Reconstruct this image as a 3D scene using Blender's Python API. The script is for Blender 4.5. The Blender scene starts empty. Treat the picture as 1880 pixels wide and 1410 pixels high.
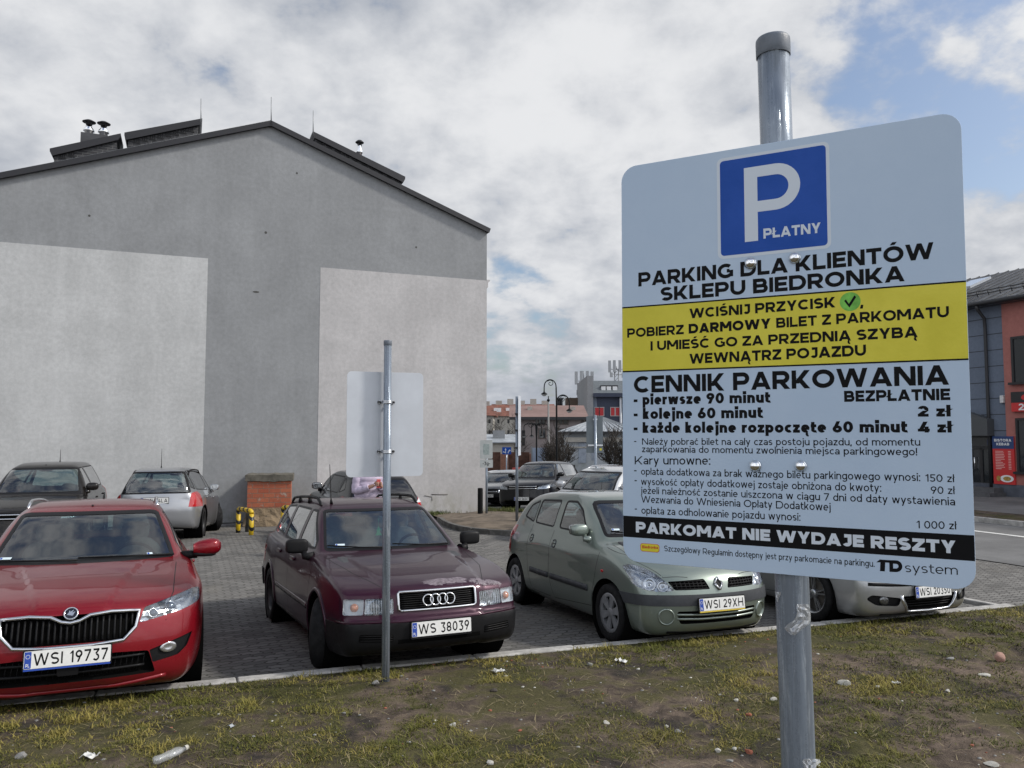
import bpy, bmesh, math, random
import numpy as np
from mathutils import Vector, Matrix, Euler
from mathutils.bvhtree import BVHTree
R = math.radians
scene = bpy.context.scene
COL = scene.collection
random.seed(7)
rng = np.random.default_rng(11)

# ---------------------------------------------------------------- camera
CAM_Z, PITCH, FPX = 2.18, R(3.75), 1450.0
cam_d = bpy.data.cameras.new('camera')
cam_d.sensor_width = 36.0
cam_d.lens = 36.0 * FPX / 1880.0
cam_d.clip_start, cam_d.clip_end = 0.05, 3000.0
cam = bpy.data.objects.new('camera', cam_d)
cam.location = (0, 0, CAM_Z)
cam.rotation_euler = (R(90) + PITCH, 0, 0)
COL.objects.link(cam)
scene.camera = cam
CAMP = Vector((0, 0, CAM_Z))

# ---------------------------------------------------------------- light and sky
SUN_AZ, SUN_EL = R(93), R(40)          # azimuth from +Y towards +X
world = bpy.data.worlds.new('World')
scene.world = world
world.use_nodes = True
NT = world.node_tree
for n in list(NT.nodes):
	NT.nodes.remove(n)


def wn(t, **kw):
	n = NT.nodes.new(t)
	for k, v in kw.items():
		setattr(n, k, v)
	return n


def wmath(op, a, b=None, c=None, clamp=False):
	n = NT.nodes.new('ShaderNodeMath')
	n.operation = op
	n.use_clamp = clamp
	for i, v in enumerate((a, b, c)):
		if v is None:
			continue
		if isinstance(v, (int, float)):
			n.inputs[i].default_value = v
		else:
			NT.links.new(v, n.inputs[i])
	return n.outputs[0]


def wramp(v, lo, hi, a=0.0, b=1.0):
	n = NT.nodes.new('ShaderNodeMapRange')
	n.interpolation_type = 'SMOOTHSTEP'
	NT.links.new(v, n.inputs[0])
	for i, q in enumerate((lo, hi, a, b)):
		n.inputs[1 + i].default_value = q
	return n.outputs[0]


sky = wn('ShaderNodeTexSky', sky_type='NISHITA', sun_disc=False)
sky.sun_elevation = SUN_EL
sky.sun_rotation = SUN_AZ
sky.air_density, sky.dust_density, sky.ozone_density = 1.0, 2.5, 1.2
bg_sky = wn('ShaderNodeBackground')
bg_sky.inputs[1].default_value = 0.15
NT.links.new(sky.outputs[0], bg_sky.inputs[0])
tc = wn('ShaderNodeTexCoord')
sep = wn('ShaderNodeSeparateXYZ')
NT.links.new(tc.outputs['Generated'], sep.inputs[0])
DX, DY, DZ = sep.outputs
zc = wmath('ADD', wmath('MAXIMUM', DZ, 0.0), 0.42)
comb = wn('ShaderNodeCombineXYZ')
NT.links.new(wmath('DIVIDE', DX, zc), comb.inputs[0])
NT.links.new(wmath('DIVIDE', DY, zc), comb.inputs[1])


def wnoise(scale, detail, rough, dist=0.0, off=(0, 0, 0)):
	m = wn('ShaderNodeMapping')
	m.inputs['Location'].default_value = off
	NT.links.new(comb.outputs[0], m.inputs[0])
	n = wn('ShaderNodeTexNoise')
	n.inputs['Scale'].default_value = scale
	n.inputs['Detail'].default_value = detail
	n.inputs['Roughness'].default_value = rough
	n.inputs['Distortion'].default_value = dist
	NT.links.new(m.outputs[0], n.inputs['Vector'])
	return n.outputs['Fac']


def skyspot(px, py, lo, hi):
	"""smooth weight round the direction of a photo position"""
	d = Vector(((px - 940) / FPX, 1.0, (705 - py) / FPX))
	d.rotate(Euler((PITCH, 0, 0)))
	d.normalize()
	n = wn('ShaderNodeVectorMath', operation='DOT_PRODUCT')
	NT.links.new(tc.outputs['Generated'], n.inputs[0])
	n.inputs[1].default_value = d
	return wramp(n.outputs['Value'], math.cos(R(lo)), math.cos(R(hi)))


n_cov = wnoise(2.3, 9, 0.58, 0.12, (3.1, 1.7, 0))
n_small = wnoise(8.5, 8, 0.56, 0.10, (8.3, 2.2, 0))
n_big = wnoise(1.2, 4, 0.5, 0.2, (1.3, 6.1, 0))
cov = wmath('ADD', wmath('MULTIPLY', n_cov, 0.5), wmath('MULTIPLY', n_small, 0.5))
# open blue gaps: upper right, low centre, right of the board, and the sky behind the camera
gap = wmath('ADD', wmath('MULTIPLY', skyspot(1745, 60, 11, 1), 0.105), wmath('MULTIPLY', skyspot(950, 590, 6, 0.5), 0.11))
gap = wmath('ADD', gap, wmath('MULTIPLY', skyspot(1830, 310, 5, 0.5), 0.09))
gap = wmath('ADD', gap, wmath('MULTIPLY', skyspot(1185, 60, 7, 0.5), 0.01))
gap = wmath('ADD', gap, wramp(DY, 0.1, -0.6, 0.0, 0.07))
gap = wmath('ADD', gap, wramp(DZ, 0.58, 0.90, 0.0, 0.12))
cover = wramp(wmath('SUBTRACT', cov, gap), 0.31, 0.44)
# cloud tone: soft grey bellies, white tops, brighter round the sun
tone = wmath('ADD', wmath('ADD', wmath('MULTIPLY', n_big, 0.40), wmath('MULTIPLY', n_cov, 0.28)), wmath('MULTIPLY', n_small, 0.32))
tone = wramp(tone, 0.38, 0.61)
sund = Vector((math.sin(SUN_AZ) * math.cos(SUN_EL), math.cos(SUN_AZ) * math.cos(SUN_EL), math.sin(SUN_EL)))
vd = wn('ShaderNodeVectorMath', operation='DOT_PRODUCT')
NT.links.new(tc.outputs['Generated'], vd.inputs[0])
vd.inputs[1].default_value = sund
glow = wramp(vd.outputs['Value'], 0.55, 1.0)
crgb = wn('ShaderNodeMix', data_type='RGBA')
NT.links.new(tone, crgb.inputs['Factor'])
crgb.inputs['A'].default_value = (0.40, 0.435, 0.50, 1)
crgb.inputs['B'].default_value = (0.84, 0.85, 0.87, 1)
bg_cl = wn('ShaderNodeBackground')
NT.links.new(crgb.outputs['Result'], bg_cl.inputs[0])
# cloud deck behind the viewer, unseen, brightened as fill for the shaded sign
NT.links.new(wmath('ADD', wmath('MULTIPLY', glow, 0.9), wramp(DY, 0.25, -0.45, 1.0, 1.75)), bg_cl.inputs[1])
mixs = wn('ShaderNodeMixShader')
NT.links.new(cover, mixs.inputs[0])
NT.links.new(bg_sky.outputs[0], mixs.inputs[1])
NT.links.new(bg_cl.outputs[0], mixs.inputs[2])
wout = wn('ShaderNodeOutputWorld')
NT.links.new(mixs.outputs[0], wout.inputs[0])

sun_d = bpy.data.lights.new('sun', 'SUN')
sun_d.energy = 3.1
sun_d.angle = R(6)
sun_d.color = (1.0, 0.95, 0.87)
sun = bpy.data.objects.new('sun', sun_d)
sun.rotation_euler = (-sund).to_track_quat('-Z', 'Y').to_euler()
COL.objects.link(sun)

scene.view_settings.view_transform = 'Standard'
scene.view_settings.look = 'None'
scene.view_settings.exposure = -0.06
scene.view_settings.gamma = 1.0
scene.cycles.use_denoising = True
scene.cycles.max_bounces = 8
scene.cycles.transparent_max_bounces = 16
scene.cycles.caustics_reflective = False
scene.cycles.caustics_refractive = False
scene.cycles.sample_clamp_indirect = 4.0

# ---------------------------------------------------------------- photo geometry helpers
TH = R(22.2)
CT, ST = math.cos(TH), math.sin(TH)
UD = Vector((CT, ST, 0))               # along the kerb and the gable wall
VD = Vector((-ST, CT, 0))              # away from the camera across the lot
V_KERB = 6.80


def uv(x, y):
	return x * CT + y * ST, -x * ST + y * CT


def xy(u, v):
	return u * CT - v * ST, u * ST + v * CT


def ray(px, py):
	d = Vector(((px - 940) / FPX, 1.0, (705 - py) / FPX))
	d.rotate(Euler((PITCH, 0, 0)))
	return d


def at(px, py, y):
	"""world point seen at a photo pixel, at depth y"""
	d = ray(px, py)
	return CAMP + d * (y / d.y)


def zk(u):
	return min(0.34, max(0.03, 0.185 - 0.0139 * u))


def lot_z(u, v):
	s = (v - V_KERB) / 3.8
	z = zk(u) * (max(0.0, 1 - s) ** 1.4 if s > 0 else 1.0)
	b = max(0.0, v - 18.0)
	return z - 0.055 * b * min(1, b / 3.0) if b < 46 else z - 0.055 * 46


def bank_z(u, v):
	d = max(0.0, V_KERB - v)
	return zk(u) + 0.06 + 0.12 * (1 - math.exp(-d / 1.0))


def gz(x, y):
	u, v = uv(x, y)
	return bank_z(u, v) if v < V_KERB else lot_z(u, v)


def gp(px, py):
	"""ground point seen at a photo pixel"""
	d = ray(px, py)
	t, st = 0.5, 0.02
	while t < 300:
		p = CAMP + d * t
		if p.z < gz(p.x, p.y):
			break
		t += st * (1 + t * 0.2)
	lo, hi = t - st * (1 + t * 0.2), t
	for _ in range(30):
		m = (lo + hi) / 2
		p = CAMP + d * m
		if p.z < gz(p.x, p.y):
			hi = m
		else:
			lo = m
	return CAMP + d * hi


# ---------------------------------------------------------------- object helpers
def tag(o, label=None, cat=None, group=None, kind=None):
	if label: o['label'] = label
	if cat: o['category'] = cat
	if group: o['group'] = group
	if kind: o['kind'] = kind
	return o


def empty(name, loc=(0, 0, 0), rot=(0, 0, 0), label=None, cat=None, group=None):
	o = bpy.data.objects.new(name, None)
	o.empty_display_size = 0.2
	COL.objects.link(o)
	o.location = loc
	o.rotation_euler = rot
	return tag(o, label, cat, group)


def link_mesh(name, me, m=None, parent=None):
	if m is not None:
		for q in (m if isinstance(m, (list, tuple)) else [m]):
			me.materials.append(q)
	o = bpy.data.objects.new(name, me)
	COL.objects.link(o)
	if parent is not None:
		o.parent = parent
	return o


def copy_tree(o, parent=None):
	c = o.copy()
	COL.objects.link(c)
	if parent is not None:
		c.parent = parent
	for ch in [q for q in COL.objects if q.parent is o]:
		copy_tree(ch, c)
	return c


class MB:
	"""collects shapes into one mesh"""

	def __init__(s):
		s.v, s.f, s.sm, s.mi = [], [], [], []
		s.cur = 0

	def add(s, vs, fs, smooth=False):
		b = len(s.v)
		s.v += [tuple(q) for q in vs]
		s.f += [tuple(i + b for i in f) for f in fs]
		s.sm += [smooth] * len(fs)
		s.mi += [s.cur] * len(fs)
		return s

	def box(s, lo, hi, M=None):
		x0, y0, z0 = lo
		x1, y1, z1 = hi
		vs = [Vector(p) for p in ((x0, y0, z0), (x1, y0, z0), (x1, y1, z0), (x0, y1, z0), (x0, y0, z1), (x1, y0, z1), (x1, y1, z1), (x0, y1, z1))]
		if M is not None:
			vs = [M @ p for p in vs]
		return s.add(vs, [(3, 2, 1, 0), (4, 5, 6, 7), (0, 1, 5, 4), (1, 2, 6, 5), (2, 3, 7, 6), (3, 0, 4, 7)])

	def cbox(s, c, size, M=None):
		h = [q / 2 for q in size]
		return s.box([c[i] - h[i] for i in range(3)], [c[i] + h[i] for i in range(3)], M)

	def tube(s, pts, r, n=10, caps=True, smooth=True):
		pts = [Vector(p) for p in pts]
		rs = r if isinstance(r, (list, tuple)) else [r] * len(pts)
		vs, fs = [], []
		up = None
		for i, p in enumerate(pts):
			a = pts[max(0, i - 1)]
			b = pts[min(len(pts) - 1, i + 1)]
			t = (b - a).normalized()
			if up is None:
				up = t.orthogonal().normalized()
			else:
				up = (up - t * up.dot(t))
				up = up.normalized() if up.length > 1e-6 else t.orthogonal().normalized()
			w = t.cross(up)
			for k in range(n):
				an = 2 * math.pi * k / n
				vs.append(p + (up * math.cos(an) + w * math.sin(an)) * rs[i])
		for i in range(len(pts) - 1):
			for k in range(n):
				k2 = (k + 1) % n
				fs.append((i * n + k, i * n + k2, (i + 1) * n + k2, (i + 1) * n + k))
		s.add(vs, fs, smooth)
		if caps:
			b = len(s.v) - len(vs)
			s.f += [tuple(b + k for k in reversed(range(n))), tuple(b + (len(pts) - 1) * n + k for k in range(n))]
			s.sm += [False, False]
			s.mi += [s.cur] * 2
		return s

	def lathe(s, prof, n=24, M=None, smooth=True):
		"""profile of (radius, height) spun about local Z"""
		vs, fs = [], []
		for r, h in prof:
			for k in range(n):
				a = 2 * math.pi * k / n
				p = Vector((r * math.cos(a), r * math.sin(a), h))
				vs.append(M @ p if M is not None else p)
		for i in range(len(prof) - 1):
			for k in range(n):
				k2 = (k + 1) % n
				fs.append((i * n + k, i * n + k2, (i + 1) * n + k2, (i + 1) * n + k))
		return s.add(vs, fs, smooth)

	def prism(s, poly, h0, h1, M=None):
		"""polygon (CCW) in local XY pulled from h0 to h1 along local Z"""
		n = len(poly)
		vs = [Vector((p[0], p[1], h0)) for p in poly] + [Vector((p[0], p[1], h1)) for p in poly]
		if M is not None:
			vs = [M @ p for p in vs]
		fs = [tuple(reversed(range(n))), tuple(range(n, 2 * n))]
		fs += [(k, (k + 1) % n, n + (k + 1) % n, n + k) for k in range(n)]
		return s.add(vs, fs)

	def build(s, name, m=None, parent=None, auto=None):
		me = bpy.data.meshes.new(name)
		me.from_pydata(s.v, [], s.f)
		me.polygons.foreach_set('use_smooth', s.sm)
		me.polygons.foreach_set('material_index', s.mi)
		me.update()
		return link_mesh(name, me, m, parent)


def bevel(o, w=0.01, seg=2):
	md = o.modifiers.new('bevel', 'BEVEL')
	md.width, md.segments, md.limit_method, md.angle_limit = w, seg, 'ANGLE', R(35)
	return o


def rrect(x0, y0, x1, y1, r, n=6):
	p = []
	for cx, cy, a0 in ((x1 - r, y0 + r, -90), (x1 - r, y1 - r, 0), (x0 + r, y1 - r, 90), (x0 + r, y0 + r, 180)):
		for k in range(n + 1):
			a = R(a0 + 90 * k / n)
			p.append((cx + r * math.cos(a), cy + r * math.sin(a)))
	return p


def ngon(cx, cy, rx, ry, n=24, a0=0):
	return [(cx + rx * math.cos(a0 + 2 * math.pi * k / n), cy + ry * math.sin(a0 + 2 * math.pi * k / n)) for k in range(n)]


# ---------------------------------------------------------------- materials
MATS = {}


class NB:
	"""small node-graph writer for a Principled material"""

	def __init__(s, name):
		s.m = bpy.data.materials.new(name)
		s.m.use_nodes = True
		s.t = s.m.node_tree
		s.p = s.t.nodes['Principled BSDF']
		s.out = s.t.nodes['Material Output']

	def n(s, t, **kw):
		q = s.t.nodes.new(t)
		for k, v in kw.items():
			setattr(q, k, v)
		return q

	def put(s, sock, v):
		if isinstance(v, bpy.types.NodeSocket):
			s.t.links.new(v, sock)
		else:
			sock.default_value = v

	def co(s, kind='Object', scale=(1, 1, 1), rot=(0, 0, 0), loc=(0, 0, 0)):
		t = s.n('ShaderNodeTexCoord')
		m = s.n('ShaderNodeMapping')
		m.inputs['Scale'].default_value = scale
		m.inputs['Rotation'].default_value = rot
		m.inputs['Location'].default_value = loc
		s.t.links.new(t.outputs[kind], m.inputs[0])
		return m.outputs[0]

	def noise(s, vec, scale, detail=4, rough=0.55, dist=0.0, color=False):
		q = s.n('ShaderNodeTexNoise')
		s.put(q.inputs['Vector'], vec)
		q.inputs['Scale'].default_value = scale
		q.inputs['Detail'].default_value = detail
		q.inputs['Roughness'].default_value = rough
		q.inputs['Distortion'].default_value = dist
		return q.outputs['Color' if color else 'Fac']

	def ramp(s, v, lo, hi, a=0.0, b=1.0):
		q = s.n('ShaderNodeMapRange')
		q.interpolation_type = 'SMOOTHSTEP'
		s.put(q.inputs[0], v)
		for i, w in enumerate((lo, hi, a, b)):
			q.inputs[1 + i].default_value = w
		return q.outputs[0]

	def mix(s, f, a, b, mode='MIX'):
		q = s.n('ShaderNodeMix', data_type='RGBA', blend_type=mode)
		s.put(q.inputs['Factor'], f)
		for k, v in (('A', a), ('B', b)):
			s.put(q.inputs[k], (*v, 1) if isinstance(v, tuple) and len(v) == 3 else v)
		return q.outputs['Result']

	def math(s, op, a, b=0.0, clamp=False):
		q = s.n('ShaderNodeMath', operation=op, use_clamp=clamp)
		s.put(q.inputs[0], a)
		s.put(q.inputs[1], b)
		return q.outputs[0]

	def bump(s, h, strength=0.3, dist=0.01):
		q = s.n('ShaderNodeBump')
		s.put(q.inputs['Height'], h)
		q.inputs['Strength'].default_value = strength
		q.inputs['Distance'].default_value = dist
		s.t.links.new(q.outputs[0], s.p.inputs['Normal'])
		return q

	def set(s, **kw):
		names = dict(color='Base Color', rough='Roughness', metal='Metallic', coat='Coat Weight', coatr='Coat Roughness',
					 spec='Specular IOR Level', emit='Emission Color', estr='Emission Strength', trans='Transmission Weight', alpha='Alpha', sheen='Sheen Weight')
		for k, v in kw.items():
			if isinstance(v, tuple) and len(v) == 3:
				v = (*v, 1)
			s.put(s.p.inputs[names[k]], v)
		return s


def mat(name, color=(0.5, 0.5, 0.5), rough=0.6, metal=0.0, vary=0.0, scale=3.0, bump=0.0, bscale=40.0, **kw):
	"""Principled with a little procedural dirt in colour and roughness"""
	if name in MATS:
		return MATS[name]
	b = NB(name)
	b.set(color=color, rough=rough, metal=metal, **kw)
	if vary:
		v = b.co()
		n = b.ramp(b.noise(v, scale, 6, 0.65), 0.3, 0.7)
		dk = tuple(c * (1 - vary) for c in color)
		lt = tuple(min(1, c * (1 + vary * 0.6)) for c in color)
		b.set(color=b.mix(n, dk, lt))
		b.set(rough=b.ramp(n, 0, 1, min(1, rough + 0.1), max(0.02, rough - 0.08)))
	if bump:
		b.bump(b.noise(b.co(), bscale, 5, 0.6), bump, 0.01)
	MATS[name] = b.m
	return b.m
# ---------------------------------------------------------------- ground, paving, kerb, street
def mat_paving(name='paving', tint=0.78, su=5.0, sv=10.0):
	b = NB(name)
	v = b.co('Object')
	wob = b.noise(v, 1.3, 3)
	sp = b.n('ShaderNodeSeparateXYZ'); b.put(sp.inputs[0], v)
	# interlocking (wavy) concrete setts: saw the joints with a sine
	wx = b.math('MULTIPLY', b.math('SINE', b.math('MULTIPLY', sp.outputs[1], 62.8)), 0.014)
	wy = b.math('MULTIPLY', b.math('SINE', b.math('MULTIPLY', sp.outputs[0], 62.8)), 0.012)
	cb = b.n('ShaderNodeCombineXYZ')
	b.put(cb.inputs[0], b.math('ADD', sp.outputs[0], wx))
	b.put(cb.inputs[1], b.math('ADD', sp.outputs[1], wy))
	br = b.n('ShaderNodeTexBrick')
	br.offset = 0.5
	b.put(br.inputs['Vector'], cb.outputs[0])
	br.inputs['Scale'].default_value = 1.0
	br.inputs['Brick Width'].default_value = 0.20
	br.inputs['Row Height'].default_value = 0.115
	br.inputs['Mortar Size'].default_value = 0.010
	br.inputs['Mortar Smooth'].default_value = 0.35
	br.inputs['Color1'].default_value = (0.15 * tint, 0.147 * tint, 0.143 * tint, 1)
	br.inputs['Color2'].default_value = (0.29 * tint, 0.283 * tint, 0.27 * tint, 1)
	br.inputs['Mortar'].default_value = (0.05 * tint, 0.046 * tint, 0.04 * tint, 1)
	big = b.ramp(b.noise(v, 0.55, 6, 0.65), 0.32, 0.68)
	fine = b.noise(v, 60, 3, 0.7)
	stain = b.ramp(b.noise(v, 0.9, 7, 0.72, 0.6), 0.52, 0.70)
	c = b.mix(big, br.outputs['Color'], (0.26 * tint, 0.25 * tint, 0.235 * tint))
	c = b.mix(0.7, c, br.outputs['Color'])
	c = b.mix(b.math('MULTIPLY', stain, 0.55), c, (0.09 * tint, 0.085 * tint, 0.08 * tint))
	sand = b.ramp(b.noise(v, 0.38, 6, 0.7, 0.5), 0.54, 0.66)
	c = b.mix(b.math('MULTIPLY', sand, 0.45), c, (0.27 * tint, 0.245 * tint, 0.205 * tint))
	c = b.mix(0.35, c, b.mix(fine, (0.02, 0.02, 0.02), (0.5, 0.49, 0.47)), 'OVERLAY')
	b.set(color=c, rough=b.ramp(fine, 0, 1, 0.75, 0.95), spec=0.3)
	h = b.math('ADD', b.math('MULTIPLY', br.outputs['Fac'], -1.0), b.math('MULTIPLY', fine, 0.25))
	b.bump(h, 0.8, 0.006)
	return b.m


def mat_soil():
	b = NB('soil')
	v = b.co('Object')
	big = b.noise(v, 0.9, 5, 0.6, 0.3)
	mid = b.noise(v, 4.5, 6, 0.65, 0.3)
	fine = b.noise(v, 38, 5, 0.75)
	dark = b.ramp(b.noise(v, 1.7, 5, 0.65, 0.5), 0.46, 0.62)
	c = b.mix(b.ramp(mid, 0.35, 0.65), (0.068, 0.052, 0.04), (0.205, 0.155, 0.12))
	c = b.mix(b.math('MULTIPLY', dark, 0.82), c, (0.026, 0.024, 0.022))
	moss = b.ramp(b.math('ADD', b.math('MULTIPLY', big, 0.5), b.math('MULTIPLY', mid, 0.5)), 0.45, 0.56)
	c = b.mix(b.math('MULTIPLY', moss, 0.8), c, b.mix(fine, (0.024, 0.028, 0.008), (0.092, 0.088, 0.022)))
	peb = b.n('ShaderNodeTexVoronoi'); b.put(peb.inputs['Vector'], v); peb.inputs['Scale'].default_value = 34
	spk = b.math('MULTIPLY', b.ramp(peb.outputs['Distance'], 0.2, 0.1), b.ramp(b.noise(v, 7, 3), 0.55, 0.66))
	c = b.mix(b.math('MULTIPLY', spk, 0.55), c, (0.34, 0.32, 0.30))
	c = b.mix(0.5, c, b.mix(fine, (0.1, 0.1, 0.1), (0.9, 0.9, 0.9)), 'OVERLAY')
	b.set(color=c, rough=0.95, spec=0.2)
	b.bump(b.math('ADD', b.math('MULTIPLY', mid, 1.0), b.math('MULTIPLY', fine, 0.8)), 0.9, 0.03)
	return b.m


M_PAVE = mat_paving()
M_PAVE2 = mat_paving('paving_pale', 1.0)
M_SOIL = mat_soil()


def mat_asphalt(name, base, var=0.25):
	b = NB(name)
	v = b.co('Object')
	f = b.noise(v, 140, 3, 0.8)
	g = b.ramp(b.noise(v, 0.7, 6, 0.65), 0.3, 0.7)
	c = b.mix(g, tuple(x * (1 - var) for x in base), tuple(x * (1 + var) for x in base))
	c = b.mix(0.5, c, b.mix(f, (0.1, 0.1, 0.1), (0.85, 0.85, 0.85)), 'OVERLAY')
	b.set(color=c, rough=0.85, spec=0.35)
	b.bump(f, 0.35, 0.004)
	return b.m


M_ASPH = mat_asphalt('asphalt', (0.135, 0.135, 0.135))
M_SIDE = mat_asphalt('pavement_slabs', (0.17, 0.165, 0.16))
M_KERB = mat('kerb_concrete', (0.40, 0.39, 0.37), 0.85, vary=0.3, scale=9, bump=0.3, bscale=120)
M_KERBD = mat('kerb_dark', (0.12, 0.115, 0.105), 0.9, vary=0.35, scale=6, bump=0.4, bscale=80)


def sheet(name, us, vs, zf, m, kind='structure'):
	"""a ground sheet on a grid of u, v lines; object coordinates follow u, v"""
	me = bpy.data.meshes.new(name)
	nu, nv = len(us), len(vs)
	V = [(u, v, zf(u, v)) for v in vs for u in us]
	F = [(j * nu + i, j * nu + i + 1, (j + 1) * nu + i + 1, (j + 1) * nu + i) for j in range(nv - 1) for i in range(nu - 1)]
	me.from_pydata(V, [], F)
	me.polygons.foreach_set('use_smooth', [True] * len(F))
	o = link_mesh(name, me, m)
	o.rotation_euler = (0, 0, TH)
	o['kind'] = kind
	return o


def steps(a, b, d):
	n = max(1, int(round((b - a) / d)))
	return [a + (b - a) * i / n for i in range(n + 1)]


U_LOT = 9.35                            # right edge of the parking bays
# far land out to the horizon, under everything
far = sheet('ground', [-900, -60, -20, 20, 60, 900], [-60, -10, 7, 18, 40, 64, 100, 900], lambda u, v: min(lot_z(u, v) - 0.12, -0.12) - 0.25 * (v < 10), M_ASPH)
lot = sheet('parking_lot', steps(-26, 9.5, 0.5) + [12.9], steps(V_KERB, 30, 0.35), lot_z, M_PAVE)
# lane and street to the right of the bays, running away from the camera
STREET_U0, STREET_U1 = 12.9, 18.6
sheet('street', [STREET_U0, 14.5, 16.5, STREET_U1], steps(-14, 64, 1.0), lambda u, v: lot_z(max(u, 10), max(v, V_KERB)) + 0.012, M_ASPH)
cross = sheet('side_street', steps(9.42, 12.9, 0.5), steps(24.6, 64, 1.0), lambda u, v: lot_z(u, v) + 0.008, M_ASPH)
sheet('verge', [STREET_U1, 19.2, 20.2], steps(-14, 64, 1.0), lambda u, v: lot_z(max(u, 10), max(v, V_KERB)) + 0.125, M_SOIL)
sheet('pavement', [20.2, 22, 24.0, 27.2], steps(-14, 64, 1.0), lambda u, v: lot_z(max(u, 10), max(v, V_KERB)) + 0.13, M_SIDE)
# painted lines and the gutter strip
mb = MB()
for v0 in (2.0,):
	n = 40
	for i in range(n):
		va, vb = -6 + i * 1.6, -6 + i * 1.6 + 1.6
		za, zb = lot_z(20, max(va, V_KERB)) + 0.018, lot_z(20, max(vb, V_KERB)) + 0.018
		mb.add([xyz for xyz in ((16.55, va, za), (16.72, va, za), (16.72, vb, zb), (16.55, vb, zb))], [(0, 1, 2, 3)])
ln = mb.build('road_marking', mat('road_paint', (0.62, 0.62, 0.60), 0.8, vary=0.3, scale=5))
ln.rotation_euler = (0, 0, TH); ln['kind'] = 'structure'
mb = MB()
for i in range(60):
	va, vb = -10 + i, -9 + i - 0.008
	z = lot_z(20, max(va, V_KERB))
	mb.box((STREET_U1 - 0.14, va, z - 0.1), (STREET_U1 + 0.003, vb, z + 0.135))
kb = bevel(mb.build('street_kerb', M_KERB), 0.012)
kb.rotation_euler = (0, 0, TH); kb['kind'] = 'structure'

# kerb between the bays and the bank: one stone a metre, slightly out of line
mb = MB()
rk = random.Random(3)
u = -9.6
while u < U_LOT - 0.1:
	ln_ = min(1.0, U_LOT - u)
	j = rk.uniform(-0.006, 0.006)
	za, zb = zk(u) + 0.07 + j, zk(u + ln_) + 0.07 + j
	a, b_ = u + 0.005, u + ln_ - 0.005
	y0, y1 = V_KERB - 0.085 + rk.uniform(-.006, .006), V_KERB + 0.035 + rk.uniform(-.006, .006)
	vs = [(a, y0, za - .3), (b_, y0, zb - .3), (b_, y1, zb - .3), (a, y1, za - .3), (a, y0, za), (b_, y0, zb), (b_, y1, zb), (a, y1, za)]
	mb.add(vs, [(3, 2, 1, 0), (4, 5, 6, 7), (0, 1, 5, 4), (1, 2, 6, 5), (2, 3, 7, 6), (3, 0, 4, 7)])
	u += 1.0
# return of the kerb along the lane at its right end
for k in range(3):
	v0, v1 = V_KERB + 0.04 + k * 1.0, V_KERB + 1.03 + k * 1.0
	za, zb = lot_z(U_LOT, v0) + 0.05, lot_z(U_LOT, v1) + 0.05
	mb.add([(U_LOT - .1, v0, za - .3), (U_LOT, v0, za - .3), (U_LOT, v1, zb - .3), (U_LOT - .1, v1, zb - .3), (U_LOT - .1, v0, za), (U_LOT, v0, za), (U_LOT, v1, zb), (U_LOT - .1, v1, zb)],
		   [(3, 2, 1, 0), (4, 5, 6, 7), (0, 1, 5, 4), (1, 2, 6, 5), (2, 3, 7, 6), (3, 0, 4, 7)])
kerb = bevel(mb.build('kerb', M_KERB), 0.014, 3)
kerb.rotation_euler = (0, 0, TH); kerb['kind'] = 'structure'


# the bank: rough soil
def hnoise(u, v):
	return (0.018 * math.sin(2.1 * u + 1.3) * math.sin(2.7 * v + .4) + 0.010 * math.sin(5.3 * u + v * 1.7) * math.sin(6.1 * v - u)
			+ 0.006 * math.sin(13 * u + 3 * v) * math.sin(11 * v + 2.0))


P_MOUND = uv(*gp(712, 1262).xy)
P_HOLE = uv(*gp(1870, 1195).xy)


def bank_h(u, v):
	e = min(1.0, max(0.0, (V_KERB - 0.08 - v) / 0.35))
	z = bank_z(u, v) + hnoise(u, v) * e - 0.012
	z += 0.05 * math.exp(-((u - P_MOUND[0]) ** 2 + (v - P_MOUND[1]) ** 2) / 0.03)
	z += 0.035 * math.exp(-((u - P_MOUND[0] - .12) ** 2 + (v - P_MOUND[1] + .22) ** 2) / 0.03)
	q = ((u - P_HOLE[0] - 0.3) / 0.75) ** 2 + ((v - P_HOLE[1]) / 0.22) ** 2
	z -= 0.11 * math.exp(-q ** 2)
	return z


def bank_edge(u, v):
	return bank_h(u, v)


bank = sheet('bank', steps(-10, 2, 0.35)[:-1] + steps(-2 + 4, 10.5, 0.11)[0:] + [13.2], [-25, -12, -4, -1, 0.5] + steps(1.2, V_KERB - 0.083, 0.055), bank_edge, M_SOIL)
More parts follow.
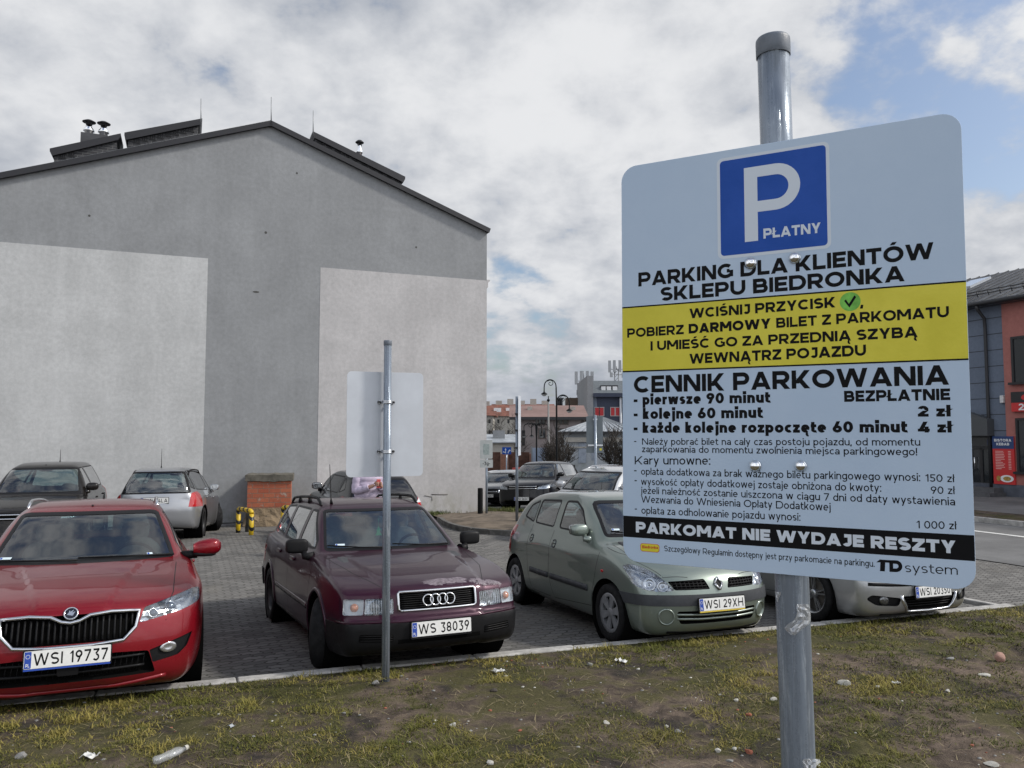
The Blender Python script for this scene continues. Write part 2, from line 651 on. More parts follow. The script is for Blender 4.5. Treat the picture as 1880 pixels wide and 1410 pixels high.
# ---------------------------------------------------------------- lettering: a small stroke alphabet drawn in code
# cap height 1; w is the stroke weight; each glyph gives (outer width, list of polygons)
def glyph(ch, w):
	h = w / 2
	P = []

	def L(x0, y0, x1, y1, ww=None):
		q = (ww or w) / 2
		dx, dy = x1 - x0, y1 - y0
		l = math.hypot(dx, dy) or 1
		nx, ny = -dy / l * q, dx / l * q
		P.append([(x0 - nx, y0 - ny), (x1 - nx, y1 - ny), (x1 + nx, y1 + ny), (x0 + nx, y0 + ny)])

	def D(x0, y0, x1, y1, k=1.0):
		"""slanted stroke cut level at both ends; x0, x1 are centre positions"""
		dx, dy = x1 - x0, y1 - y0
		d = h * k * math.hypot(dx, dy) / abs(dy)
		P.append([(x0 - d, y0), (x0 + d, y0), (x1 + d, y1), (x1 - d, y1)])

	def A(cx, cy, rx, ry, a0, a1, n=None):
		n = n or max(4, int(abs(a1 - a0) / 15))
		ro = [(cx + (rx + h) * math.cos(R(a0 + (a1 - a0) * i / n)), cy + (ry + h) * math.sin(R(a0 + (a1 - a0) * i / n))) for i in range(n + 1)]
		ri = [(cx + max(rx - h, .004) * math.cos(R(a0 + (a1 - a0) * i / n)), cy + max(ry - h, .004) * math.sin(R(a0 + (a1 - a0) * i / n))) for i in range(n + 1)]
		for i in range(n):
			P.append([ri[i], ro[i], ro[i + 1], ri[i + 1]] if a1 > a0 else [ro[i], ri[i], ri[i + 1], ro[i + 1]])

	def O(x0, y0, x1, y1, a0=0, a1=360):
		A((x0 + x1) / 2, (y0 + y1) / 2, (x1 - x0) / 2 - h, (y1 - y0) / 2 - h, a0, a1, 24 if a1 - a0 > 300 else None)

	def dot(x, y):
		P.append([(x - h * 1.15, y - h * 1.15), (x + h * 1.15, y - h * 1.15), (x + h * 1.15, y + h * 1.15), (x - h * 1.15, y + h * 1.15)])

	def S(W, y0, y1):
		m = (y0 + y1) / 2
		r = (m - y0) / 2 + h / 2
		rx = W / 2 - h
		ry = (m + h - y0) / 2 - h
		A(W / 2, y1 - h - ry, rx, ry, 35, 270)
		A(W / 2, y0 + h + ry, rx, ry, 90, -145)

	def bowl(x0, y0, y1, W):
		"""right-hand bowl of P, B, R from stem x0"""
		ry = (y1 - y0) / 2 - h
		rx = min(ry, W - x0 - h)
		xm = W - h - rx
		L(x0, y1 - h, xm, y1 - h); L(x0, y0 + h, xm, y0 + h)
		A(xm, (y0 + y1) / 2, rx, ry, -90, 90)

	X = 0.74
	acc = {'Ą': 'A', 'Ć': 'C', 'Ę': 'E', 'Ł': 'L', 'Ó': 'O', 'Ś': 'S', 'Ź': 'Z', 'Ż': 'Z', 'ą': 'a', 'ć': 'c', 'ę': 'e', 'ł': 'l', 'ó': 'o', 'ś': 's', 'ż': 'z', 'ź': 'z'}
	if ch in acc:
		W, Q = glyph(acc[ch], w)
		P += Q
		top = 1.0 if ch.isupper() else X
		if ch in 'ĆÓŚŹćóśź':
			D(W * 0.45, top + 0.07, W * 0.45 + 0.14, top + 0.25, 0.85)
		elif ch in 'Żż':
			dot(W / 2, top + 0.16)
		elif ch in 'ĄĘąę':
			xo = W - (h * 1.2 if ch in 'Ąą' else 0.22 * W)
			hh = h; h = hh * 0.72
			A(xo + 0.02, -0.12, 0.10, 0.12, 95, 290)
			h = hh
		elif ch == 'Ł':
			D(-0.10, 0.36, 0.34, 0.66, 0.42)
		elif ch == 'ł':
			D(-0.07, 0.42, W + 0.07, 0.70, 0.45)
		return W, P
	if ch == 'A': W = 1.06; d = h * 1.08; D(d, 0, W / 2, 1); D(W - d, 0, W / 2, 1); L(.2, .27, W - .2, .27)
	elif ch == 'B': W = .92; L(h, 0, h, 1); bowl(w, .5 - h, 1, W - .06); bowl(w, 0, .5 + h, W)
	elif ch == 'C': W = 1.0; A(.55, .5, .55 - h, .5 - h, 48, 312, 22)
	elif ch == 'D': W = 1.02; L(h, 0, h, 1); bowl(w, 0, 1, W)
	elif ch == 'E': W = .78; L(h, 0, h, 1); L(w, 1 - h, W, 1 - h); L(w, .5, W - .06, .5); L(w, h, W, h)
	elif ch == 'F': W = .76; L(h, 0, h, 1); L(w, 1 - h, W, 1 - h); L(w, .47, W - .06, .47)
	elif ch == 'G': W = 1.04; A(.55, .5, .55 - h, .5 - h, 50, 318, 22); L(W - h, .1, W - h, .54); L(.62, .5, W - w, .5)
	elif ch == 'H': W = .98; L(h, 0, h, 1); L(W - h, 0, W - h, 1); L(w, .5, W - w, .5)
	elif ch == 'I': W = w; L(h, 0, h, 1)
	elif ch == 'J': W = .66; L(W - h, .3, W - h, 1); A(W / 2, .32, W / 2 - h, .32 - h, 0, -150); L(.14, 1 - h, W - w, 1 - h)
	elif ch == 'K': W = .96; L(h, 0, h, 1); D(W - h * 1.4, 1, w, .28); D(W - h * 1.35, 0, .36, .56)
	elif ch == 'L': W = .76; L(h, 0, h, 1); L(w, h, W, h)
	elif ch == 'M': W = 1.18; L(h, 0, h, 1); L(W - h, 0, W - h, 1); D(h * 1.15, 1, W / 2, .3); D(W - h * 1.15, 1, W / 2, .3)
	elif ch == 'N': W = .98; L(h, 0, h, 1); L(W - h, 0, W - h, 1); D(h * 1.2, 1, W - h * 1.2, 0)
	elif ch == 'O': W = 1.12; O(0, 0, W, 1)
	elif ch == 'P': W = .9; L(h, 0, h, 1); bowl(w, .3, 1, W)
	elif ch == 'R': W = .92; L(h, 0, h, 1); bowl(w, .3, 1, W - .02); D(W - h * 1.2, 0, .5, .36)
	elif ch == 'S': W = .84; S(W, 0, 1)
	elif ch == 'T': W = .86; L(0, 1 - h, W, 1 - h); L(W / 2, 0, W / 2, 1 - w)
	elif ch == 'U': W = .96; L(h, .42, h, 1); L(W - h, .42, W - h, 1); A(W / 2, .43, W / 2 - h, .43 - h, 180, 360)
	elif ch == 'W': W = 1.52; d = h * 1.06; q = W / 4; D(d, 1, q + d * .3, 0); D(W / 2, 1, q + d * .3, 0); D(W / 2, 1, W - q - d * .3, 0); D(W - d, 1, W - q - d * .3, 0)
	elif ch == 'X': W = .9; d = h * 1.3; D(d, 1, W - d, 0); D(W - d, 1, d, 0)
	elif ch == 'Y': W = .96; d = h * 1.25; D(d, 1, W / 2, .36); D(W - d, 1, W / 2, .36); L(W / 2, 0, W / 2, .44)
	elif ch == 'Z': W = .84; L(.02, 1 - h, W, 1 - h); L(0, h, W, h); D(W - h * 1.6, 1 - w, h * 1.6, w)
	elif ch in 'abdgopqceu' or ch in 'nmhrstijklvwxyzf':
		bw = .66
		if ch == 'a': W = .60; L(W - h, 0, W - h, X * .62); A(W / 2 + .0, X * .6, W / 2 - h, X * .4 - h, 0, 150); O(0, 0, W - h * .2, X * .58, 0, 360)
		elif ch == 'b': W = bw; L(h, 0, h, 1.06); O(0, 0, W, X)
		elif ch == 'd': W = bw; L(W - h, 0, W - h, 1.06); O(0, 0, W, X)
		elif ch == 'p': W = bw; L(h, -.3, h, X); O(0, 0, W, X)
		elif ch == 'q': W = bw; L(W - h, -.3, W - h, X); O(0, 0, W, X)
		elif ch == 'g': W = bw; L(W - h, -.06, W - h, X); O(0, 0, W, X); A(W / 2, -.05, W / 2 - h, .26 - h, 0, -150)
		elif ch == 'o': W = .70; O(0, 0, W, X)
		elif ch == 'c': W = .56; A(.34, X / 2, .34 - h, X / 2 - h, 52, 308, 18)
		elif ch == 'e': W = .66; A(W / 2, X / 2, W / 2 - h, X / 2 - h, 0, 312, 20); L(w * .8, X / 2 - h * .1, W - h * .2, X / 2 - h * .1, w * .85)
		elif ch == 'u': W = .64; L(W - h, 0, W - h, X); L(h, .28, h, X); A(W / 2, .30, W / 2 - h, .30 - h, 180, 360)
		elif ch == 'n': W = .64; L(h, 0, h, X); L(W - h, 0, W - h, .44); A(W / 2, X - .30, W / 2 - h, .30 - h, 0, 180)
		elif ch == 'h': W = .64; L(h, 0, h, 1.06); L(W - h, 0, W - h, .44); A(W / 2, X - .30, W / 2 - h, .30 - h, 0, 180)
		elif ch == 'm':
			W = 1.04; c = W / 2; L(h, 0, h, X); L(c, 0, c, .46); L(W - h, 0, W - h, .46)
			A((h + c) / 2, X - .27, (c - h) / 2, .27 - h, 0, 180); A((c + W - h) / 2, X - .27, (W - h - c) / 2, .27 - h, 0, 180)
		elif ch == 'r': W = .42; L(h, 0, h, X); A(.40, X - .30, .40 - h, .30 - h, 85, 180)
		elif ch == 's': W = .52; S(W, 0, X)
		elif ch == 't': W = .42; L(.16, .22, .16, .95); A(.16 + .22, .22, .22, .22 - h, 180, 285); L(0, X - h, W, X - h)
		elif ch == 'i': W = w; L(h, 0, h, X); dot(h, X + .2)
		elif ch == 'j': W = w + .06; L(W - h, -.12, W - h, X); A(W - h - .16, -.10, .16, .20 - h, 0, -80); dot(W - h, X + .2)
		elif ch == 'k': W = .60; L(h, 0, h, 1.06); D(W - h * 1.4, X, w * .9, .22); D(W - h * 1.35, 0, .27, .44)
		elif ch == 'l': W = w; L(h, 0, h, 1.06)
		elif ch == 'v': W = .64; d = h * 1.1; D(d, X, W / 2, 0); D(W - d, X, W / 2, 0)
		elif ch == 'w': W = .96; d = h * 1.06; q = W / 4; D(d, X, q + d * .2, 0); D(W / 2, X, q + d * .2, 0); D(W / 2, X, W - q - d * .2, 0); D(W - d, X, W - q - d * .2, 0)
		elif ch == 'x': W = .6; d = h * 1.3; D(d, X, W - d, 0); D(W - d, X, d, 0)
		elif ch == 'y': W = .64; d = h * 1.1; D(d, X, W / 2, 0); D(W - d, X, W / 2 - .13, -.30)
		elif ch == 'z': W = .54; L(.01, X - h, W, X - h); L(0, h, W, h); D(W - h * 1.6, X - w, h * 1.6, w)
		elif ch == 'f': W = .42; L(.17, 0, .17, .82); A(.17 + .21, .82, .21, .25 - h, 95, 180); L(0, X - h, W, X - h)
	elif ch == '0': W = .72; O(0, 0, W, 1)
	elif ch == '1': W = .40; L(W - h, 0, W - h, 1); D(h * .9, .74, W - h, .98, .75) if w < .2 else L(0, 1 - h, W - w, 1 - h)
	elif ch == '2': W = .68; A(W / 2, 1 - W / 2, W / 2 - h, W / 2 - h, 165, -25); D(h * 1.5, w * .9, W - h * 1.3, .55); L(0, h, W, h)
	elif ch == '3': W = .68; A(W / 2, .27 + .0, W / 2 - h, .28 - h * .5, 90, -150); L(.05, 1 - h, W - .02, 1 - h); D(W - h * 1.6, 1 - w, W * .48, .54 + h * .4); 
	elif ch == '4': W = .76; L(W - .2, 0, W - .2, .55); L(0, .22, W, .22); D(h * 1.4, .2, .50, 1)
	elif ch == '5': W = .68; L(.10, 1 - h, W, 1 - h); L(.10 + h, .50, .10 + h, 1 - w); A(W / 2 - .01, .31, W / 2 - h, .31 - h, 120, -150)
	elif ch == '6': W = .70; O(0, 0, W, .64); D(.05 + h, .36, W * .62, 1)
	elif ch == '7': W = .68; L(0, 1 - h, W, 1 - h); D(W - h * 1.2, 1 - w, .2, 0)
	elif ch == '8': W = .70; O(0, 0, W, .56); O(.04, .56 - w, W - .04, 1)
	elif ch == '9': W = .70; O(0, .36, W, 1); D(W * .38, 0, W - .05 - h, .64)
	elif ch == '-': W = .36; L(0, .40, W, .40)
	elif ch == ',': W = w * 1.2; D(h * .5, -.14, h * 1.3, w * 1.1, 1.1)
	elif ch == '.': W = w * 1.2; dot(h * 1.2, h * 1.15)
	elif ch == ':': W = w * 1.2; dot(h * 1.2, h * 1.15); dot(h * 1.2, X - h * 1.15)
	elif ch == '!': W = w * 1.2; dot(h * 1.2, h * 1.15); L(h * 1.2, .28, h * 1.2, 1)
	elif ch == '/': W = .4; D(.06, 0, .34, 1)
	elif ch == ' ': W = .30
	else: W = .3
	return W, P


def text_polys(s, w, gap=0.13):
	x, out = 0.0, []
	for i, ch in enumerate(s):
		W, P = glyph(ch, w)
		out += [[(p[0] + x, p[1]) for p in q] for q in P]
		x += W + gap
	return x - gap, out


def add_text(mb, s, place, w=0.14, gap=0.13):
	"""place(t, h, k): fraction along the line, height in cap units, stacking index -> 3D point"""
	W, polys = text_polys(s, w, gap)
	for k, q in enumerate(polys):
		a = sum(q[i][0] * q[(i + 1) % 4][1] - q[(i + 1) % 4][0] * q[i][1] for i in range(4))
		if a < 0: q = q[::-1]
		mb.add([place(p[0] / W, p[1], k % 7) for p in q], [(0, 1, 2, 3)])
# ---------------------------------------------------------------- parking signs
def galv(name, tint=(0.25, 0.29, 0.345)):
	"""galvanised tube: long streaks and spangle"""
	b = NB(name)
	v = b.co('Object', (60, 60, 1.2))
	s1 = b.ramp(b.noise(v, 1.0, 5, 0.7), 0.3, 0.7)
	sp = b.noise(b.co('Object'), 90, 4, 0.7)
	drip = b.ramp(b.noise(b.co('Object', (38, 38, 3.0)), 1.0, 6, 0.7, 0.6), 0.52, 0.66)
	c = b.mix(s1, tuple(t * 0.72 for t in tint), tint)
	c = b.mix(b.math('MULTIPLY', drip, 0.6), c, (0.48, 0.53, 0.58))
	b.set(color=c, metal=0.4, rough=b.math('ADD', b.math('MULTIPLY', sp, 0.25), b.math('MULTIPLY', s1, 0.25, ), ), spec=0.35)
	b.bump(b.math('ADD', b.math('MULTIPLY', drip, 0.6), b.math('MULTIPLY', sp, 0.3)), 0.5, 0.002)
	return b.m


M_GALV = galv('galvanised_steel')
M_CAP = mat('cap_plastic', (0.13, 0.15, 0.18), 0.45, vary=0.2, scale=30, bump=0.1, bscale=150)
M_CHROME = mat('chrome', (0.86, 0.87, 0.88), 0.06, 1.0)
M_ZINC = mat('zinc_clamp', (0.70, 0.72, 0.75), 0.25, 1.0, vary=0.2, scale=60)
M_DARKM = mat('dark_metal', (0.035, 0.036, 0.04), 0.5, 0.3)


def sign_face():
	b = NB('sign_face_white')
	v = b.co('Object')
	sc = b.ramp(b.noise(b.co('Object', (3, 3, 90)), 2.0, 6, 0.7, 1.2), 0.70, 0.76)
	sm = b.noise(v, 3.5, 6, 0.65)
	sp = b.n('ShaderNodeTexVoronoi'); b.put(sp.inputs['Vector'], v); sp.inputs['Scale'].default_value = 16
	dot = b.math('MULTIPLY', b.ramp(sp.outputs['Distance'], 0.045, 0.03), b.ramp(b.noise(v, 5, 2), 0.5, 0.55))
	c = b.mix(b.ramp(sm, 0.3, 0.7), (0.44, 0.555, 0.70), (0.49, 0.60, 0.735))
	c = b.mix(b.math('MULTIPLY', sc, 0.25), c, (0.35, 0.35, 0.36))
	c = b.mix(b.math('MULTIPLY', dot, 0.6), c, (0.2, 0.2, 0.21))
	b.set(color=c, rough=b.ramp(sm, 0.3, 0.7, 0.34, 0.46))
	b.bump(b.noise(v, 170, 3, 0.6), 0.06, 0.002)
	return b.m


M_SIGNW = sign_face()
M_SIGNY = mat('sign_yellow', (0.68, 0.60, 0.03), 0.4, vary=0.08, scale=9, bump=0.05, bscale=170)
M_SIGNB = mat('sign_blue', (0.005, 0.07, 0.38), 0.4, spec=.25, vary=0.1, scale=7, bump=0.05, bscale=170)
M_INK = mat('sign_ink', (0.006, 0.006, 0.007), 0.6, spec=0.12)
M_SIGNT = mat('sign_white_ink', (0.62, 0.68, 0.75), 0.4)
M_SIGNG = mat('sign_green', (0.16, 0.50, 0.05), 0.4, vary=0.35, scale=40)
M_SIGNR = mat('sign_red', (0.55, 0.02, 0.015), 0.4)
M_ALU = mat('sign_back_aluminium', (0.53, 0.56, 0.61), 0.45, 0.0, vary=0.08, scale=2.5)

# --- the big sign in front: its frame from the four corners in the photo
S_W, S_H, S_T = 0.613, 0.80, 0.0022
zl, zr = FPX * S_H / 720.0, FPX * S_H / 882.0
TL, TR = at(1140, 309, zl), at(1760, 203, zr)
BL, BR = at(1145, 1029, zl), at(1797, 1086, zr)
SO = (TL + TR + BL + BR) / 4
SX = ((TR - TL) + (BR - BL)).normalized()
SZ = ((TL - BL) + (TR - BR))
SZ = (SZ - SX * SZ.dot(SX)).normalized()
SN = SX.cross(SZ).normalized()          # points to the camera side
if SN.dot(CAMP - SO) < 0: SN = -SN
S_W = ((TR - TL).length + (BR - BL).length) / 2
S_H = ((TL - BL).length + (TR - BR).length) / 2


def on_sign(px, py):
	"""photo pixel -> (x, z) on the sign plane"""
	d = ray(px, py)
	t = (SO - CAMP).dot(SN) / d.dot(SN)
	p = CAMP + d * t - SO
	return p.dot(SX), p.dot(SZ)


SM = Matrix.Identity(4)
for i in range(3):
	SM[i][0], SM[i][1], SM[i][2], SM[i][3] = SX[i], -SN[i], SZ[i], SO[i]
# local frame of the sign: x right, y away from the camera, z up
sx_c, _ = on_sign(1446, 680)
ptop, pbot = at(1415, 52, 1.0), None
pole_x = on_sign(1419, 256)[0]
pole_xb = on_sign(1447, 1058)[0]
base_p = SM @ Vector((pole_xb, 0.036, -S_H / 2))
root = empty('parking_sign', (base_p.x, base_p.y, gz(base_p.x, base_p.y)), (0, 0, 0),
			 'big parking price sign with blue square and yellow band on a galvanised post', 'sign')
bpy.context.view_layer.update()
RM = Matrix.Translation(-root.location)


def sroot(name, mb, m, parent=None, world=True):
	o = mb.build(name, m, parent if parent is not None else root)
	return o


def Lm():
	return RM @ SM


def sp(x, z, y=0.0):
	return Lm() @ Vector((x, y, z))


# post: leans a touch
mb = MB()
zt = on_sign(1415, 62)[1] + 0.0
PX_T = pole_x + (pole_x - pole_xb) * (zt - S_H / 2) / S_H
PT = SM @ Vector((PX_T, 0.036, zt))
PB0 = SM @ Vector((pole_xb, 0.036, -S_H / 2))
pd = (PT - PB0).normalized()
PB = PB0 - pd * ((PB0.z - root.location.z + 0.3) / pd.z)
prof = [PB + pd * (k * (PT - PB).length / 12) - root.location for k in range(13)]
mb.tube(prof, 0.0301, 40)
post = sroot('post', mb, M_GALV)
mb = MB()
q = (PT - root.location)
e = Matrix.Translation(q) @ pd.to_track_quat('Z', 'Y').to_matrix().to_4x4()
mb.lathe([(0.0316, -0.03), (0.0322, -0.029), (0.0325, 0.0), (0.0320, 0.004), (0.030, 0.007), (0.0, 0.008)], 40, e)
mb.lathe([(0.0301, -0.029), (0.0322, -0.029)], 40, e)
sroot('post_cap', mb, M_CAP)
# the plate
mb = MB()
poly = rrect(-S_W / 2, -S_H / 2, S_W / 2, S_H / 2, 0.032, 10)
SP = Lm() @ Matrix(((1, 0, 0, 0), (0, 0, -1, 0), (0, 1, 0, 0), (0, 0, 0, 1)))   # local XY -> sign plane, +Z towards the viewer
mb.prism(poly, -S_T, 0.0, SP)
plate = bevel(sroot('sign_panel', mb, M_SIGNW), 0.0006, 2)

Z7 = (1120, 190, 700 / 1880)
Z8 = (1120, 660, 700 / 1880)


def s7(x, y): return on_sign(Z7[0] + x * Z7[2], Z7[1] + y * Z7[2])
def s8(x, y): return on_sign(Z8[0] + x * Z8[2], Z8[1] + y * Z8[2])


LAY = 0.00022


def quad_on(name, pts, m, lay, clip=True):
	mb = MB()
	lim = S_W / 2 - 0.0006
	pts = [(max(-lim, min(lim, x)), z) for x, z in pts]
	mb.prism([(p[0], p[1]) for p in pts], 0.00004, lay, SP)
	return sroot(name, mb, m, plate)


def level(z, t):
	return z


zy0, zy1 = (s7(52, 1013)[1] + s7(1745, 872)[1]) / 2, (s7(57, 1325)[1] + s7(1760, 1258)[1]) / 2
W2 = S_W / 2 - 0.0006
quad_on('yellow_band', [(-W2, zy1), (W2, zy1), (W2, zy0), (-W2, zy0)], M_SIGNY, LAY)
for z, t in ((zy0, 0.0028), (zy1, 0.0028)):
	quad_on('black_rule', [(-W2, z - t / 2), (W2, z - t / 2), (W2, z + t / 2), (-W2, z + t / 2)], M_INK, LAY * 2)
zb0, zb1 = (s8(63, 772)[1] + s8(1808, 865)[1]) / 2, (s8(66, 872)[1] + s8(1808, 997)[1]) / 2
quad_on('black_band', [(-W2, zb1), (W2, zb1), (W2, zb0), (-W2, zb0)], M_INK, LAY)

# blue P square
bx = [s7(525, 275), s7(1078, 185), s7(1093, 712), s7(533, 770)]
x0, x1 = (bx[0][0] + bx[3][0]) / 2, (bx[1][0] + bx[2][0]) / 2
z1, z0 = (bx[0][1] + bx[1][1]) / 2, (bx[2][1] + bx[3][1]) / 2
mb = MB(); mb.prism(rrect(x0, z0, x1, z1, 0.011), 0.00004, LAY, SP); sroot('symbol_border', mb, M_SIGNT, plate)
mb = MB(); mb.prism(rrect(x0 + .006, z0 + .006, x1 - .006, z1 - .006, 0.007), LAY, LAY * 2, SP); sroot('parking_symbol', mb, M_SIGNB, plate)
# letter P as a stem and a bowl
pl, ptp = s7(660, 320); _, pbm = s7(664, 684)
pr = s7(938, 400)[0]
stw = s7(725, 500)[0] - s7(660, 500)[0]
zi0, zi1 = s7(790, 470)[1], s7(790, 350)[1]
zo0 = s7(790, 527)[1]
zmid, ro, ri = (ptp + zo0) / 2, (ptp - zo0) / 2, (zi1 - zi0) / 2
cxp = pr - ro
out = [(pl, pbm), (pl + stw, pbm), (pl + stw, zo0)]
arc_o = [(cxp + ro * math.cos(R(a)), zmid + ro * math.sin(R(a))) for a in range(-90, 91, 10)]
mb = MB()
A = [(pl, pbm), (pl + stw, pbm), (pl + stw, ptp), (pl, ptp)]
mb.prism(A, LAY * 2, LAY * 3, SP)
cxi = cxp
arc_i = [(cxi + ri * math.cos(R(a)), zmid + ri * math.sin(R(a))) for a in range(-90, 91, 10)]
o_ = [(pl + stw, zmid - ro)] + arc_o + [(pl + stw, zmid + ro)]
i_ = [(pl + stw, zmid - ri)] + arc_i + [(pl + stw, zmid + ri)]
vs = [SP @ Vector((p[0], p[1], LAY * 3)) for p in o_ + i_]
n = len(o_)
mb.add(vs, [(k, k + 1, n + k + 1, n + k) for k in range(n - 1)])
sroot('letter_p', mb, M_SIGNT, plate)


def line(mb, txt, zf, a, b, capx, bold, lay):
	"""txt from baseline point a to b (zoom pixels); capx: cap height in zoom pixels at the middle"""
	pa, pb = zf(*a), zf(*b)
	mx, my = (a[0] + b[0]) / 2, (a[1] + b[1]) / 2
	zc_ = zf(mx, my - capx)[1] - zf(mx, my)[1]

	def place(t, h, k):
		return SP @ Vector((pa[0] + (pb[0] - pa[0]) * t, pa[1] + (pb[1] - pa[1]) * t + h * zc_, lay + k * 0.000012))
	add_text(mb, txt, place, bold, 0.11 if bold < 0.15 else 0.09)


B1, B2, B3 = 0.24, 0.275, 0.105
mb = MB()
line(mb, 'PARKING DLA KLIENTÓW', s7, (140, 903), (1597, 764), 75, B1, LAY)
line(mb, 'SKLEPU BIEDRONKA', s7, (250, 975), (1453, 876), 73, B1, LAY)
sroot('heading_lettering', mb, M_INK, plate)
mb = MB()
line(mb, 'PŁATNY', s7, (757, 667), (1040, 637), 50, B1, LAY * 3)
sroot('symbol_lettering', mb, M_SIGNT, plate)
mb = MB()
line(mb, 'WCIŚNIJ PRZYCISK', s7, (392, 1060), (1112, 1005), 50, 0.24, LAY * 2)
line(mb, 'POBIERZ', s7, (85, 1155), (364, 1137), 46, 0.23, LAY * 2)
line(mb, 'DARMOWY', s7, (388, 1135), (793, 1109), 49, B2, LAY * 2)
line(mb, 'BILET Z PARKOMATU', s7, (820, 1107), (1672, 1053), 52, 0.23, LAY * 2)
line(mb, 'I UMIEŚĆ GO ZA PRZEDNIĄ SZYBĄ', s7, (200, 1219), (1517, 1152), 50, 0.235, LAY * 2)
line(mb, 'WEWNĄTRZ POJAZDU', s7, (392, 1284), (1263, 1243), 52, 0.24, LAY * 2)
line(mb, ',', s7, (1236, 1004), (1250, 1004), 52, 0.2, LAY * 2)
sroot('yellow_band_lettering', mb, M_INK, plate)
mb = MB()
c = s7(1184, 977); rx = s7(1236, 977)[0] - c[0]
mb.prism(ngon(c[0], c[1], rx, rx * 0.98, 36), LAY, LAY * 2, SP)
sroot('green_button', mb, M_SIGNG, plate)
mb = MB()
ck = [(-.58, .12), (-.40, .26), (-.12, -.22), (.42, .62), (.60, .44), (-.08, -.62)]
mb.prism([(c[0] + p[0] * rx, c[1] + p[1] * rx) for p in reversed(ck)], LAY * 2, LAY * 3, SP)
sroot('tick_mark', mb, M_INK, plate)
mb = MB()
line(mb, 'CENNIK PARKOWANIA', s8, (118, 165), (1672, 124), 90, 0.235, LAY)
line(mb, '- pierwsze 90 minut', s8, (117, 224), (790, 213), 53, 0.26, LAY)
line(mb, 'BEZPŁATNIE', s8, (1155, 209), (1678, 200), 56, 0.26, LAY)
line(mb, '- kolejne 60 minut', s8, (117, 294), (753, 288), 53, 0.26, LAY)
line(mb, '2 zł', s8, (1518, 282), (1680, 281), 54, 0.26, LAY)
line(mb, '- każde kolejne rozpoczęte 60 minut', s8, (117, 362), (1466, 360), 54, 0.26, LAY)
line(mb, '4 zł', s8, (1518, 360), (1685, 360), 54, 0.26, LAY)
sroot('price_lettering', mb, M_INK, plate)
mb = MB()
B3 = 0.138
line(mb, '-', s8, (119, 418), (130, 418), 34, B3, LAY)
line(mb, 'Należy pobrać bilet na cały czas postoju pojazdu, od momentu', s8, (158, 420), (1530, 425), 34, B3, LAY)
line(mb, 'zaparkowania do momentu zwolnienia miejsca parkingowego!', s8, (158, 457), (1515, 473), 34, B3, LAY)
line(mb, 'Kary umowne:', s8, (122, 517), (495, 519), 41, B3, LAY)
line(mb, '-', s8, (119, 563), (131, 563), 36, B3, LAY)
line(mb, 'opłata dodatkowa za brak ważnego biletu parkingowego wynosi:', s8, (153, 568), (1530, 600), 36, B3, LAY)
line(mb, '150 zł', s8, (1554, 602), (1697, 605), 37, B3, LAY)
line(mb, '-', s8, (121, 612), (132, 612), 36, B3, LAY)
line(mb, 'wysokość opłaty dodatkowej zostaje obniżona do kwoty:', s8, (153, 618), (1338, 652), 36, B3, LAY)
line(mb, '90 zł', s8, (1582, 662), (1699, 664), 37, B3, LAY)
line(mb, 'jeżeli należność zostanie uiszczona w ciągu 7 dni od daty wystawienia', s8, (153, 661), (1702, 720), 36, B3, LAY)
line(mb, 'Wezwania do Wniesienia Opłaty Dodatkowej', s8, (154, 705), (1088, 746), 36, B3, LAY)
line(mb, '-', s8, (122, 752), (133, 752), 36, B3, LAY)
line(mb, 'opłata za odholowanie pojazdu wynosi:', s8, (155, 760), (939, 796), 36, B3, LAY)
line(mb, '1 000 zł', s8, (1511, 832), (1707, 838), 38, B3, LAY)
line(mb, 'Szczegółowy Regulamin dostępny jest przy parkomacie na parkingu.', s8, (267, 945), (1305, 1023), 30, B3, LAY)
line(mb, 'system', s8, (1455, 1048), (1715, 1062), 46, 0.10, LAY)
sroot('small_lettering', mb, M_INK, plate)
mb = MB()
line(mb, 'D', s8, (1378, 1047), (1442, 1049), 58, 0.3, LAY)
t = [s8(1313, 1000), s8(1330, 986), s8(1388, 990), s8(1383, 1002), s8(1357, 1001), s8(1355, 1045), s8(1331, 1043), s8(1333, 1000)]
mb.prism([(p[0], p[1]) for p in reversed(t)], 0.00004, LAY, SP)
sroot('operator_lettering', mb, M_INK, plate)
mb = MB()
line(mb, 'PARKOMAT NIE WYDAJE RESZTY', s8, (128, 852), (1706, 957), 58, B2, LAY * 2)
sroot('black_band_lettering', mb, M_SIGNT, plate)
# yellow shop tab with red lettering
a, b_ = s8(150, 945), s8(243, 912)
mb = MB(); mb.prism(rrect(a[0], a[1], b_[0], b_[1], (b_[1] - a[1]) * 0.3), 0.00004, LAY * 1.5, SP); sroot('shop_tab_edge', mb, M_SIGNR, plate)
d_ = 0.0009
mb = MB(); mb.prism(rrect(a[0] + d_, a[1] + d_, b_[0] - d_, b_[1] - d_, (b_[1] - a[1]) * 0.26), LAY, LAY * 2, SP); sroot('shop_tab', mb, M_SIGNY, plate)
mb = MB()
line(mb, 'Biedronka', s8, (158, 930), (236, 934), 14, 0.2, LAY * 3)
sroot('shop_lettering', mb, M_SIGNR, plate)
# dome bolts
for zf, x, y in ((s7, 692, 788), (s7, 910, 762), (s8, 715, 525), (s8, 940, 525)):
	p = zf(x, y)
	r = abs(zf(x + 28, y)[0] - p[0])
	mb = MB()
	e = SP @ Matrix.Translation((p[0], p[1], LAY * 3))
	mb.lathe([(r * 1.12, -0.0004), (r * 1.12, 0.0006), (r, 0.0012), (r * .93, r * .28), (r * .75, r * .52), (r * .45, r * .68), (0.0001, r * .74)], 28, e)
	sroot('bolt', mb, M_CHROME)
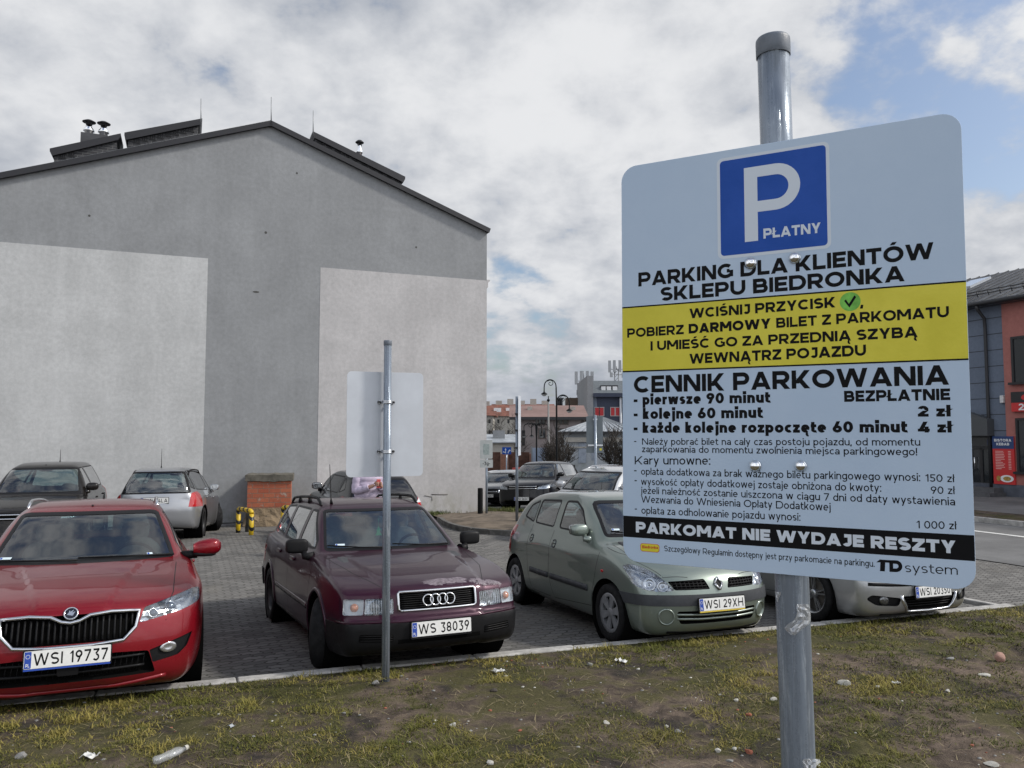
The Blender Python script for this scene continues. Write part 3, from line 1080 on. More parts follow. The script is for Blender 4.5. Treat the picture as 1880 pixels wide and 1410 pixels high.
# clamps behind the panel
for zf, y in ((s7, 775), (s8, 525)):
	p = zf(815, y)
	mb = MB()
	cxp_ = pole_xb + (pole_x - pole_xb) * (p[1] / S_H + 0.5)
	ringp = [Lm() @ Vector((cxp_ + 0.0335 * math.cos(R(a)), 0.036 + 0.0335 * math.sin(R(a)), p[1])) for a in range(-20, 201, 20)]
	ringp = [Lm() @ Vector((cxp_ + 0.06, 0.006, p[1]))] + ringp + [Lm() @ Vector((cxp_ - 0.06, 0.006, p[1]))]
	for dz in (-0.008, 0, 0.008):
		mb.tube([q_ + Vector((0, 0, dz)) for q_ in ringp], 0.0045, 8)
	sroot('clamp', mb, M_ZINC)


# shreds of clear film on the post
def film_mat():
	b = NB('clear_film')
	tr = b.n('ShaderNodeBsdfTransparent')
	gl = b.n('ShaderNodeBsdfGlossy')
	gl.inputs['Roughness'].default_value = 0.12
	df = b.n('ShaderNodeBsdfDiffuse')
	df.inputs['Color'].default_value = (0.8, 0.82, 0.84, 1)
	m0 = b.n('ShaderNodeMixShader'); m0.inputs[0].default_value = 0.5
	b.t.links.new(gl.outputs[0], m0.inputs[1]); b.t.links.new(df.outputs[0], m0.inputs[2])
	m1 = b.n('ShaderNodeMixShader'); m1.inputs[0].default_value = 0.30
	b.t.links.new(tr.outputs[0], m1.inputs[1]); b.t.links.new(m0.outputs[0], m1.inputs[2])
	b.t.links.new(m1.outputs[0], b.out.inputs[0])
	return b.m


M_FILM = film_mat()


def film(px_pts, seed, lift=0.004):
	"""a crumpled scrap wrapped on the tube, outline given in photo pixels"""
	rr = random.Random(seed)
	mb = MB()
	ax = (PT - PB).normalized()
	cols = 9
	rows = len(px_pts)
	V = []
	for (y, xa, xb) in px_pts:
		row = []
		for k in range(cols):
			px = xa + (xb - xa) * k / (cols - 1)
			d = ray(px, y).normalized()
			# meet the tube axis: nearest approach, then sit on the near side of the tube
			w0 = CAMP - PB
			bq, dq, eq = d.dot(ax), d.dot(w0), ax.dot(w0)
			den = 1 - bq * bq
			tcl = (bq * eq - dq) / den
			pc = CAMP + d * tcl
			axp = PB + ax * (pc - PB).dot(ax)
			off = (pc - axp)
			rad = min(off.length, 0.0305)
			back = math.sqrt(max(0, 0.0312 ** 2 - rad ** 2))
			p = axp + off - d * back + (pc - axp - d * back).normalized() * (lift * rr.random())
			row.append(p - root.location)
		V += row
	F = [(j * cols + i, j * cols + i + 1, (j + 1) * cols + i + 1, (j + 1) * cols + i) for j in range(rows - 1) for i in range(cols - 1)]
	mb.add(V, F)
	o = sroot('film_scrap', mb, M_FILM)
	md = o.modifiers.new('thick', 'SOLIDIFY'); md.thickness = 0.0005
	return o


film([(1109, 1463, 1480), (1114, 1462, 1482), (1119, 1462, 1484), (1125, 1463, 1486), (1132, 1461, 1487), (1139, 1457, 1486), (1146, 1448, 1483), (1153, 1442, 1474), (1160, 1446, 1466), (1166, 1453, 1460)], 4, 0.006)
film([(1087, 1424, 1435), (1092, 1426, 1434), (1098, 1427, 1431), (1104, 1428, 1430)], 9, 0.002)
film([(1393, 1474, 1498), (1398, 1472, 1500), (1404, 1474, 1496), (1410, 1476, 1494), (1418, 1478, 1490)], 12, 0.008)

# --- the second sign of the same kind, seen from behind
b2 = gp(708, 1256)
root2 = empty('parking_sign', b2, (0, 0, 0), 'blank pale back of a sign on a grey post before the maroon estate', 'sign')
D2 = b2.y
top2 = at(712, 626, D2 + 0.0)
mb = MB()
p0 = Vector((0, 0, -0.3)); p1 = top2 - b2
mb.tube([p0, p1 * 0.5, p1], 0.0301, 28)
o = mb.build('post', M_GALV, root2)
mb = MB()
mb.lathe([(0.0318, -0.035), (0.0325, -0.034), (0.0325, 0.0), (0.030, 0.004), (0.0, 0.005)], 28, Matrix.Translation(p1))
mb.build('post_cap', M_CAP, root2)
# panel behind the post, turned a little
hl, hr = 195.0, 188.3
S2 = 0.80
zl2, zr2 = FPX * S2 / hl, FPX * S2 / hr
sc2 = (D2 + 0.05) / ((zl2 * 0.5 + zr2 * 0.5))
a1, a2 = at(636.8, 681.5, zl2 * sc2), at(776.5, 685.2, zr2 * sc2)
c1, c2 = at(635.5, 876.5, zl2 * sc2), at(776.5, 873.6, zr2 * sc2)
mid = (a1 + a2 + c1 + c2) / 4
X2 = ((a2 - a1) + (c2 - c1)).normalized()
Z2 = Vector((0, 0, 1)); Z2 = (Z2 - X2 * Z2.dot(X2)).normalized()
N2 = X2.cross(Z2)
if N2.dot(CAMP - mid) < 0: N2 = -N2
M2 = Matrix.Identity(4)
for i in range(3):
	M2[i][0], M2[i][1], M2[i][2] = X2[i], Z2[i], N2[i]
axis_pt = b2 + p1 * ((mid.z - b2.z) / p1.z)
# slide the panel along its normal so that it sits just behind the tube
sh = (axis_pt - mid).dot(N2) - 0.052
M2.translation = mid + N2 * sh - b2
w2 = ((a2 - a1).length + (c2 - c1).length) / 2
h2 = ((a1 - c1).length + (a2 - c2).length) / 2
mb = MB(); mb.prism(rrect(-w2 / 2, -h2 / 2, w2 / 2, h2 / 2, 0.035), -0.0015, 0.0015, M2)
bevel(mb.build('sign_panel', M_ALU, root2), 0.0007, 2)
M2i = M2.inverted()
for py in (738.0, 829.0):
	t = (at(710, py, D2).z - b2.z) / p1.z
	cpt = M2i @ (p1 * t)
	mb = MB()
	rg = [(cpt.x - 0.062, 0.012), (cpt.x - 0.040, 0.014)] + [(cpt.x - 0.034 * math.cos(R(a)), cpt.z + 0.034 * math.sin(R(a))) for a in range(-10, 191, 20)] + [(cpt.x + 0.040, 0.014), (cpt.x + 0.062, 0.012)]
	for dz in (-0.009, -0.003, 0.003, 0.009):
		mb.tube([M2 @ Vector((x, cpt.y + dz, z)) for x, z in rg], 0.0042, 8)
	cl = mb.build('clamp', M_ZINC, root2)
	for sx in (-1, 1):
		mb = MB()
		mb.lathe([(0.014, 0.001), (0.014, 0.012), (0.008, 0.014), (0.008, 0.03), (0.0, 0.031)], 12, M2 @ Matrix.Translation((cpt.x + sx * 0.055, cpt.y, 0)))
		mb.build('bolt', M_DARKM, cl)
# ---------------------------------------------------------------- the gable building
BA = R(22.4)
BU = Vector((math.cos(BA), math.sin(BA), 0))
BV = Vector((-math.sin(BA), math.cos(BA), 0))


class Plane:
	"""a vertical wall plane: local x along it, z up, y into the building"""

	def __init__(s, o, dx, n):
		s.o, s.dx, s.n = Vector(o), Vector(dx), Vector(n)
		s.M = Matrix.Identity(4)
		for i in range(3):
			s.M[i][0], s.M[i][1], s.M[i][2] = s.dx[i], -s.n[i], (0, 0, 1)[i]
		s.M.translation = s.o

	def hit(s, px, py, back=0.0):
		d = ray(px, py)
		o = s.o - s.n * back
		t = (o - CAMP).dot(s.n) / d.dot(s.n)
		p = CAMP + d * t - s.o
		return p.dot(s.dx), p.z

	def root(s, name, label, cat, group=None):
		e = empty(name, s.o, (0, 0, math.atan2(s.dx.y, s.dx.x)), label, cat, group)
		return e


XZ = Matrix(((1, 0, 0, 0), (0, 0, -1, 0), (0, 1, 0, 0), (0, 0, 0, 1)))   # prism XY -> wall x,z ; prism +z -> towards the viewer (-y)


def plaster(name, col, var=0.13, sc=0.6, stain=(0.5, 0.5, 0.5)):
	b = NB(name)
	v = b.co('Object')
	n1 = b.ramp(b.noise(v, sc, 7, 0.68, 0.4), 0.3, 0.7)
	n2 = b.noise(v, 9, 6, 0.7)
	n3 = b.noise(v, 70, 3, 0.7)
	streak = b.ramp(b.noise(b.co('Object', (1.6, 1.6, 0.16)), 1.2, 6, 0.7), 0.35, 0.7)
	c = b.mix(n1, tuple(q * (1 - var) for q in col), tuple(min(1, q * (1 + var * .55)) for q in col))
	c = b.mix(0.26, c, b.mix(streak, tuple(q * 0.78 for q in col), tuple(min(1, q * 1.08) for q in col)))
	c = b.mix(0.34, c, b.mix(n2, (0.1, 0.1, 0.1), (0.9, 0.9, 0.9)), 'OVERLAY')
	c = b.mix(0.12, c, b.mix(n3, (0.0, 0.0, 0.0), (1.0, 1.0, 1.0)), 'OVERLAY')
	pt = b.ramp(b.noise(b.co('Object', (.5, .5, 1.4)), 0.55, 2, 0.4, 0.2), 0.53, 0.55)
	c = b.mix(b.math('MULTIPLY', pt, 0.12), c, tuple(q * 0.8 for q in col))
	sp = b.ramp(b.noise(v, 2.6, 3, 0.5, 0.2), 0.72, 0.80)
	c = b.mix(b.math('MULTIPLY', sp, 0.22), c, tuple(q * .6 for q in col))
	sz = b.n('ShaderNodeSeparateXYZ'); b.put(sz.inputs[0], v)
	low = b.math('MULTIPLY', b.ramp(sz.outputs[2], 0.9, -0.1), b.ramp(b.noise(v, 2.2, 5, 0.7), 0.4, 0.65))
	c = b.mix(b.math('MULTIPLY', low, 0.6), c, (col[0] * .55, col[1] * .56, col[2] * .45))
	b.set(color=c, rough=0.9, spec=0.25)
	b.bump(b.math('ADD', b.math('MULTIPLY', n3, 0.6), n2), 0.25, 0.012)
	return b.m


M_WALLG = plaster('plaster_grey', (0.272, 0.280, 0.288))
M_WALLW = plaster('plaster_pale', (0.48, 0.485, 0.485), 0.15, 0.45)
M_WALLP = plaster('plaster_pale_warm', (0.48, 0.468, 0.468), 0.15, 0.45, 0.5)
M_ROOFT = mat('roof_trim', (0.022, 0.022, 0.026), 0.55, 0.2)
M_ROOF = mat('roof_sheet', (0.06, 0.06, 0.065), 0.5, 0.2, vary=0.2)


def brick_mat(name, c1, c2, mortar, w=0.25, h=0.077, rough=0.9, plaster_amt=0.0):
	b = NB(name)
	v = b.co('Object')
	m = b.n('ShaderNodeSeparateXYZ'); b.put(m.inputs[0], v)
	cb = b.n('ShaderNodeCombineXYZ')
	b.put(cb.inputs[0], b.math('ADD', m.outputs[0], m.outputs[1])); b.put(cb.inputs[1], m.outputs[2])
	br = b.n('ShaderNodeTexBrick')
	b.put(br.inputs['Vector'], cb.outputs[0])
	br.inputs['Scale'].default_value = 1
	br.inputs['Brick Width'].default_value = w
	br.inputs['Row Height'].default_value = h
	br.inputs['Mortar Size'].default_value = 0.008
	br.inputs['Mortar Smooth'].default_value = 0.2
	for k, q in (('Color1', c1), ('Color2', c2), ('Mortar', mortar)):
		br.inputs[k].default_value = (*q, 1)
	n = b.noise(v, 14, 6, 0.7)
	c = b.mix(0.5, br.outputs['Color'], b.mix(n, (0.1, 0.1, 0.1), (0.85, 0.85, 0.85)), 'OVERLAY')
	if plaster_amt:
		pn = b.ramp(b.noise(v, 3.2, 6, 0.65, 0.4), 0.60, 0.66)
		c = b.mix(b.math('MULTIPLY', pn, plaster_amt), c, (0.36, 0.31, 0.26))
	b.set(color=c, rough=rough)
	b.bump(b.math('ADD', b.math('MULTIPLY', br.outputs['Fac'], -1.0), b.math('MULTIPLY', n, 0.4)), 0.8, 0.012)
	return b.m


M_BRICKD = brick_mat('clinker_dark', (0.035, 0.035, 0.04), (0.06, 0.06, 0.065), (0.13, 0.13, 0.13))

G = Plane((-0.80, 24.8, 0), BU, -BV)
groot = G.root('gable_building', 'tall grey building with blank gable wall, two pale panels and dark verge', 'building')
pk = G.hit(497, 224)
re_ = G.hit(893, 419)
lf = G.hit(0, 320)
slope_l = (pk[1] - lf[1]) / (pk[0] - lf[0])
le = (-14.2, pk[1] + slope_l * (-14.2 - pk[0]))
DEP = 11.0
mb = MB()
mb.prism([(le[0], -1.2), (0.0, -1.2), (0.0, re_[1] - .14), (pk[0], pk[1] - .14), (le[0], le[1] - .14)], -DEP, 0.0, XZ)
mb.build('wall', M_WALLG, groot)
# pale painted panels, proud of the wall by a coat of render
p1, p2 = G.hit(0, 443.5), G.hit(381, 474.5)
ztop = (p1[1] + p2[1]) / 2
e1 = (G.hit(381, 475)[0] + G.hit(373, 860)[0]) / 2
mb = MB(); mb.prism([(le[0] + 0.01, -0.20), (e1, -0.20), (e1, p2[1]), (le[0] + 0.01, p2[1])], 0.0005, 0.006, XZ)
mb.build('pale_panel', M_WALLW, groot)
e2 = (G.hit(587.5, 491)[0] + G.hit(583, 880)[0]) / 2
zt2 = G.hit(740, 503)[1]
mb = MB(); mb.prism([(e2, -0.20), (-0.004, -0.20), (-0.004, zt2), (e2, zt2)], 0.0005, 0.006, XZ)
mb.build('pale_panel', M_WALLP, groot)
mb = MB(); mb.prism([(le[0] + .01, -1.0), (-0.004, -1.0), (-0.004, -0.225), (le[0] + .01, -0.225)], 0.0005, 0.004, XZ)
mb.build('plinth', mat('plinth_grey', (0.27, 0.27, 0.28), 0.9, vary=0.3, scale=2, bump=0.2), groot)
mb = MB(); mb.prism([(le[0] + .01, -0.222), (-0.004, -0.222), (-0.004, -0.203), (le[0] + .01, -0.203)], 0.0005, 0.012, XZ)
mb.build('plinth_trim', M_ROOFT, groot)
# roof: two slopes with a thick dark verge
rf = None


def slope_prism(a, b, t0, t1, y0, y1):
	d = Vector((b[0] - a[0], b[1] - a[1])).normalized()
	n = Vector((-d.y, d.x))
	if n.y < 0: n = -n
	pts = [Vector(a) + n * t0, Vector(b) + n * t0, Vector(b) + n * t1, Vector(a) + n * t1]
	ar = sum(pts[i].x * pts[(i + 1) % 4].y - pts[(i + 1) % 4].x * pts[i].y for i in range(4))
	if ar < 0: pts = pts[::-1]
	return [(p.x, p.y) for p in pts], y0, y1


rx_end = (re_[0] + 0.10, re_[1] - 0.10 * (pk[1] - re_[1]) / (re_[0] - pk[0]))
le_end = (le[0] - 0.35, le[1] - 0.35 * slope_l)
mb = MB()
for a, b_ in ((le_end, pk), (pk, rx_end)):
	q, _, _ = slope_prism(a, b_, -0.13, -0.01, 0, 0)
	mb.prism(q, -DEP - 0.2, 0.10, XZ)
rf = mb.build('roof', M_ROOF, groot)
mb = MB()
for a, b_ in ((le_end, pk), (pk, rx_end)):
	q, _, _ = slope_prism(a, b_, -0.145, 0.0, 0, 0)
	mb.prism(q, 0.102, 0.14, XZ)
mb.build('verge_board', M_ROOFT, rf)
# conductor wire on short holders along the verge
for a, b_ in ((le_end, pk), (pk, rx_end)):
	mb = MB()
	A, B_ = Vector((a[0], a[1])), Vector((b_[0], b_[1]))
	n = max(2, int((B_ - A).length / 1.0))
	for k in range(n + 1):
		p = A + (B_ - A) * k / n
		mb.tube([(p.x, 0.1, p.y - .03), (p.x, 0.1, p.y + 0.09)], 0.008, 6)
	mb.tube([(A.x, 0.1, A.y + 0.085), (B_.x, 0.1, B_.y + 0.085)], 0.005, 6)
	mb.build('conductor_wire', mat('zinc_dull', (0.25, 0.26, 0.27), 0.5, 0.6), rf)
for px, pa, pb in ((369, 181, 224), (498, 178, 222), (575, 203, 242)):
	a, b_ = G.hit(px, pa, 1.0), G.hit(px, pb + 8, 1.0)
	mb = MB(); mb.tube([(b_[0], 1.0, b_[1]), ((a[0] + b_[0]) / 2, 1.0, (a[1] + b_[1]) / 2), (a[0], 1.0, a[1])], [0.02, 0.014, 0.008], 8)
	mb.build('lightning_rod', MATS['zinc_dull'], rf)
# chimney blocks running down the slopes
BK = 1.6


def chimney(bl, br_, tl, tr, vents, ext=0.5):
	bl, br_, tl, tr = (G.hit(*q, BK) for q in (bl, br_, tl, tr))
	mb = MB()
	mb.prism([(bl[0], bl[1] - ext), (br_[0], br_[1] - ext), (br_[0], tr[1] - 0.05), (bl[0], tl[1] - 0.05)], -BK - 0.85, -BK, XZ)
	c = mb.build('chimney', M_BRICKD, rf)
	mb = MB()
	ov = 0.10
	sl = (tr[1] - tl[1]) / (tr[0] - tl[0])
	x0, x1 = bl[0] - ov, br_[0] + ov
	z0, z1 = tl[1] - 0.03 + sl * (x0 - tl[0]), tl[1] - 0.03 + sl * (x1 - tl[0])
	mb.prism([(x0 + .06, z0 - .10), (x1 - .06, z1 - .10), (x1, z1 + .02), (x1, z1 + .10), (x0, z0 + .10), (x0, z0 + .02)], -BK - 0.95, -BK + 0.10, XZ)
	mb.build('chimney_cap', M_ROOFT, c)
	mb = MB()
	for f in vents:
		x = bl[0] + (br_[0] - bl[0]) * f
		zc2 = (bl[1] + tl[1]) / 2 + ((br_[1] + tr[1]) / 2 - (bl[1] + tl[1]) / 2) * f + 0.02
		for dx in (-.055, 0, .055):
			mb.box((x + dx - .016, BK - 0.012, zc2 - .08), (x + dx + .016, BK - 0.001, zc2 + .08))
		mb.box((x - .10, BK - 0.02, zc2 + .09), (x + .10, BK - 0.001, zc2 + .105))
		mb.box((x - .10, BK - 0.02, zc2 - .105), (x + .10, BK - 0.001, zc2 - .09))
	mb.build('vent_grille', mat('vent_dark', (0.012, 0.012, 0.014), 0.7), c)
	return c


c1 = chimney((99, 300), (214, 275), (97, 278), (214, 253), (0.13, 0.27))
c2 = chimney((235, 273), (364, 244), (233, 249), (364, 225), [0.12 + 0.11 * k for k in range(8)])
c3 = chimney((579, 262), (737, 340), (580, 250), (737, 327), [0.05 + 0.1 * k for k in range(10)])
a, b_ = G.hit(149, 265, BK + .5), G.hit(199, 249, BK + .5)
mb = MB(); mb.box((a[0], BK + .3, a[1] - .3), (b_[0], BK + 1.0, b_[1] - .06)); mb.build('flue_base', M_ROOF, rf)


def cowl(px, pbase, ptop, wpx, parent):
	x, z0 = G.hit(px, pbase, BK + .6)
	_, z1 = G.hit(px, ptop, BK + .6)
	w = wpx / FPX * 23.5 / 2
	h = z1 - z0
	T = Matrix.Translation((x, BK + .6, z0))
	mb = MB()
	mb.lathe([(w * .62, -.25), (w * .62, .05 * h), (w * .85, .1 * h), (w * .85, .22 * h), (w * .5, .42 * h), (w * .5, .62 * h), (w * .38, .66 * h), (0.001, .67 * h)], 18, T)
	c = mb.build('flue_cowl', M_CHROME, parent)
	mb = MB()
	mb.lathe([(0.001, .86 * h), (w, .80 * h), (w * 1.02, .84 * h), (w * .5, .97 * h), (0.001, h)], 18, T)
	for k in range(4):
		an = R(45 + 90 * k)
		mb.tube([(x + w * .5 * math.cos(an), BK + .6 + w * .5 * math.sin(an), z0 + .55 * h), (x + w * .6 * math.cos(an), BK + .6 + w * .6 * math.sin(an), z0 + .84 * h)], .012, 5)
	mb.build('rain_hood', M_DARKM, c)


cowl(163, 244, 220, 22, rf)
cowl(190, 247, 223, 22, rf)
cowl(660, 284, 257, 17, rf)
# stub of the cornice round the corner
mb = MB()
a = G.hit(893, 530); b_ = G.hit(893, 513)
mb.prism([(0.001, a[1]), (0.05, a[1] + .06), (0.05, b_[1] - .1), (0.11, b_[1] - .05), (0.12, b_[1]), (0.001, b_[1])], -3.0, -0.02, XZ)
mb.build('cornice', M_WALLP, groot)
# little scars in the plaster
mb = MB()
for px, py, w in ((164, 396, 4), (488, 427, 5), (764, 454, 4), (470, 536, 12), (600, 505, 3), (545, 318, 4)):
	x, z = G.hit(px, py)
	w = w / FPX * 23 / 2
	mb.prism(ngon(x, z, w, w * (.3 if w > .07 else 1), 7, px), 0.0004, 0.003, XZ)
mb.build('plaster_scar', mat('scar', (0.07, 0.068, 0.065), 0.95), groot)
mb = MB()
x0, z0 = G.hit(792, 907.5); x1, z1 = G.hit(822, 907.5)
mb.tube([(x0, -.012, z0), (x1, -.012, z1)], 0.011, 6)
xa, za = G.hit(779, 910); xb, zb = G.hit(793, 912); xc, zc_ = G.hit(793, 919)
mb.tube([(xa, -.012, za), (xb, -.012, zb), (xc, -.012, zc_)], 0.010, 6)
mb.build('wall_conduit', mat('conduit', (0.16, 0.15, 0.14), 0.7), groot)

# ---------------------------------------------------------------- the shop building across the street
M_GLASSD = mat('window_dark', (0.02, 0.024, 0.028), 0.06, spec=0.8)
M_BLUEG = plaster('plaster_blue_grey', (0.15, 0.18, 0.235), 0.08)
M_RED = plaster('plaster_red', (0.38, 0.155, 0.135), 0.08)
SHP = Plane((16.3, 28.4, 0), -BV, -BU)
sroot2 = SHP.root('shop_building', 'two storey blue-grey and red shop building with dark sheet roof across the street', 'building')
E0 = SHP.hit(1772, 563)[1]
GZ = lot_z(26, 19) + 0.13
X1772, X1845, X1880 = SHP.hit(1772, 700)[0], SHP.hit(1846, 700)[0], SHP.hit(1880, 700)[0]
XL, XR = X1772 - 9.0, X1880 + 9.0
mb = MB(); mb.prism([(XL, -1.5), (X1845, -1.5), (X1845, E0), (XL, E0)], -9.0, 0.0, XZ)
mb.build('wall', M_BLUEG, sroot2)
mb = MB(); mb.prism([(X1845, -1.5), (XR, -1.5), (XR, E0), (X1845, E0)], -9.0, 0.06, XZ)
mb.build('red_wall', M_RED, sroot2)
# joints
mb = MB()
z = GZ + 0.55
while z < E0 - 0.1:
	mb.box((XL, -0.004, z), (X1845 - 0.01, -0.0005, z + 0.028))
	z += 0.56
mb.build('wall_seam', mat('joint', (0.045, 0.05, 0.06), 0.9), sroot2)
mb = MB(); mb.prism([(XL, -1.4), (XR, -1.4), (XR, GZ + 0.42), (XL, GZ + .42)], 0.062, 0.085, XZ)
mb.build('plinth', mat('plinth_blue', (0.09, 0.10, 0.125), 0.85, vary=0.2), sroot2)
# roof
RH = 1.97
mb = MB()
mb.add([(XL - .4, -.45, E0), (XR, -.45, E0), (XR, 4.6, E0 + RH), (XL - .4, 4.6, E0 + RH), (XL - .4, -.45, E0 - .14), (XR, -.45, E0 - .14), (XR, 9.4, E0 - .14), (XL - .4, 9.4, E0 - .14)],
	   [(0, 1, 2, 3), (3, 2, 6, 7), (4, 5, 1, 0), (7, 6, 5, 4), (0, 3, 7, 4), (1, 5, 6, 2)])
rs = mb.build('roof', mat('standing_seam', (0.06, 0.065, 0.075), 0.42, 0.35, vary=0.15), sroot2)
mb = MB()
sl = Vector((0, 5.05, RH)).normalized()
nr = Vector((0, -RH, 5.05)).normalized()
k = XL
while k < XR:
	p0 = Vector((k, -.45, E0)); p1 = Vector((k, 4.6, E0 + RH))
	mb.add([p0 + nr * .002 + Vector((-.012, 0, 0)), p0 + nr * .002 + Vector((.012, 0, 0)), p1 + nr * .002 + Vector((.012, 0, 0)), p1 + nr * .002 + Vector((-.012, 0, 0)),
			p0 + nr * .04 + Vector((-.012, 0, 0)), p0 + nr * .04 + Vector((.012, 0, 0)), p1 + nr * .04 + Vector((.012, 0, 0)), p1 + nr * .04 + Vector((-.012, 0, 0))],
		   [(4, 5, 6, 7), (0, 4, 7, 3), (1, 2, 6, 5), (0, 1, 5, 4)])
	k += 0.42
mb.build('roof_seam', MATS['standing_seam'], rs)
mb = MB()
for h in (.10, .20):
	p = Vector((0, -.05, E0 + .25)) + nr * h
	mb.tube([(XL, p.y, p.z), (XR, p.y, p.z)], .018, 6)
k = XL
while k < XR:
	p = Vector((k, -.05, E0 + .25)) 
	mb.tube([p, p + nr * .24], .016, 5); k += .42
mb.build('snow_guard', M_DARKM, rs)
mb = MB(); mb.tube([(XL - .4, -.52, E0 - .06), (XR, -.52, E0 - .06)], .075, 10); mb.build('gutter', M_DARKM, rs)
xs = SHP.hit(1786, 533, 1.2)[0]
mb = MB()
for dx, t in ((0, .05),):
	c0 = Vector((xs + .1, 1.0, E0 + .92)) + nr * .02
	T = Matrix.Translation(c0) @ Matrix(((1, 0, 0, 0), (0, sl.y, nr.y, 0), (0, sl.z, nr.z, 0), (0, 0, 0, 1)))
	mb.box((-.4, -.6, 0), (.4, .6, .09), T)
mb.build('roof_window', mat('roof_glass', (0.65, 0.68, 0.72), 0.1, 0.3), rs)
# rainwater pipe
x = SHP.hit(1812, 600)[0]
mb = MB()
mb.tube([(x, -.5, E0 - .12), (x, -.45, E0 - .25), (x, -.12, E0 - .55), (x + .0, -.1, E0 - 1.0), (x + .0, -.1, GZ + 3.0), (x, -.1, GZ + 0.1)], .055, 10)
mb.build('rainwater_pipe', M_DARKM, sroot2)
# entrance
d0, d1 = SHP.hit(1783, 800)[0], SHP.hit(1826, 800)[0]
zt_, zb_ = SHP.hit(1800, 800)[1], GZ + 0.3
ztr = SHP.hit(1800, 752)[1]
mb = MB()
arch = [(d0 - .55, zt_), (d1, zt_)] + [(d1 - (d1 - d0 + .55) * k / 10, zt_ + (ztr - zt_) * math.sin(math.pi * (.5 * k / 10) + math.pi * .5 * 0 + .0) ** .6 if k else zt_ + .35) for k in range(0, 11)]
arch = [(d0 - .55, zt_), (d1, zt_), (d1, zt_ + (ztr - zt_) * .62)] + [(d1 + (d0 - .55 - d1) * t, zt_ + (ztr - zt_) * (.62 + .38 * math.sin(math.pi / 2 * t))) for t in (.25, .5, .75, 1.0)]
mb.prism(arch, 0.002, 0.35, XZ)
mb.build('entrance_hood', mat('hood_grey', (0.07, 0.075, 0.08), 0.5), sroot2)
mb = MB(); mb.prism([(d0 - .55, zb_), (d1, zb_), (d1, zt_), (d0 - .55, zt_)], 0.001, 0.012, XZ)
dr = mb.build('door', M_GLASSD, sroot2)
mb = MB()
zt3 = zt_ - .42
for xa, xb, za, zb in ((d0 - .55, d1, zt3 - .06, zt3 + .06), (d0 - .55, d1, zt_ - .07, zt_), (d0 - .55, d1, zb_, zb_ + .14), (d0 - .55, d0 - .47, zb_, zt_), (d1 - .08, d1, zb_, zt_), (d0 + .34, d0 + .44, zb_, zt3), (d0 - .04, d0 + .04, zb_, zt3)):
	mb.box((xa, -.05, za), (xb, -.013, zb))
mb.build('door_frame', mat('frame_dark', (0.018, 0.018, 0.02), 0.4), dr)
hx, hz = SHP.hit(1793, 850)
mb = MB(); mb.tube([(hx, -.05, hz + .2), (hx, -.10, hz + .2), (hx, -.10, hz - .2), (hx, -.05, hz - .2)], .02, 8); mb.build('door_handle', M_CHROME, dr)
mb = MB()
for k in range(2):
	mb.box((d0 - .9 + .1 * k, -.9 + .35 * k, GZ - .3), (d1 + .4 - .1 * k, -.001, GZ + .14 + .15 * k))
mb.build('entrance_step', mat('step_stone', (0.10, 0.10, 0.105), 0.8, vary=.2), sroot2)
mb = MB(); x, z = SHP.hit(1820, 812); mb.box((x - .14, -.03, z - .09), (x + .14, -.002, z + .09)); mb.build('house_plate', mat('plate_blue', (0.03, 0.04, 0.10), 0.4), sroot2)
mb = MB(); x, z = SHP.hit(1843, 733); mb.cbox((x, -.07, z), (.13, .12, .26)); bevel(mb.build('wall_lamp', mat('lamp_white', (.6, .6, .6), .5), sroot2), .02)
# windows of the red part and one in the blue part (behind the sign)
for xa, xb, za, zb, st in ((SHP.hit(1866, 700)[0], SHP.hit(1866, 700)[0] + 1.5, SHP.hit(1870, 702)[1], SHP.hit(1870, 622)[1], 1), (SHP.hit(1873, 800)[0], SHP.hit(1873, 800)[0] + 1.6, SHP.hit(1876, 866)[1], SHP.hit(1876, 772)[1], 1),
					   (X1772 - 2.2, X1772 - 0.4, SHP.hit(1772, 700)[1], SHP.hit(1772, 630)[1], 0), (X1772 - 6.2, X1772 - 4.4, SHP.hit(1772, 700)[1], SHP.hit(1772, 630)[1], 0)):
	y0 = -.06 if st else 0
	mb = MB(); mb.box((xa, y0 - .012, za), (xb, y0 - .001, zb)); w = mb.build('window', M_GLASSD, sroot2)
	mb = MB()
	for q in ((xa - .08, xa, za, zb), (xb, xb + .08, za, zb), ((xa + xb) / 2 - .04, (xa + xb) / 2 + .04, za, zb), (xa - .08, xb + .08, zb, zb + .08)):
		mb.box((q[0], y0 - .05, q[2]), (q[1], y0 - .0135, q[3]))
	mb.build('window_frame', MATS['frame_dark'], w)
	mb = MB(); mb.box((xa - .15, y0 - .16, za - .08), (xb + .15, y0 - .0015, za - .001)); mb.build('window_sill', MATS['frame_dark'], w)


# shop signs
def wall_sign(name, label, x0, z0, x1, z1, m, y=-0.003, t=0.05):
	e = empty(name, SHP.M @ Vector(((x0 + x1) / 2, y, z0)), (0, 0, math.atan2(SHP.dx.y, SHP.dx.x)), label, 'sign')
	w, h = (x1 - x0) / 2, z1 - z0
	mb = MB(); mb.box((-w, -t, 0), (w, 0, h))
	mb.build('sign_panel', m, e)
	return e, w, h, -t


def flat_text(parent, s, x0, x1, z, cap, y, m, w=0.2, name='lettering'):
	mb = MB()
	add_text(mb, s, lambda t, h, k: Vector((x0 + (x1 - x0) * t, y - 0.004 - 0.0005 * k, z + h * cap)), w)
	return mb.build(name, m, parent)


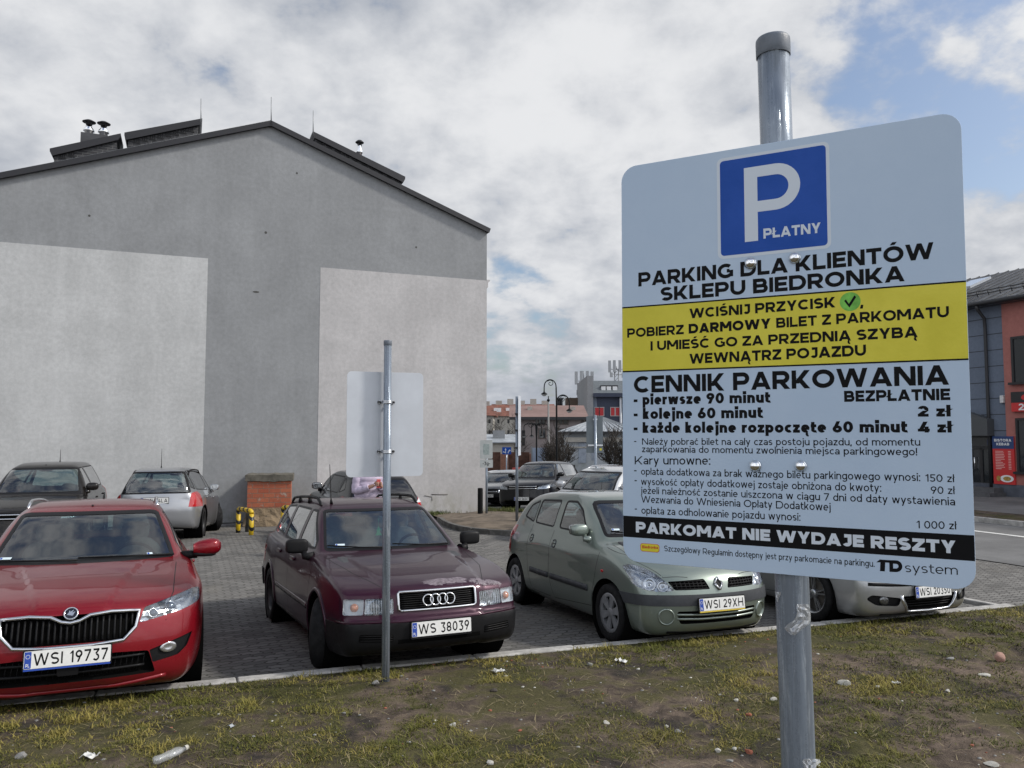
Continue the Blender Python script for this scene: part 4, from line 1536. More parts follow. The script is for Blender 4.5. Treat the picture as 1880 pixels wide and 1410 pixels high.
M_SRED = mat('shop_red', (0.55, 0.03, 0.03), 0.45)
M_SBLUE = mat('shop_blue', (0.02, 0.05, 0.16), 0.45)
M_SWHITE = mat('shop_white', (0.78, 0.78, 0.78), 0.5)
a, b_ = SHP.hit(1829, 888), SHP.hit(1865, 801)
e, w, h, y = wall_sign('kebab_menu_board', 'tall red and blue kebab menu board hung on the shop wall', a[0], a[1], b_[0], b_[1], M_SRED, -0.065)
mb = MB(); mb.box((-w, y - .006, h * .74), (w, y - .001, h)); mb.build('blue_header', M_SBLUE, e)
flat_text(e, 'BISTORA', -w * .8, w * .8, h * .89, h * .055, y - .006, M_SWHITE, .24)
flat_text(e, 'KEBAB', -w * .6, w * .6, h * .81, h * .055, y - .006, M_SWHITE, .24)
rr = random.Random(5)
mb = MB()
for k in range(12):
	z = h * (.68 - .033 * k)
	mb.box((-w * .75, y - .004, z), (-w * .75 + w * rr.uniform(.5, .9), y - .001, z + .02)); mb.box((w * .45, y - .004, z), (w * .7, y - .001, z + .02))
mb.build('menu_line', mat('menu_pale', (.75, .45, .42), .5), e)
mb = MB(); mb.prism(ngon(w * .25, h * .12, w * .62, h * .075, 20), .001, .01, Matrix.Translation((0, y, 0)) @ XZ); mb.build('plate_picture', M_SWHITE, e)
mb = MB(); mb.prism(ngon(w * .28, h * .12, w * .36, h * .045, 14), .011, .016, Matrix.Translation((0, y, 0)) @ XZ); mb.prism(ngon(-w * .5, h * .12, w * .2, h * .06, 9), .011, .016, Matrix.Translation((0, y, 0)) @ XZ)
mb.build('food_picture', mat('food', (.42, .26, .06), .5, vary=.5, scale=20), e)
a, b_ = SHP.hit(1864, 756), SHP.hit(1864, 720)
e, w, h, y = wall_sign('shop_fascia', 'red and black fascia sign with 24 over the shop window', a[0], a[1], a[0] + 4.2, b_[1], M_SRED, -0.065, .12)
mb = MB(); mb.box((-w, y - .006, h * .45), (w, y - .001, h)); mb.build('dark_header', MATS['frame_dark'], e)
flat_text(e, '24', -w * .88, -w * .68, h * .06, h * .34, y, M_SWHITE, .2)
mb = MB(); mb.prism(ngon(-w * .74, h * .70, w * .09, h * .16, 16), .007, .014, Matrix.Translation((0, y, 0)) @ XZ); mb.build('emblem', M_SRED, e)

# ---------------------------------------------------------------- houses far down the side street
M_PINK = plaster('plaster_pink', (0.27, 0.235, 0.23), 0.08, 0.3)
M_CREAM = plaster('plaster_cream', (0.42, 0.40, 0.36), 0.1, 0.3)
M_TILE = mat('roof_tiles', (0.18, 0.068, 0.045), 0.85, vary=0.4, scale=0.8, bump=0.5, bscale=6)
M_TILEP = mat('roof_pinkish', (0.21, 0.135, 0.12), 0.8, vary=0.15, scale=0.6)
M_TIN = mat('tin_roof', (0.42, 0.45, 0.48), 0.45, 0.4, vary=0.25, scale=1.4)
M_DKBLUE = plaster('plaster_dark_blue', (0.055, 0.065, 0.095), 0.08, 0.3)
M_MIDB = plaster('plaster_mid_blue', (0.17, 0.20, 0.25), 0.08, 0.3)
M_SHUT = mat('shutter_red', (0.42, 0.02, 0.025), 0.5)
M_RUST = mat('rusty_gate', (0.10, 0.045, 0.03), 0.8, vary=0.4, scale=2)


def front(px, py, y):
	"""a wall plane facing the camera, square to the street"""
	p = at(px, py, y)
	return Plane((p.x, p.y, 0), (1, 0, 0), (0, -1, 0))


def add_window(parent, pl, x0, y0, x1, y1, m=None, frame=True, back=0.0, fm=None):
	a, b_ = pl.hit(x0, y1), pl.hit(x1, y0)
	mb = MB(); mb.box((a[0], -.02, a[1]), (b_[0], -.003, b_[1])); w = mb.build('window', m or M_GLASSD, parent)
	if frame:
		mb = MB(); t = .09
		for q in ((a[0] - t, a[0], a[1] - t, b_[1] + t), (b_[0], b_[0] + t, a[1] - t, b_[1] + t), (a[0], b_[0], b_[1], b_[1] + t), (a[0], b_[0], a[1] - t, a[1]), ((a[0] + b_[0]) / 2 - .05, (a[0] + b_[0]) / 2 + .05, a[1], b_[1])):
			mb.box((q[0], -.05, q[2]), (q[1], -.004 if q[0] < a[0] or q[0] >= b_[0] or q[2] >= b_[1] or q[2] < a[1] else -.0205, q[3]))
		mb.build('window_frame', fm or mat('frame_brown', (.09, .07, .06), .6), w)
	return w


# pinkish two storey house
P = front(945, 800, 72)
hp = P.root('pink_house', 'pinkish two storey house with low brown roof behind the lamp posts', 'house')
a = P.hit(945, 768); b_ = P.hit(1080, 766)
mb = MB(); mb.prism([(a[0], -4), (b_[0], -4), (b_[0], b_[1]), (a[0], b_[1])], -9, 0, XZ); mb.build('wall', M_PINK, hp)
zr = P.hit(1000, 754)[1]
mb = MB(); mb.add([(a[0] - .5, -.5, b_[1]), (b_[0], -.5, b_[1]), (b_[0], 4.5, b_[1] + 1.25), (a[0] - .5, 4.5, b_[1] + 1.25), (b_[0], 9.5, b_[1]), (a[0] - .5, 9.5, b_[1])], [(0, 1, 2, 3), (3, 2, 4, 5), (5, 4, 1, 0), (0, 3, 5), (1, 4, 2)])
hr_ = mb.build('roof', M_TILEP, hp)
mb = MB(); mb.box((a[0] - .5, -.62, b_[1] - .25), (b_[0], -.505, b_[1] + .02)); mb.build('gutter', M_DARKM, hr_)
for x0, y0, x1, y1 in ((989, 771, 1000, 779), (990, 788, 1001, 804), (1025, 770, 1042, 778), (1026, 788, 1041, 796), (1069, 770, 1077, 777)):
	add_window(hp, P, x0, y0, x1, y1)
mb = MB(); q, r_ = P.hit(958, 818), P.hit(964, 790); mb.box((q[0], -.04, q[1]), (r_[0], -.003, r_[1])); mb.build('door', MATS['frame_dark'], hp)
for px in (974, 1056):
	x, z = P.hit(px, 760); mb = MB(); mb.box((x - .22, 2.4, z - .4), (x + .22, 2.8, z + .75)); mb.build('chimney', M_CREAM, hr_)
# red roofed tenements behind
for (xa, xb, yr, ye, yy, lab) in ((880, 905, 744, 763, 96, 'pale tenement with red tiled roof at the edge of the gable wall'), (906, 1016, 742, 764, 110, 'long tenement with red tiled roof and row of chimneys')):
	P = front(xa, 800, yy)
	t = P.root('tenement', lab, 'building')
	a = P.hit(xa, ye); b_ = P.hit(xb, ye); c = P.hit(xa, yr, 5)
	mb = MB(); mb.prism([(a[0], -5), (b_[0], -5), (b_[0], b_[1]), (a[0], b_[1])], -10, 0, XZ); mb.build('wall', M_CREAM, t)
	mb = MB(); mb.add([(a[0] - .4, -.4, a[1]), (b_[0] + .4, -.4, a[1]), (b_[0] + .4, 5, c[1]), (a[0] - .4, 5, c[1]), (b_[0] + .4, 10.4, a[1]), (a[0] - .4, 10.4, a[1])], [(0, 1, 2, 3), (3, 2, 4, 5), (5, 4, 1, 0), (0, 3, 5), (1, 4, 2)])
	tr = mb.build('roof', M_TILE, t)
	n = 1 if xb < 910 else 5
	for k in range(n):
		x = a[0] + (b_[0] - a[0]) * (k + .4) / n
		mb = MB(); mb.box((x - .45, 4.7, c[1] - .5), (x + .45, 5.2, c[1] + .5 + .25 * (k % 2))); mb.build('chimney', M_CREAM, tr)
		mb = MB(); mb.cbox((x + 1.5, 2.2, a[1] + (c[1] - a[1]) * .52), (.9, .5, .5)); mb.build('roof_window', M_SWHITE, tr)
	for k in range(2 if n == 1 else 6):
		for yb in ((770, 777), (790, 798)):
			px = xa + (xb - xa) * (k + .5) / (2 if n == 1 else 6)
			add_window(t, P, px - 2, yb[0], px + 2, yb[1], frame=False)
# low shed with a tin roof
P = front(900, 800, 64)
t = P.root('shed', 'low cream shed with light tin roof behind the brick fence', 'shed')
a = P.hit(890, 811); b_ = P.hit(943, 811)
mb = MB(); mb.prism([(a[0], -4), (b_[0], -4), (b_[0], b_[1]), (a[0], b_[1])], -4, 0, XZ); mb.build('wall', M_CREAM, t)
mb = MB(); mb.add([(a[0] - .2, -.3, a[1]), (b_[0] + .2, -.3, a[1]), (b_[0] + .2, 4.2, a[1] + .62), (a[0] - .2, 4.2, a[1] + .62), (a[0] - .2, -.3, a[1] - .1), (b_[0] + .2, -.3, a[1] - .1), (b_[0] + .2, 4.2, a[1] - .1), (a[0] - .2, 4.2, a[1] - .1)], [(0, 1, 2, 3), (4, 5, 1, 0), (1, 5, 6, 2), (0, 3, 7, 4), (7, 6, 5, 4), (3, 2, 6, 7)])
mb.build('roof', M_TIN, t)
mb = MB(); x, z = P.hit(916, 800, 2); mb.box((x - .5, 1.5, z - .6), (x + .5, 2.4, z + .45)); mb.build('chimney', M_WALLG, t)
# brick fence with rusty gates
M_BRICKF = brick_mat('brick_fence', (0.24, 0.095, 0.055), (0.30, 0.12, 0.07), (0.22, 0.19, 0.16))
P = front(900, 800, 60)
t = P.root('brick_fence', 'brick pillars with rust brown sheet gates at the end of the street', 'fence')
zt = P.hit(960, 830)[1]; zb = -3.5
for x0, x1 in ((919, 933), (972, 979), (1012, 1025)):
	a, b_ = P.hit(x0, 827)[0], P.hit(x1, 827)[0]
	mb = MB(); mb.box((a, -.25, zb), (b_, .25, P.hit(x0, 826 if x0 > 1000 else 833)[1])); p_ = mb.build('brick_pillar', M_BRICKF, t)
for x0, x1 in ((884, 919), (933, 972), (979, 1012), (1025, 1037)):
	a, b_ = P.hit(x0, 827)[0], P.hit(x1, 827)[0]
	mb = MB(); mb.box((a + .01, -.04, zb), (b_ - .01, .04, zt))
	k = a + .3
	while k < b_ - .1:
		mb.box((k, -.07, zb), (k + .05, -.0405, zt)); k += .4
	mb.build('gate_panel', M_RUST, t)
# board by the lamp post
P = front(977, 800, 56)
t = P.root('notice_board', 'large pale blue notice board standing before the rusty gates', 'board')
a, b_ = P.hit(977.5, 850), P.hit(1001, 822)
mb = MB(); mb.box((a[0], -.08, a[1]), (b_[0], 0, b_[1])); mb.build('board_panel', mat('board_blue', (.30, .36, .46), .5, vary=.1), t)
mb = MB()
for q in (a[0] - .1, b_[0]): mb.box((q, -.1, -3.0), (q + .1, .02, b_[1] + .1))
mb.build('board_frame', MATS['zinc_dull'], t)
# tall blue-grey block with red shutters
P = front(1078, 800, 80)
t = P.root('shuttered_building', 'tall dark blue building with red window shutters and grey roof', 'building')
x0 = P.hit(1078, 800)[0]; x1 = P.hit(1176, 800)[0]
zc0, zc1 = P.hit(1100, 729)[1], P.hit(1100, 722)[1]
zrt = P.hit(1100, 699, 4)[1]
mb = MB(); mb.box((x0 + .6, 0, -4), (x1, 12, zc0)); mb.build('wall', M_DKBLUE, t)
mb = MB(); mb.prism([(x0, -4), (x0 + .6, -4), (x0 + .6, zrt + .2), (x0, zrt + .2)], -12, .35, XZ); mb.build('fire_wall', M_WALLG, t)
q = P.hit(1095, 760)[0]; q2 = P.hit(1101, 760)[0]
mb = MB(); mb.prism([(x0 + .61, -3), (P.hit(1108, 800)[0], -3), (q, zc0), (x0 + .61, zc0)], .002, .03, XZ); mb.build('pale_wall_band', M_MIDB, t)
mb = MB(); mb.box((x0 + .6, -.5, zc0), (x1, .0, zc1)); mb.build('cornice', M_DKBLUE, t)
mb = MB(); mb.add([(x0 + .6, -.3, zc1), (x1, -.3, zc1), (x1, 4, zrt), (x0 + .6, 4, zrt), (x1, 12, zrt - .5), (x0 + .6, 12, zrt - .5), (x0 + .6, 12, zc1), (x1, 12, zc1)], [(0, 1, 2, 3), (3, 2, 4, 5), (5, 4, 7, 6), (0, 3, 5, 6), (1, 7, 4, 2), (6, 7, 1, 0)])
tr = mb.build('roof', mat('roof_blue_grey', (.10, .115, .125), .5, vary=.1), t)
zs = P.hit(1110, 714, 1.2)[1]
for px in (1107, 1117, 1128):
	x = P.hit(px, 714, 1.2)[0]
	mb = MB(); mb.box((x - .22, .7, zs - .22), (x + .22, 1.5, zs + .22)); mb.build('roof_window', M_SWHITE, tr)
a, b_ = P.hit(1102, 710, 1.6), P.hit(1133, 709, 1.6)
mb = MB(); mb.box((a[0], 1.0, a[1] - .1), (b_[0], 1.9, a[1] + .12)); mb.build('dormer_hood', M_DARKM, tr)
for xa, xb in ((1092.5, 1099.5), (1101, 1108), (1121.5, 1128), (1130.5, 1137.5)):
	a, b_ = P.hit(xa, 763), P.hit(xb, 748.5)
	mb = MB(); mb.box((a[0], -.06, a[1]), (b_[0], -.033, b_[1])); w = mb.build('shutter', M_SHUT, t)
	mb = MB()
	for q in ((a[0] - .07, a[0]), (b_[0], b_[0] + .07)): mb.box((q[0], -.09, a[1] - .07), (q[1], -.034, b_[1] + .07))
	mb.box((a[0], -.09, a[1] - .07), (b_[0], -.034, a[1])); mb.box((a[0], -.09, b_[1]), (b_[0], -.034, b_[1] + .07))
	mb.build('window_frame', mat('frame_pale', (.35, .34, .34), .6), w)
x = P.hit(1139, 760)[0]
mb = MB(); mb.tube([(x, -.2, zc0 + .2), (x, -.2, -3)], .12, 8); mb.build('rainwater_pipe', mat('pipe_pale', (.45, .47, .5), .5), t)
# pavilion with hipped tin roof
P = front(1030, 800, 52)
t = P.root('pavilion', 'low whitewashed pavilion with hipped tin roof behind bare trees', 'building')
xa, xb = P.hit(1032, 800)[0], P.hit(1176, 800)[0]
ze, zf = P.hit(1090, 792)[1], P.hit(1090, 796)[1]
ap = P.hit(1104, 765, 4)
mb = MB(); mb.prism([(xa + .35, -4), (xb - .35, -4), (xb - .35, zf), (xa + .35, zf)], -8, 0, XZ); mb.build('wall', plaster('plaster_white_blue', (.42, .45, .48), .18, .4), t)
mb = MB(); mb.box((xa + .2, -.2, zf - .55), (xb - .2, -.001, zf - .25)); mb.box((xa + .28, -.1, zf - .95), (xb - .28, -.001, zf - .85)); mb.build('cornice', M_CREAM, t)
mb = MB(); mb.box((xa, -.45, zf), (xb, 8.4, ze)); mb.build('fascia', M_DARKM, t)
mb = MB()
c = (ap[0], 4.0, ap[1])
cn = [(xa, -.45, ze), (xb, -.45, ze), (xb, 8.4, ze), (xa, 8.4, ze)]
mb.add([c] + cn, [(1, 2, 0), (2, 3, 0), (3, 4, 0), (4, 1, 0)])
tr = mb.build('roof', M_TIN, t)
mb = MB()
for f in [k / 12 for k in range(13)]:
	p = Vector(cn[0]).lerp(Vector(cn[1]), f)
	q = Vector(c)
	tt = 1 - abs(f - .5) * 2
	mb.tube([p, p.lerp(q, .99) if f in (0, 1) else p.lerp(Vector((p.x, q.y, q.z)) if False else q, .9)], .05, 5)
mb.build('roof_seam', mat('tin_seam', (.25, .27, .29), .5, .4), tr)
for x0, y0, x1, y1 in ((1062, 812, 1076, 850), (1086, 812, 1092, 845)):
	a, b_ = P.hit(x0, y1), P.hit(x1, y0)
	mb = MB(); mb.box((a[0], -.06, a[1]), (b_[0], -.002, b_[1])); mb.build('blind_window', mat('panel_blue', (.30, .34, .40), .7, vary=.2), t)
# white flat roofed block with vents and masts
P = front(1025, 800, 90)
t = P.root('flat_roofed_block', 'white flat roofed block with roof vents behind the pink house', 'building')
a, b_ = P.hit(1018, 745), P.hit(1080, 745)
mb = MB(); mb.box((a[0], 0, -4), (b_[0], 8, a[1])); mb.build('wall', M_WALLW, t)
for px in (1026, 1029, 1033, 1050, 1061):
	x = P.hit(px, 745)[0]; mb = MB(); mb.tube([(x, 2, a[1] - .1), (x, 2, a[1] + .8)], .13, 8); mb.lathe([(.22, 0), (.22, .12), (0.01, .25)], 8, Matrix.Translation((x, 2, a[1] + .8))); mb.build('roof_vent', M_DARKM, t)
mb = MB(); q = P.hit(1060, 744); mb.box((q[0] - 1.2, 1, q[1] - .2), (q[0] + 1.2, 3, q[1] + .9)); mb.build('plant_room', mat('brown_box', (.10, .07, .05), .8), t)
# antenna masts
for px, yb, yt, yy, lab in ((1072, 742, 684, 92, 'phone mast with panel antennas on a pale blue tower block'), (1132, 700, 674, 100, 'phone mast with panel antennas above the dark blue building')):
	p = at(px, yb, yy)
	e = empty('phone_mast', p, (0, 0, 0), lab, 'antenna')
	h = at(px, yt, yy).z - p.z
	mb = MB()
	for dx in (-.25, .25):
		mb.tube([(dx, 0, -2), (dx, 0, h * .85)], .07, 6)
	k = 0
	while k < h * .8:
		mb.tube([(-.25, 0, k), (.25, 0, k + .5)], .035, 5); k += .5
	mb.tube([(0, 0, h * .8), (0, 0, h * 1.05)], .05, 6)
	mb.build('lattice', MATS['zinc_dull'], e)
	for k, (dx, dz) in enumerate(((-.9, .62), (-.3, .64), (.4, .64), (.95, .62), (-.7, .28), (.8, .24))):
		mb = MB(); mb.box((dx - .17, -.35, h * dz), (dx + .17, -.15, h * dz + (1.5 if k < 4 else .6))); mb.tube([(dx, -.15, h * dz + .4), (0, 0, h * dz + .4)], .04, 5)
		mb.build('antenna_panel', mat('antenna_grey', (.32, .33, .34), .6), e)
	if px < 1100:
		mb = MB(); mb.box((-1.2, .2, -12), (1.3, 3, .55)); t = mb.build('tower_block', mat('tower_blue', (.22, .29, .40), .8, vary=.1)); t.location = p + Vector((0, 0.2, -.6))
		tag(t, 'pale blue tower top carrying a phone mast', 'building')
# ---------------------------------------------------------------- cars: bodies from smooth solid functions, then cut into panels
def catmull(P, n=8, closed=False):
	P = [np.array(p, float) for p in P]
	out = []
	N = len(P)
	for i in range(N if closed else N - 1):
		p0 = P[(i - 1) % N] if closed or i > 0 else 2 * P[0] - P[1]
		p1, p2 = P[i], P[(i + 1) % N]
		p3 = P[(i + 2) % N] if closed or i + 2 < N else 2 * P[-1] - P[-2]
		d1 = max(1e-4, np.linalg.norm(p1 - p0)) ** .5
		d2 = max(1e-4, np.linalg.norm(p2 - p1)) ** .5
		d3 = max(1e-4, np.linalg.norm(p3 - p2)) ** .5
		m1 = (p2 - p1) + d2 * ((p1 - p0) / d1 - (p2 - p0) / (d1 + d2))
		m2 = (p2 - p1) + d2 * ((p3 - p2) / d3 - (p3 - p1) / (d2 + d3))
		for k in range(n):
			t = k / n
			out.append((2 * t ** 3 - 3 * t ** 2 + 1) * p1 + (t ** 3 - 2 * t ** 2 + t) * m1 + (-2 * t ** 3 + 3 * t ** 2) * p2 + (t ** 3 - t ** 2) * m2)
	if not closed:
		out.append(P[-1])
	return np.array(out)


def poly_sdf(poly, X, Z):
	sh = X.shape
	px, pz = X.ravel(), Z.ravel()
	d = np.full(px.shape, 1e9)
	ins = np.zeros(px.shape, bool)
	n = len(poly)
	for i in range(n):
		ax, az = poly[i]
		bx, bz = poly[(i + 1) % n]
		ex, ez = bx - ax, bz - az
		wx, wz = px - ax, pz - az
		t = np.clip((wx * ex + wz * ez) / (ex * ex + ez * ez + 1e-12), 0, 1)
		d = np.minimum(d, (wx - ex * t) ** 2 + (wz - ez * t) ** 2)
		c = (az > pz) != (bz > pz)
		ins ^= c & (px < (bx - ax) * (pz - az) / (bz - az + 1e-12) + ax)
	return np.where(ins, -1, 1).reshape(sh) * np.sqrt(d).reshape(sh)


class Table:
	def __init__(s, poly, h=0.012):
		s.poly, s.h = poly, h
		s.x0, s.z0 = poly.min(0) - 0.5
		x1, z1 = poly.max(0) + 0.5
		xs = np.arange(s.x0, x1, h)
		zs = np.arange(s.z0, z1, h)
		s.t = poly_sdf(poly, *np.meshgrid(xs, zs, indexing='ij'))

	def __call__(s, X, Z):
		i = np.clip((X - s.x0) / s.h, 0, s.t.shape[0] - 1.001)
		j = np.clip((Z - s.z0) / s.h, 0, s.t.shape[1] - 1.001)
		a, b = i.astype(int), j.astype(int)
		u, v = i - a, j - b
		t = s.t
		return (t[a, b] * (1 - u) + t[a + 1, b] * u) * (1 - v) + (t[a, b + 1] * (1 - u) + t[a + 1, b + 1] * u) * v


def smax(a, b, k):
	h = np.maximum(k - np.abs(a - b), 0) / k
	return np.maximum(a, b) + h * h * k * 0.25


def smin(a, b, k):
	return -smax(-a, -b, k)


def sstep(x, a, b):
	t = np.clip((x - a) / (b - a), 0, 1)
	return t * t * (3 - 2 * t)


class Hull:
	def __init__(s, p):
		s.p = p
		s.low = Table(catmull(p['low'], 7))
		s.cab = Table(catmull(p['cab'], 7, True))
		q = catmull(p['plan'], 12)
		o = np.argsort(q[:, 0]); s.plan = q[o]
		q = catmull(p['cabw'], 12)
		o = np.argsort(q[:, 0]); s.cabw = q[o]
		q = catmull(p['inset'], 6)
		s.ins = q

	def f(s, X, Y, Z):
		p = s.p
		y = np.abs(Y)
		W = p['W']
		xs = X + p['sweepf'] * (y / W) ** 2.4 * sstep(X, p['nose'] - 0.9, p['nose'] - 0.15) - p['sweepr'] * (y / W) ** 2.6 * sstep(X, p['tail'] + 0.6, p['tail'] + 0.1)
		crown = p.get('crown_low', .05)
		if 'ridge' in p:
			r0, r1, rh = p['ridge']
			yr = r0 + r1 * (p['nose'] - X)
			Zl = Z + rh * sstep(y, yr - .012, yr + .03) * sstep(X, -.5, -.1)
		else:
			Zl = Z
		fl = s.low(xs, Zl + crown * y * y)
		wp = np.interp(X, s.plan[:, 0], s.plan[:, 1])
		sl = (np.interp(X + .02, s.plan[:, 0], s.plan[:, 1]) - np.interp(X - .02, s.plan[:, 0], s.plan[:, 1])) / .04
		ins = np.interp(Z, s.ins[:, 0], s.ins[:, 1])
		fe = p.get('flare', .018)
		for xw in (0.0, -p['wb']):
			ins = ins - fe * np.exp(-(((X - xw) ** 2 + (Z - p['r']) ** 2) / (p['r'] + .10) ** 2) ** 2)
		fp = (y - (wp - ins)) / np.sqrt(1 + np.minimum(sl * sl, 9))
		a = smax(fl, fp, p['k'])
		# cabin
		kf, kr = p['kw']
		mid = p['tail'] * 0.45
		kk = kf + (-kr - kf) * sstep(-X, -mid - .5, -mid + .5)
		fc = s.cab(X + kk * y * y, Z + p['crown'] * y * y)
		wc = np.interp(X, s.cabw[:, 0], s.cabw[:, 1])
		zb = p['zbelt']
		h = np.maximum(Z - zb, -0.3)
		tum = p['tum'] * h + p.get('tumc', .12) * h * np.abs(h)
		ft = (y - (wc - tum)) / math.sqrt(1 + p['tum'] ** 2)
		b = smax(fc, ft, p['kc'])
		return smin(a, b, p.get('ku', .035))

	def grad(s, P, h=.006):
		g = np.empty_like(P)
		for i in range(3):
			e = np.zeros(3); e[i] = h
			A, B = P + e, P - e
			g[:, i] = (s.f(A[:, 0], A[:, 1], A[:, 2]) - s.f(B[:, 0], B[:, 1], B[:, 2])) / (2 * h)
		return g

	def normals(s, P):
		g = s.grad(np.asarray(P, float).reshape(-1, 3), .012)
		return g / np.maximum(np.linalg.norm(g, axis=1, keepdims=True), 1e-6)

	def mesh(s, h):
		p = s.p
		hi = [p['nose'] + .1, p['W'] + .08, max(c[1] for c in p['cab']) + .08]
		lo = [p['tail'] - .1, -hi[1], .05]
		ax = [np.arange(lo[0], hi[0], h), (np.arange(-int(hi[1] / h) - 1, int(hi[1] / h) + 1) + .5) * h, np.arange(lo[2], hi[2] + h, h)]
		X, Y, Z = np.meshgrid(*ax, indexing='ij')
		F = s.f(X, Y, Z)
		S = F < 0
		nx, ny, nz = F.shape
		acc = np.zeros((nx - 1, ny - 1, nz - 1, 3)); cnt = np.zeros((nx - 1, ny - 1, nz - 1))
		co = (X, Y, Z)
		for d in range(3):
			for b in (0, 1):
				for c in (0, 1):
					sl0 = [None] * 3; sl1 = [None] * 3
					o = [k for k in range(3) if k != d]
					sl0[d] = slice(0, -1); sl1[d] = slice(1, None)
					for k, q in zip(o, (b, c)):
						sl0[k] = sl1[k] = slice(q, F.shape[k] - 1 + q)
					sl0, sl1 = tuple(sl0), tuple(sl1)
					m = S[sl0] != S[sl1]
					t = np.where(m, F[sl0] / np.where(m, F[sl0] - F[sl1], 1), 0)
					for k in range(3):
						acc[..., k] += np.where(m, co[k][sl0] + (co[k][sl1] - co[k][sl0]) * t, 0)
					cnt += m
		has = cnt > 0
		idx = -np.ones(has.shape, int)
		idx[has] = np.arange(has.sum())
		V = acc[has] / cnt[has][:, None]
		V0 = V.copy()
		for _ in range(4):
			g = s.grad(V)
			f = s.f(V[:, 0], V[:, 1], V[:, 2])
			st = (f / np.maximum((g * g).sum(1), .2))[:, None] * g
			l = np.linalg.norm(st, axis=1, keepdims=True)
			V = V - st * np.minimum(1, .4 * h / np.maximum(l, 1e-9))
		quads = []
		for d in range(3):
			o = [(d + 1) % 3, (d + 2) % 3]
			sl0 = [slice(1, -1)] * 3; sl1 = [slice(1, -1)] * 3
			sl0[d] = slice(0, -1); sl1[d] = slice(1, None)
			a, b = S[tuple(sl0)], S[tuple(sl1)]
			for m, fl in ((a & ~b, False), (~a & b, True)):
				I = np.argwhere(m)
				if not len(I): continue
				I = I.copy()
				for k in o: I[:, k] += 1
				def cell(du, dv):
					J = I.copy(); J[:, o[0]] += du; J[:, o[1]] += dv
					return idx[J[:, 0], J[:, 1], J[:, 2]]
				q = np.stack([cell(-1, -1), cell(0, -1), cell(0, 0), cell(-1, 0)], 1)
				quads.append(q[:, ::-1] if fl else q)
		Q = np.concatenate(quads)
		Q = Q[(Q >= 0).all(1)]
		return V, Q


VIEW = {'side': (0, 2, 1), 'front': (1, 2, 0), 'rear': (1, 2, 0), 'top': (0, 1, 2)}


def inset_poly(poly, d):
	"""shrink a convex CCW polygon"""
	n = len(poly)
	out = []
	for i in range(n):
		a, b, c = Vector(poly[i - 1]), Vector(poly[i]), Vector(poly[(i + 1) % n])
		e1, e2 = (b - a).normalized(), (c - b).normalized()
		n1, n2 = Vector((-e1.y, e1.x)), Vector((-e2.y, e2.x))
		m = n1 + n2
		l = max(.35, m.length_squared / 2)
		out.append(tuple(b + m * (d / l)))
	return out


def round_poly(poly, r, n=3):
	"""round the corners of a convex CCW polygon"""
	out = []
	N = len(poly)
	rs = r if isinstance(r, (list, tuple)) else [r] * N
	for i in range(N):
		a, b, c = Vector(poly[i - 1]), Vector(poly[i]), Vector(poly[(i + 1) % N])
		r_ = min(rs[i], .45 * (a - b).length, .45 * (c - b).length)
		p, q = b + (a - b).normalized() * r_, b + (c - b).normalized() * r_
		for k in range(n + 1):
			t = k / n
			out.append(tuple(p * (1 - t) ** 2 + b * 2 * t * (1 - t) + q * t * t))
	return out


def ccw(p):
	a = sum(p[i][0] * p[(i + 1) % len(p)][1] - p[(i + 1) % len(p)][0] * p[i][1] for i in range(len(p)))
	return list(p) if a > 0 else list(p)[::-1]


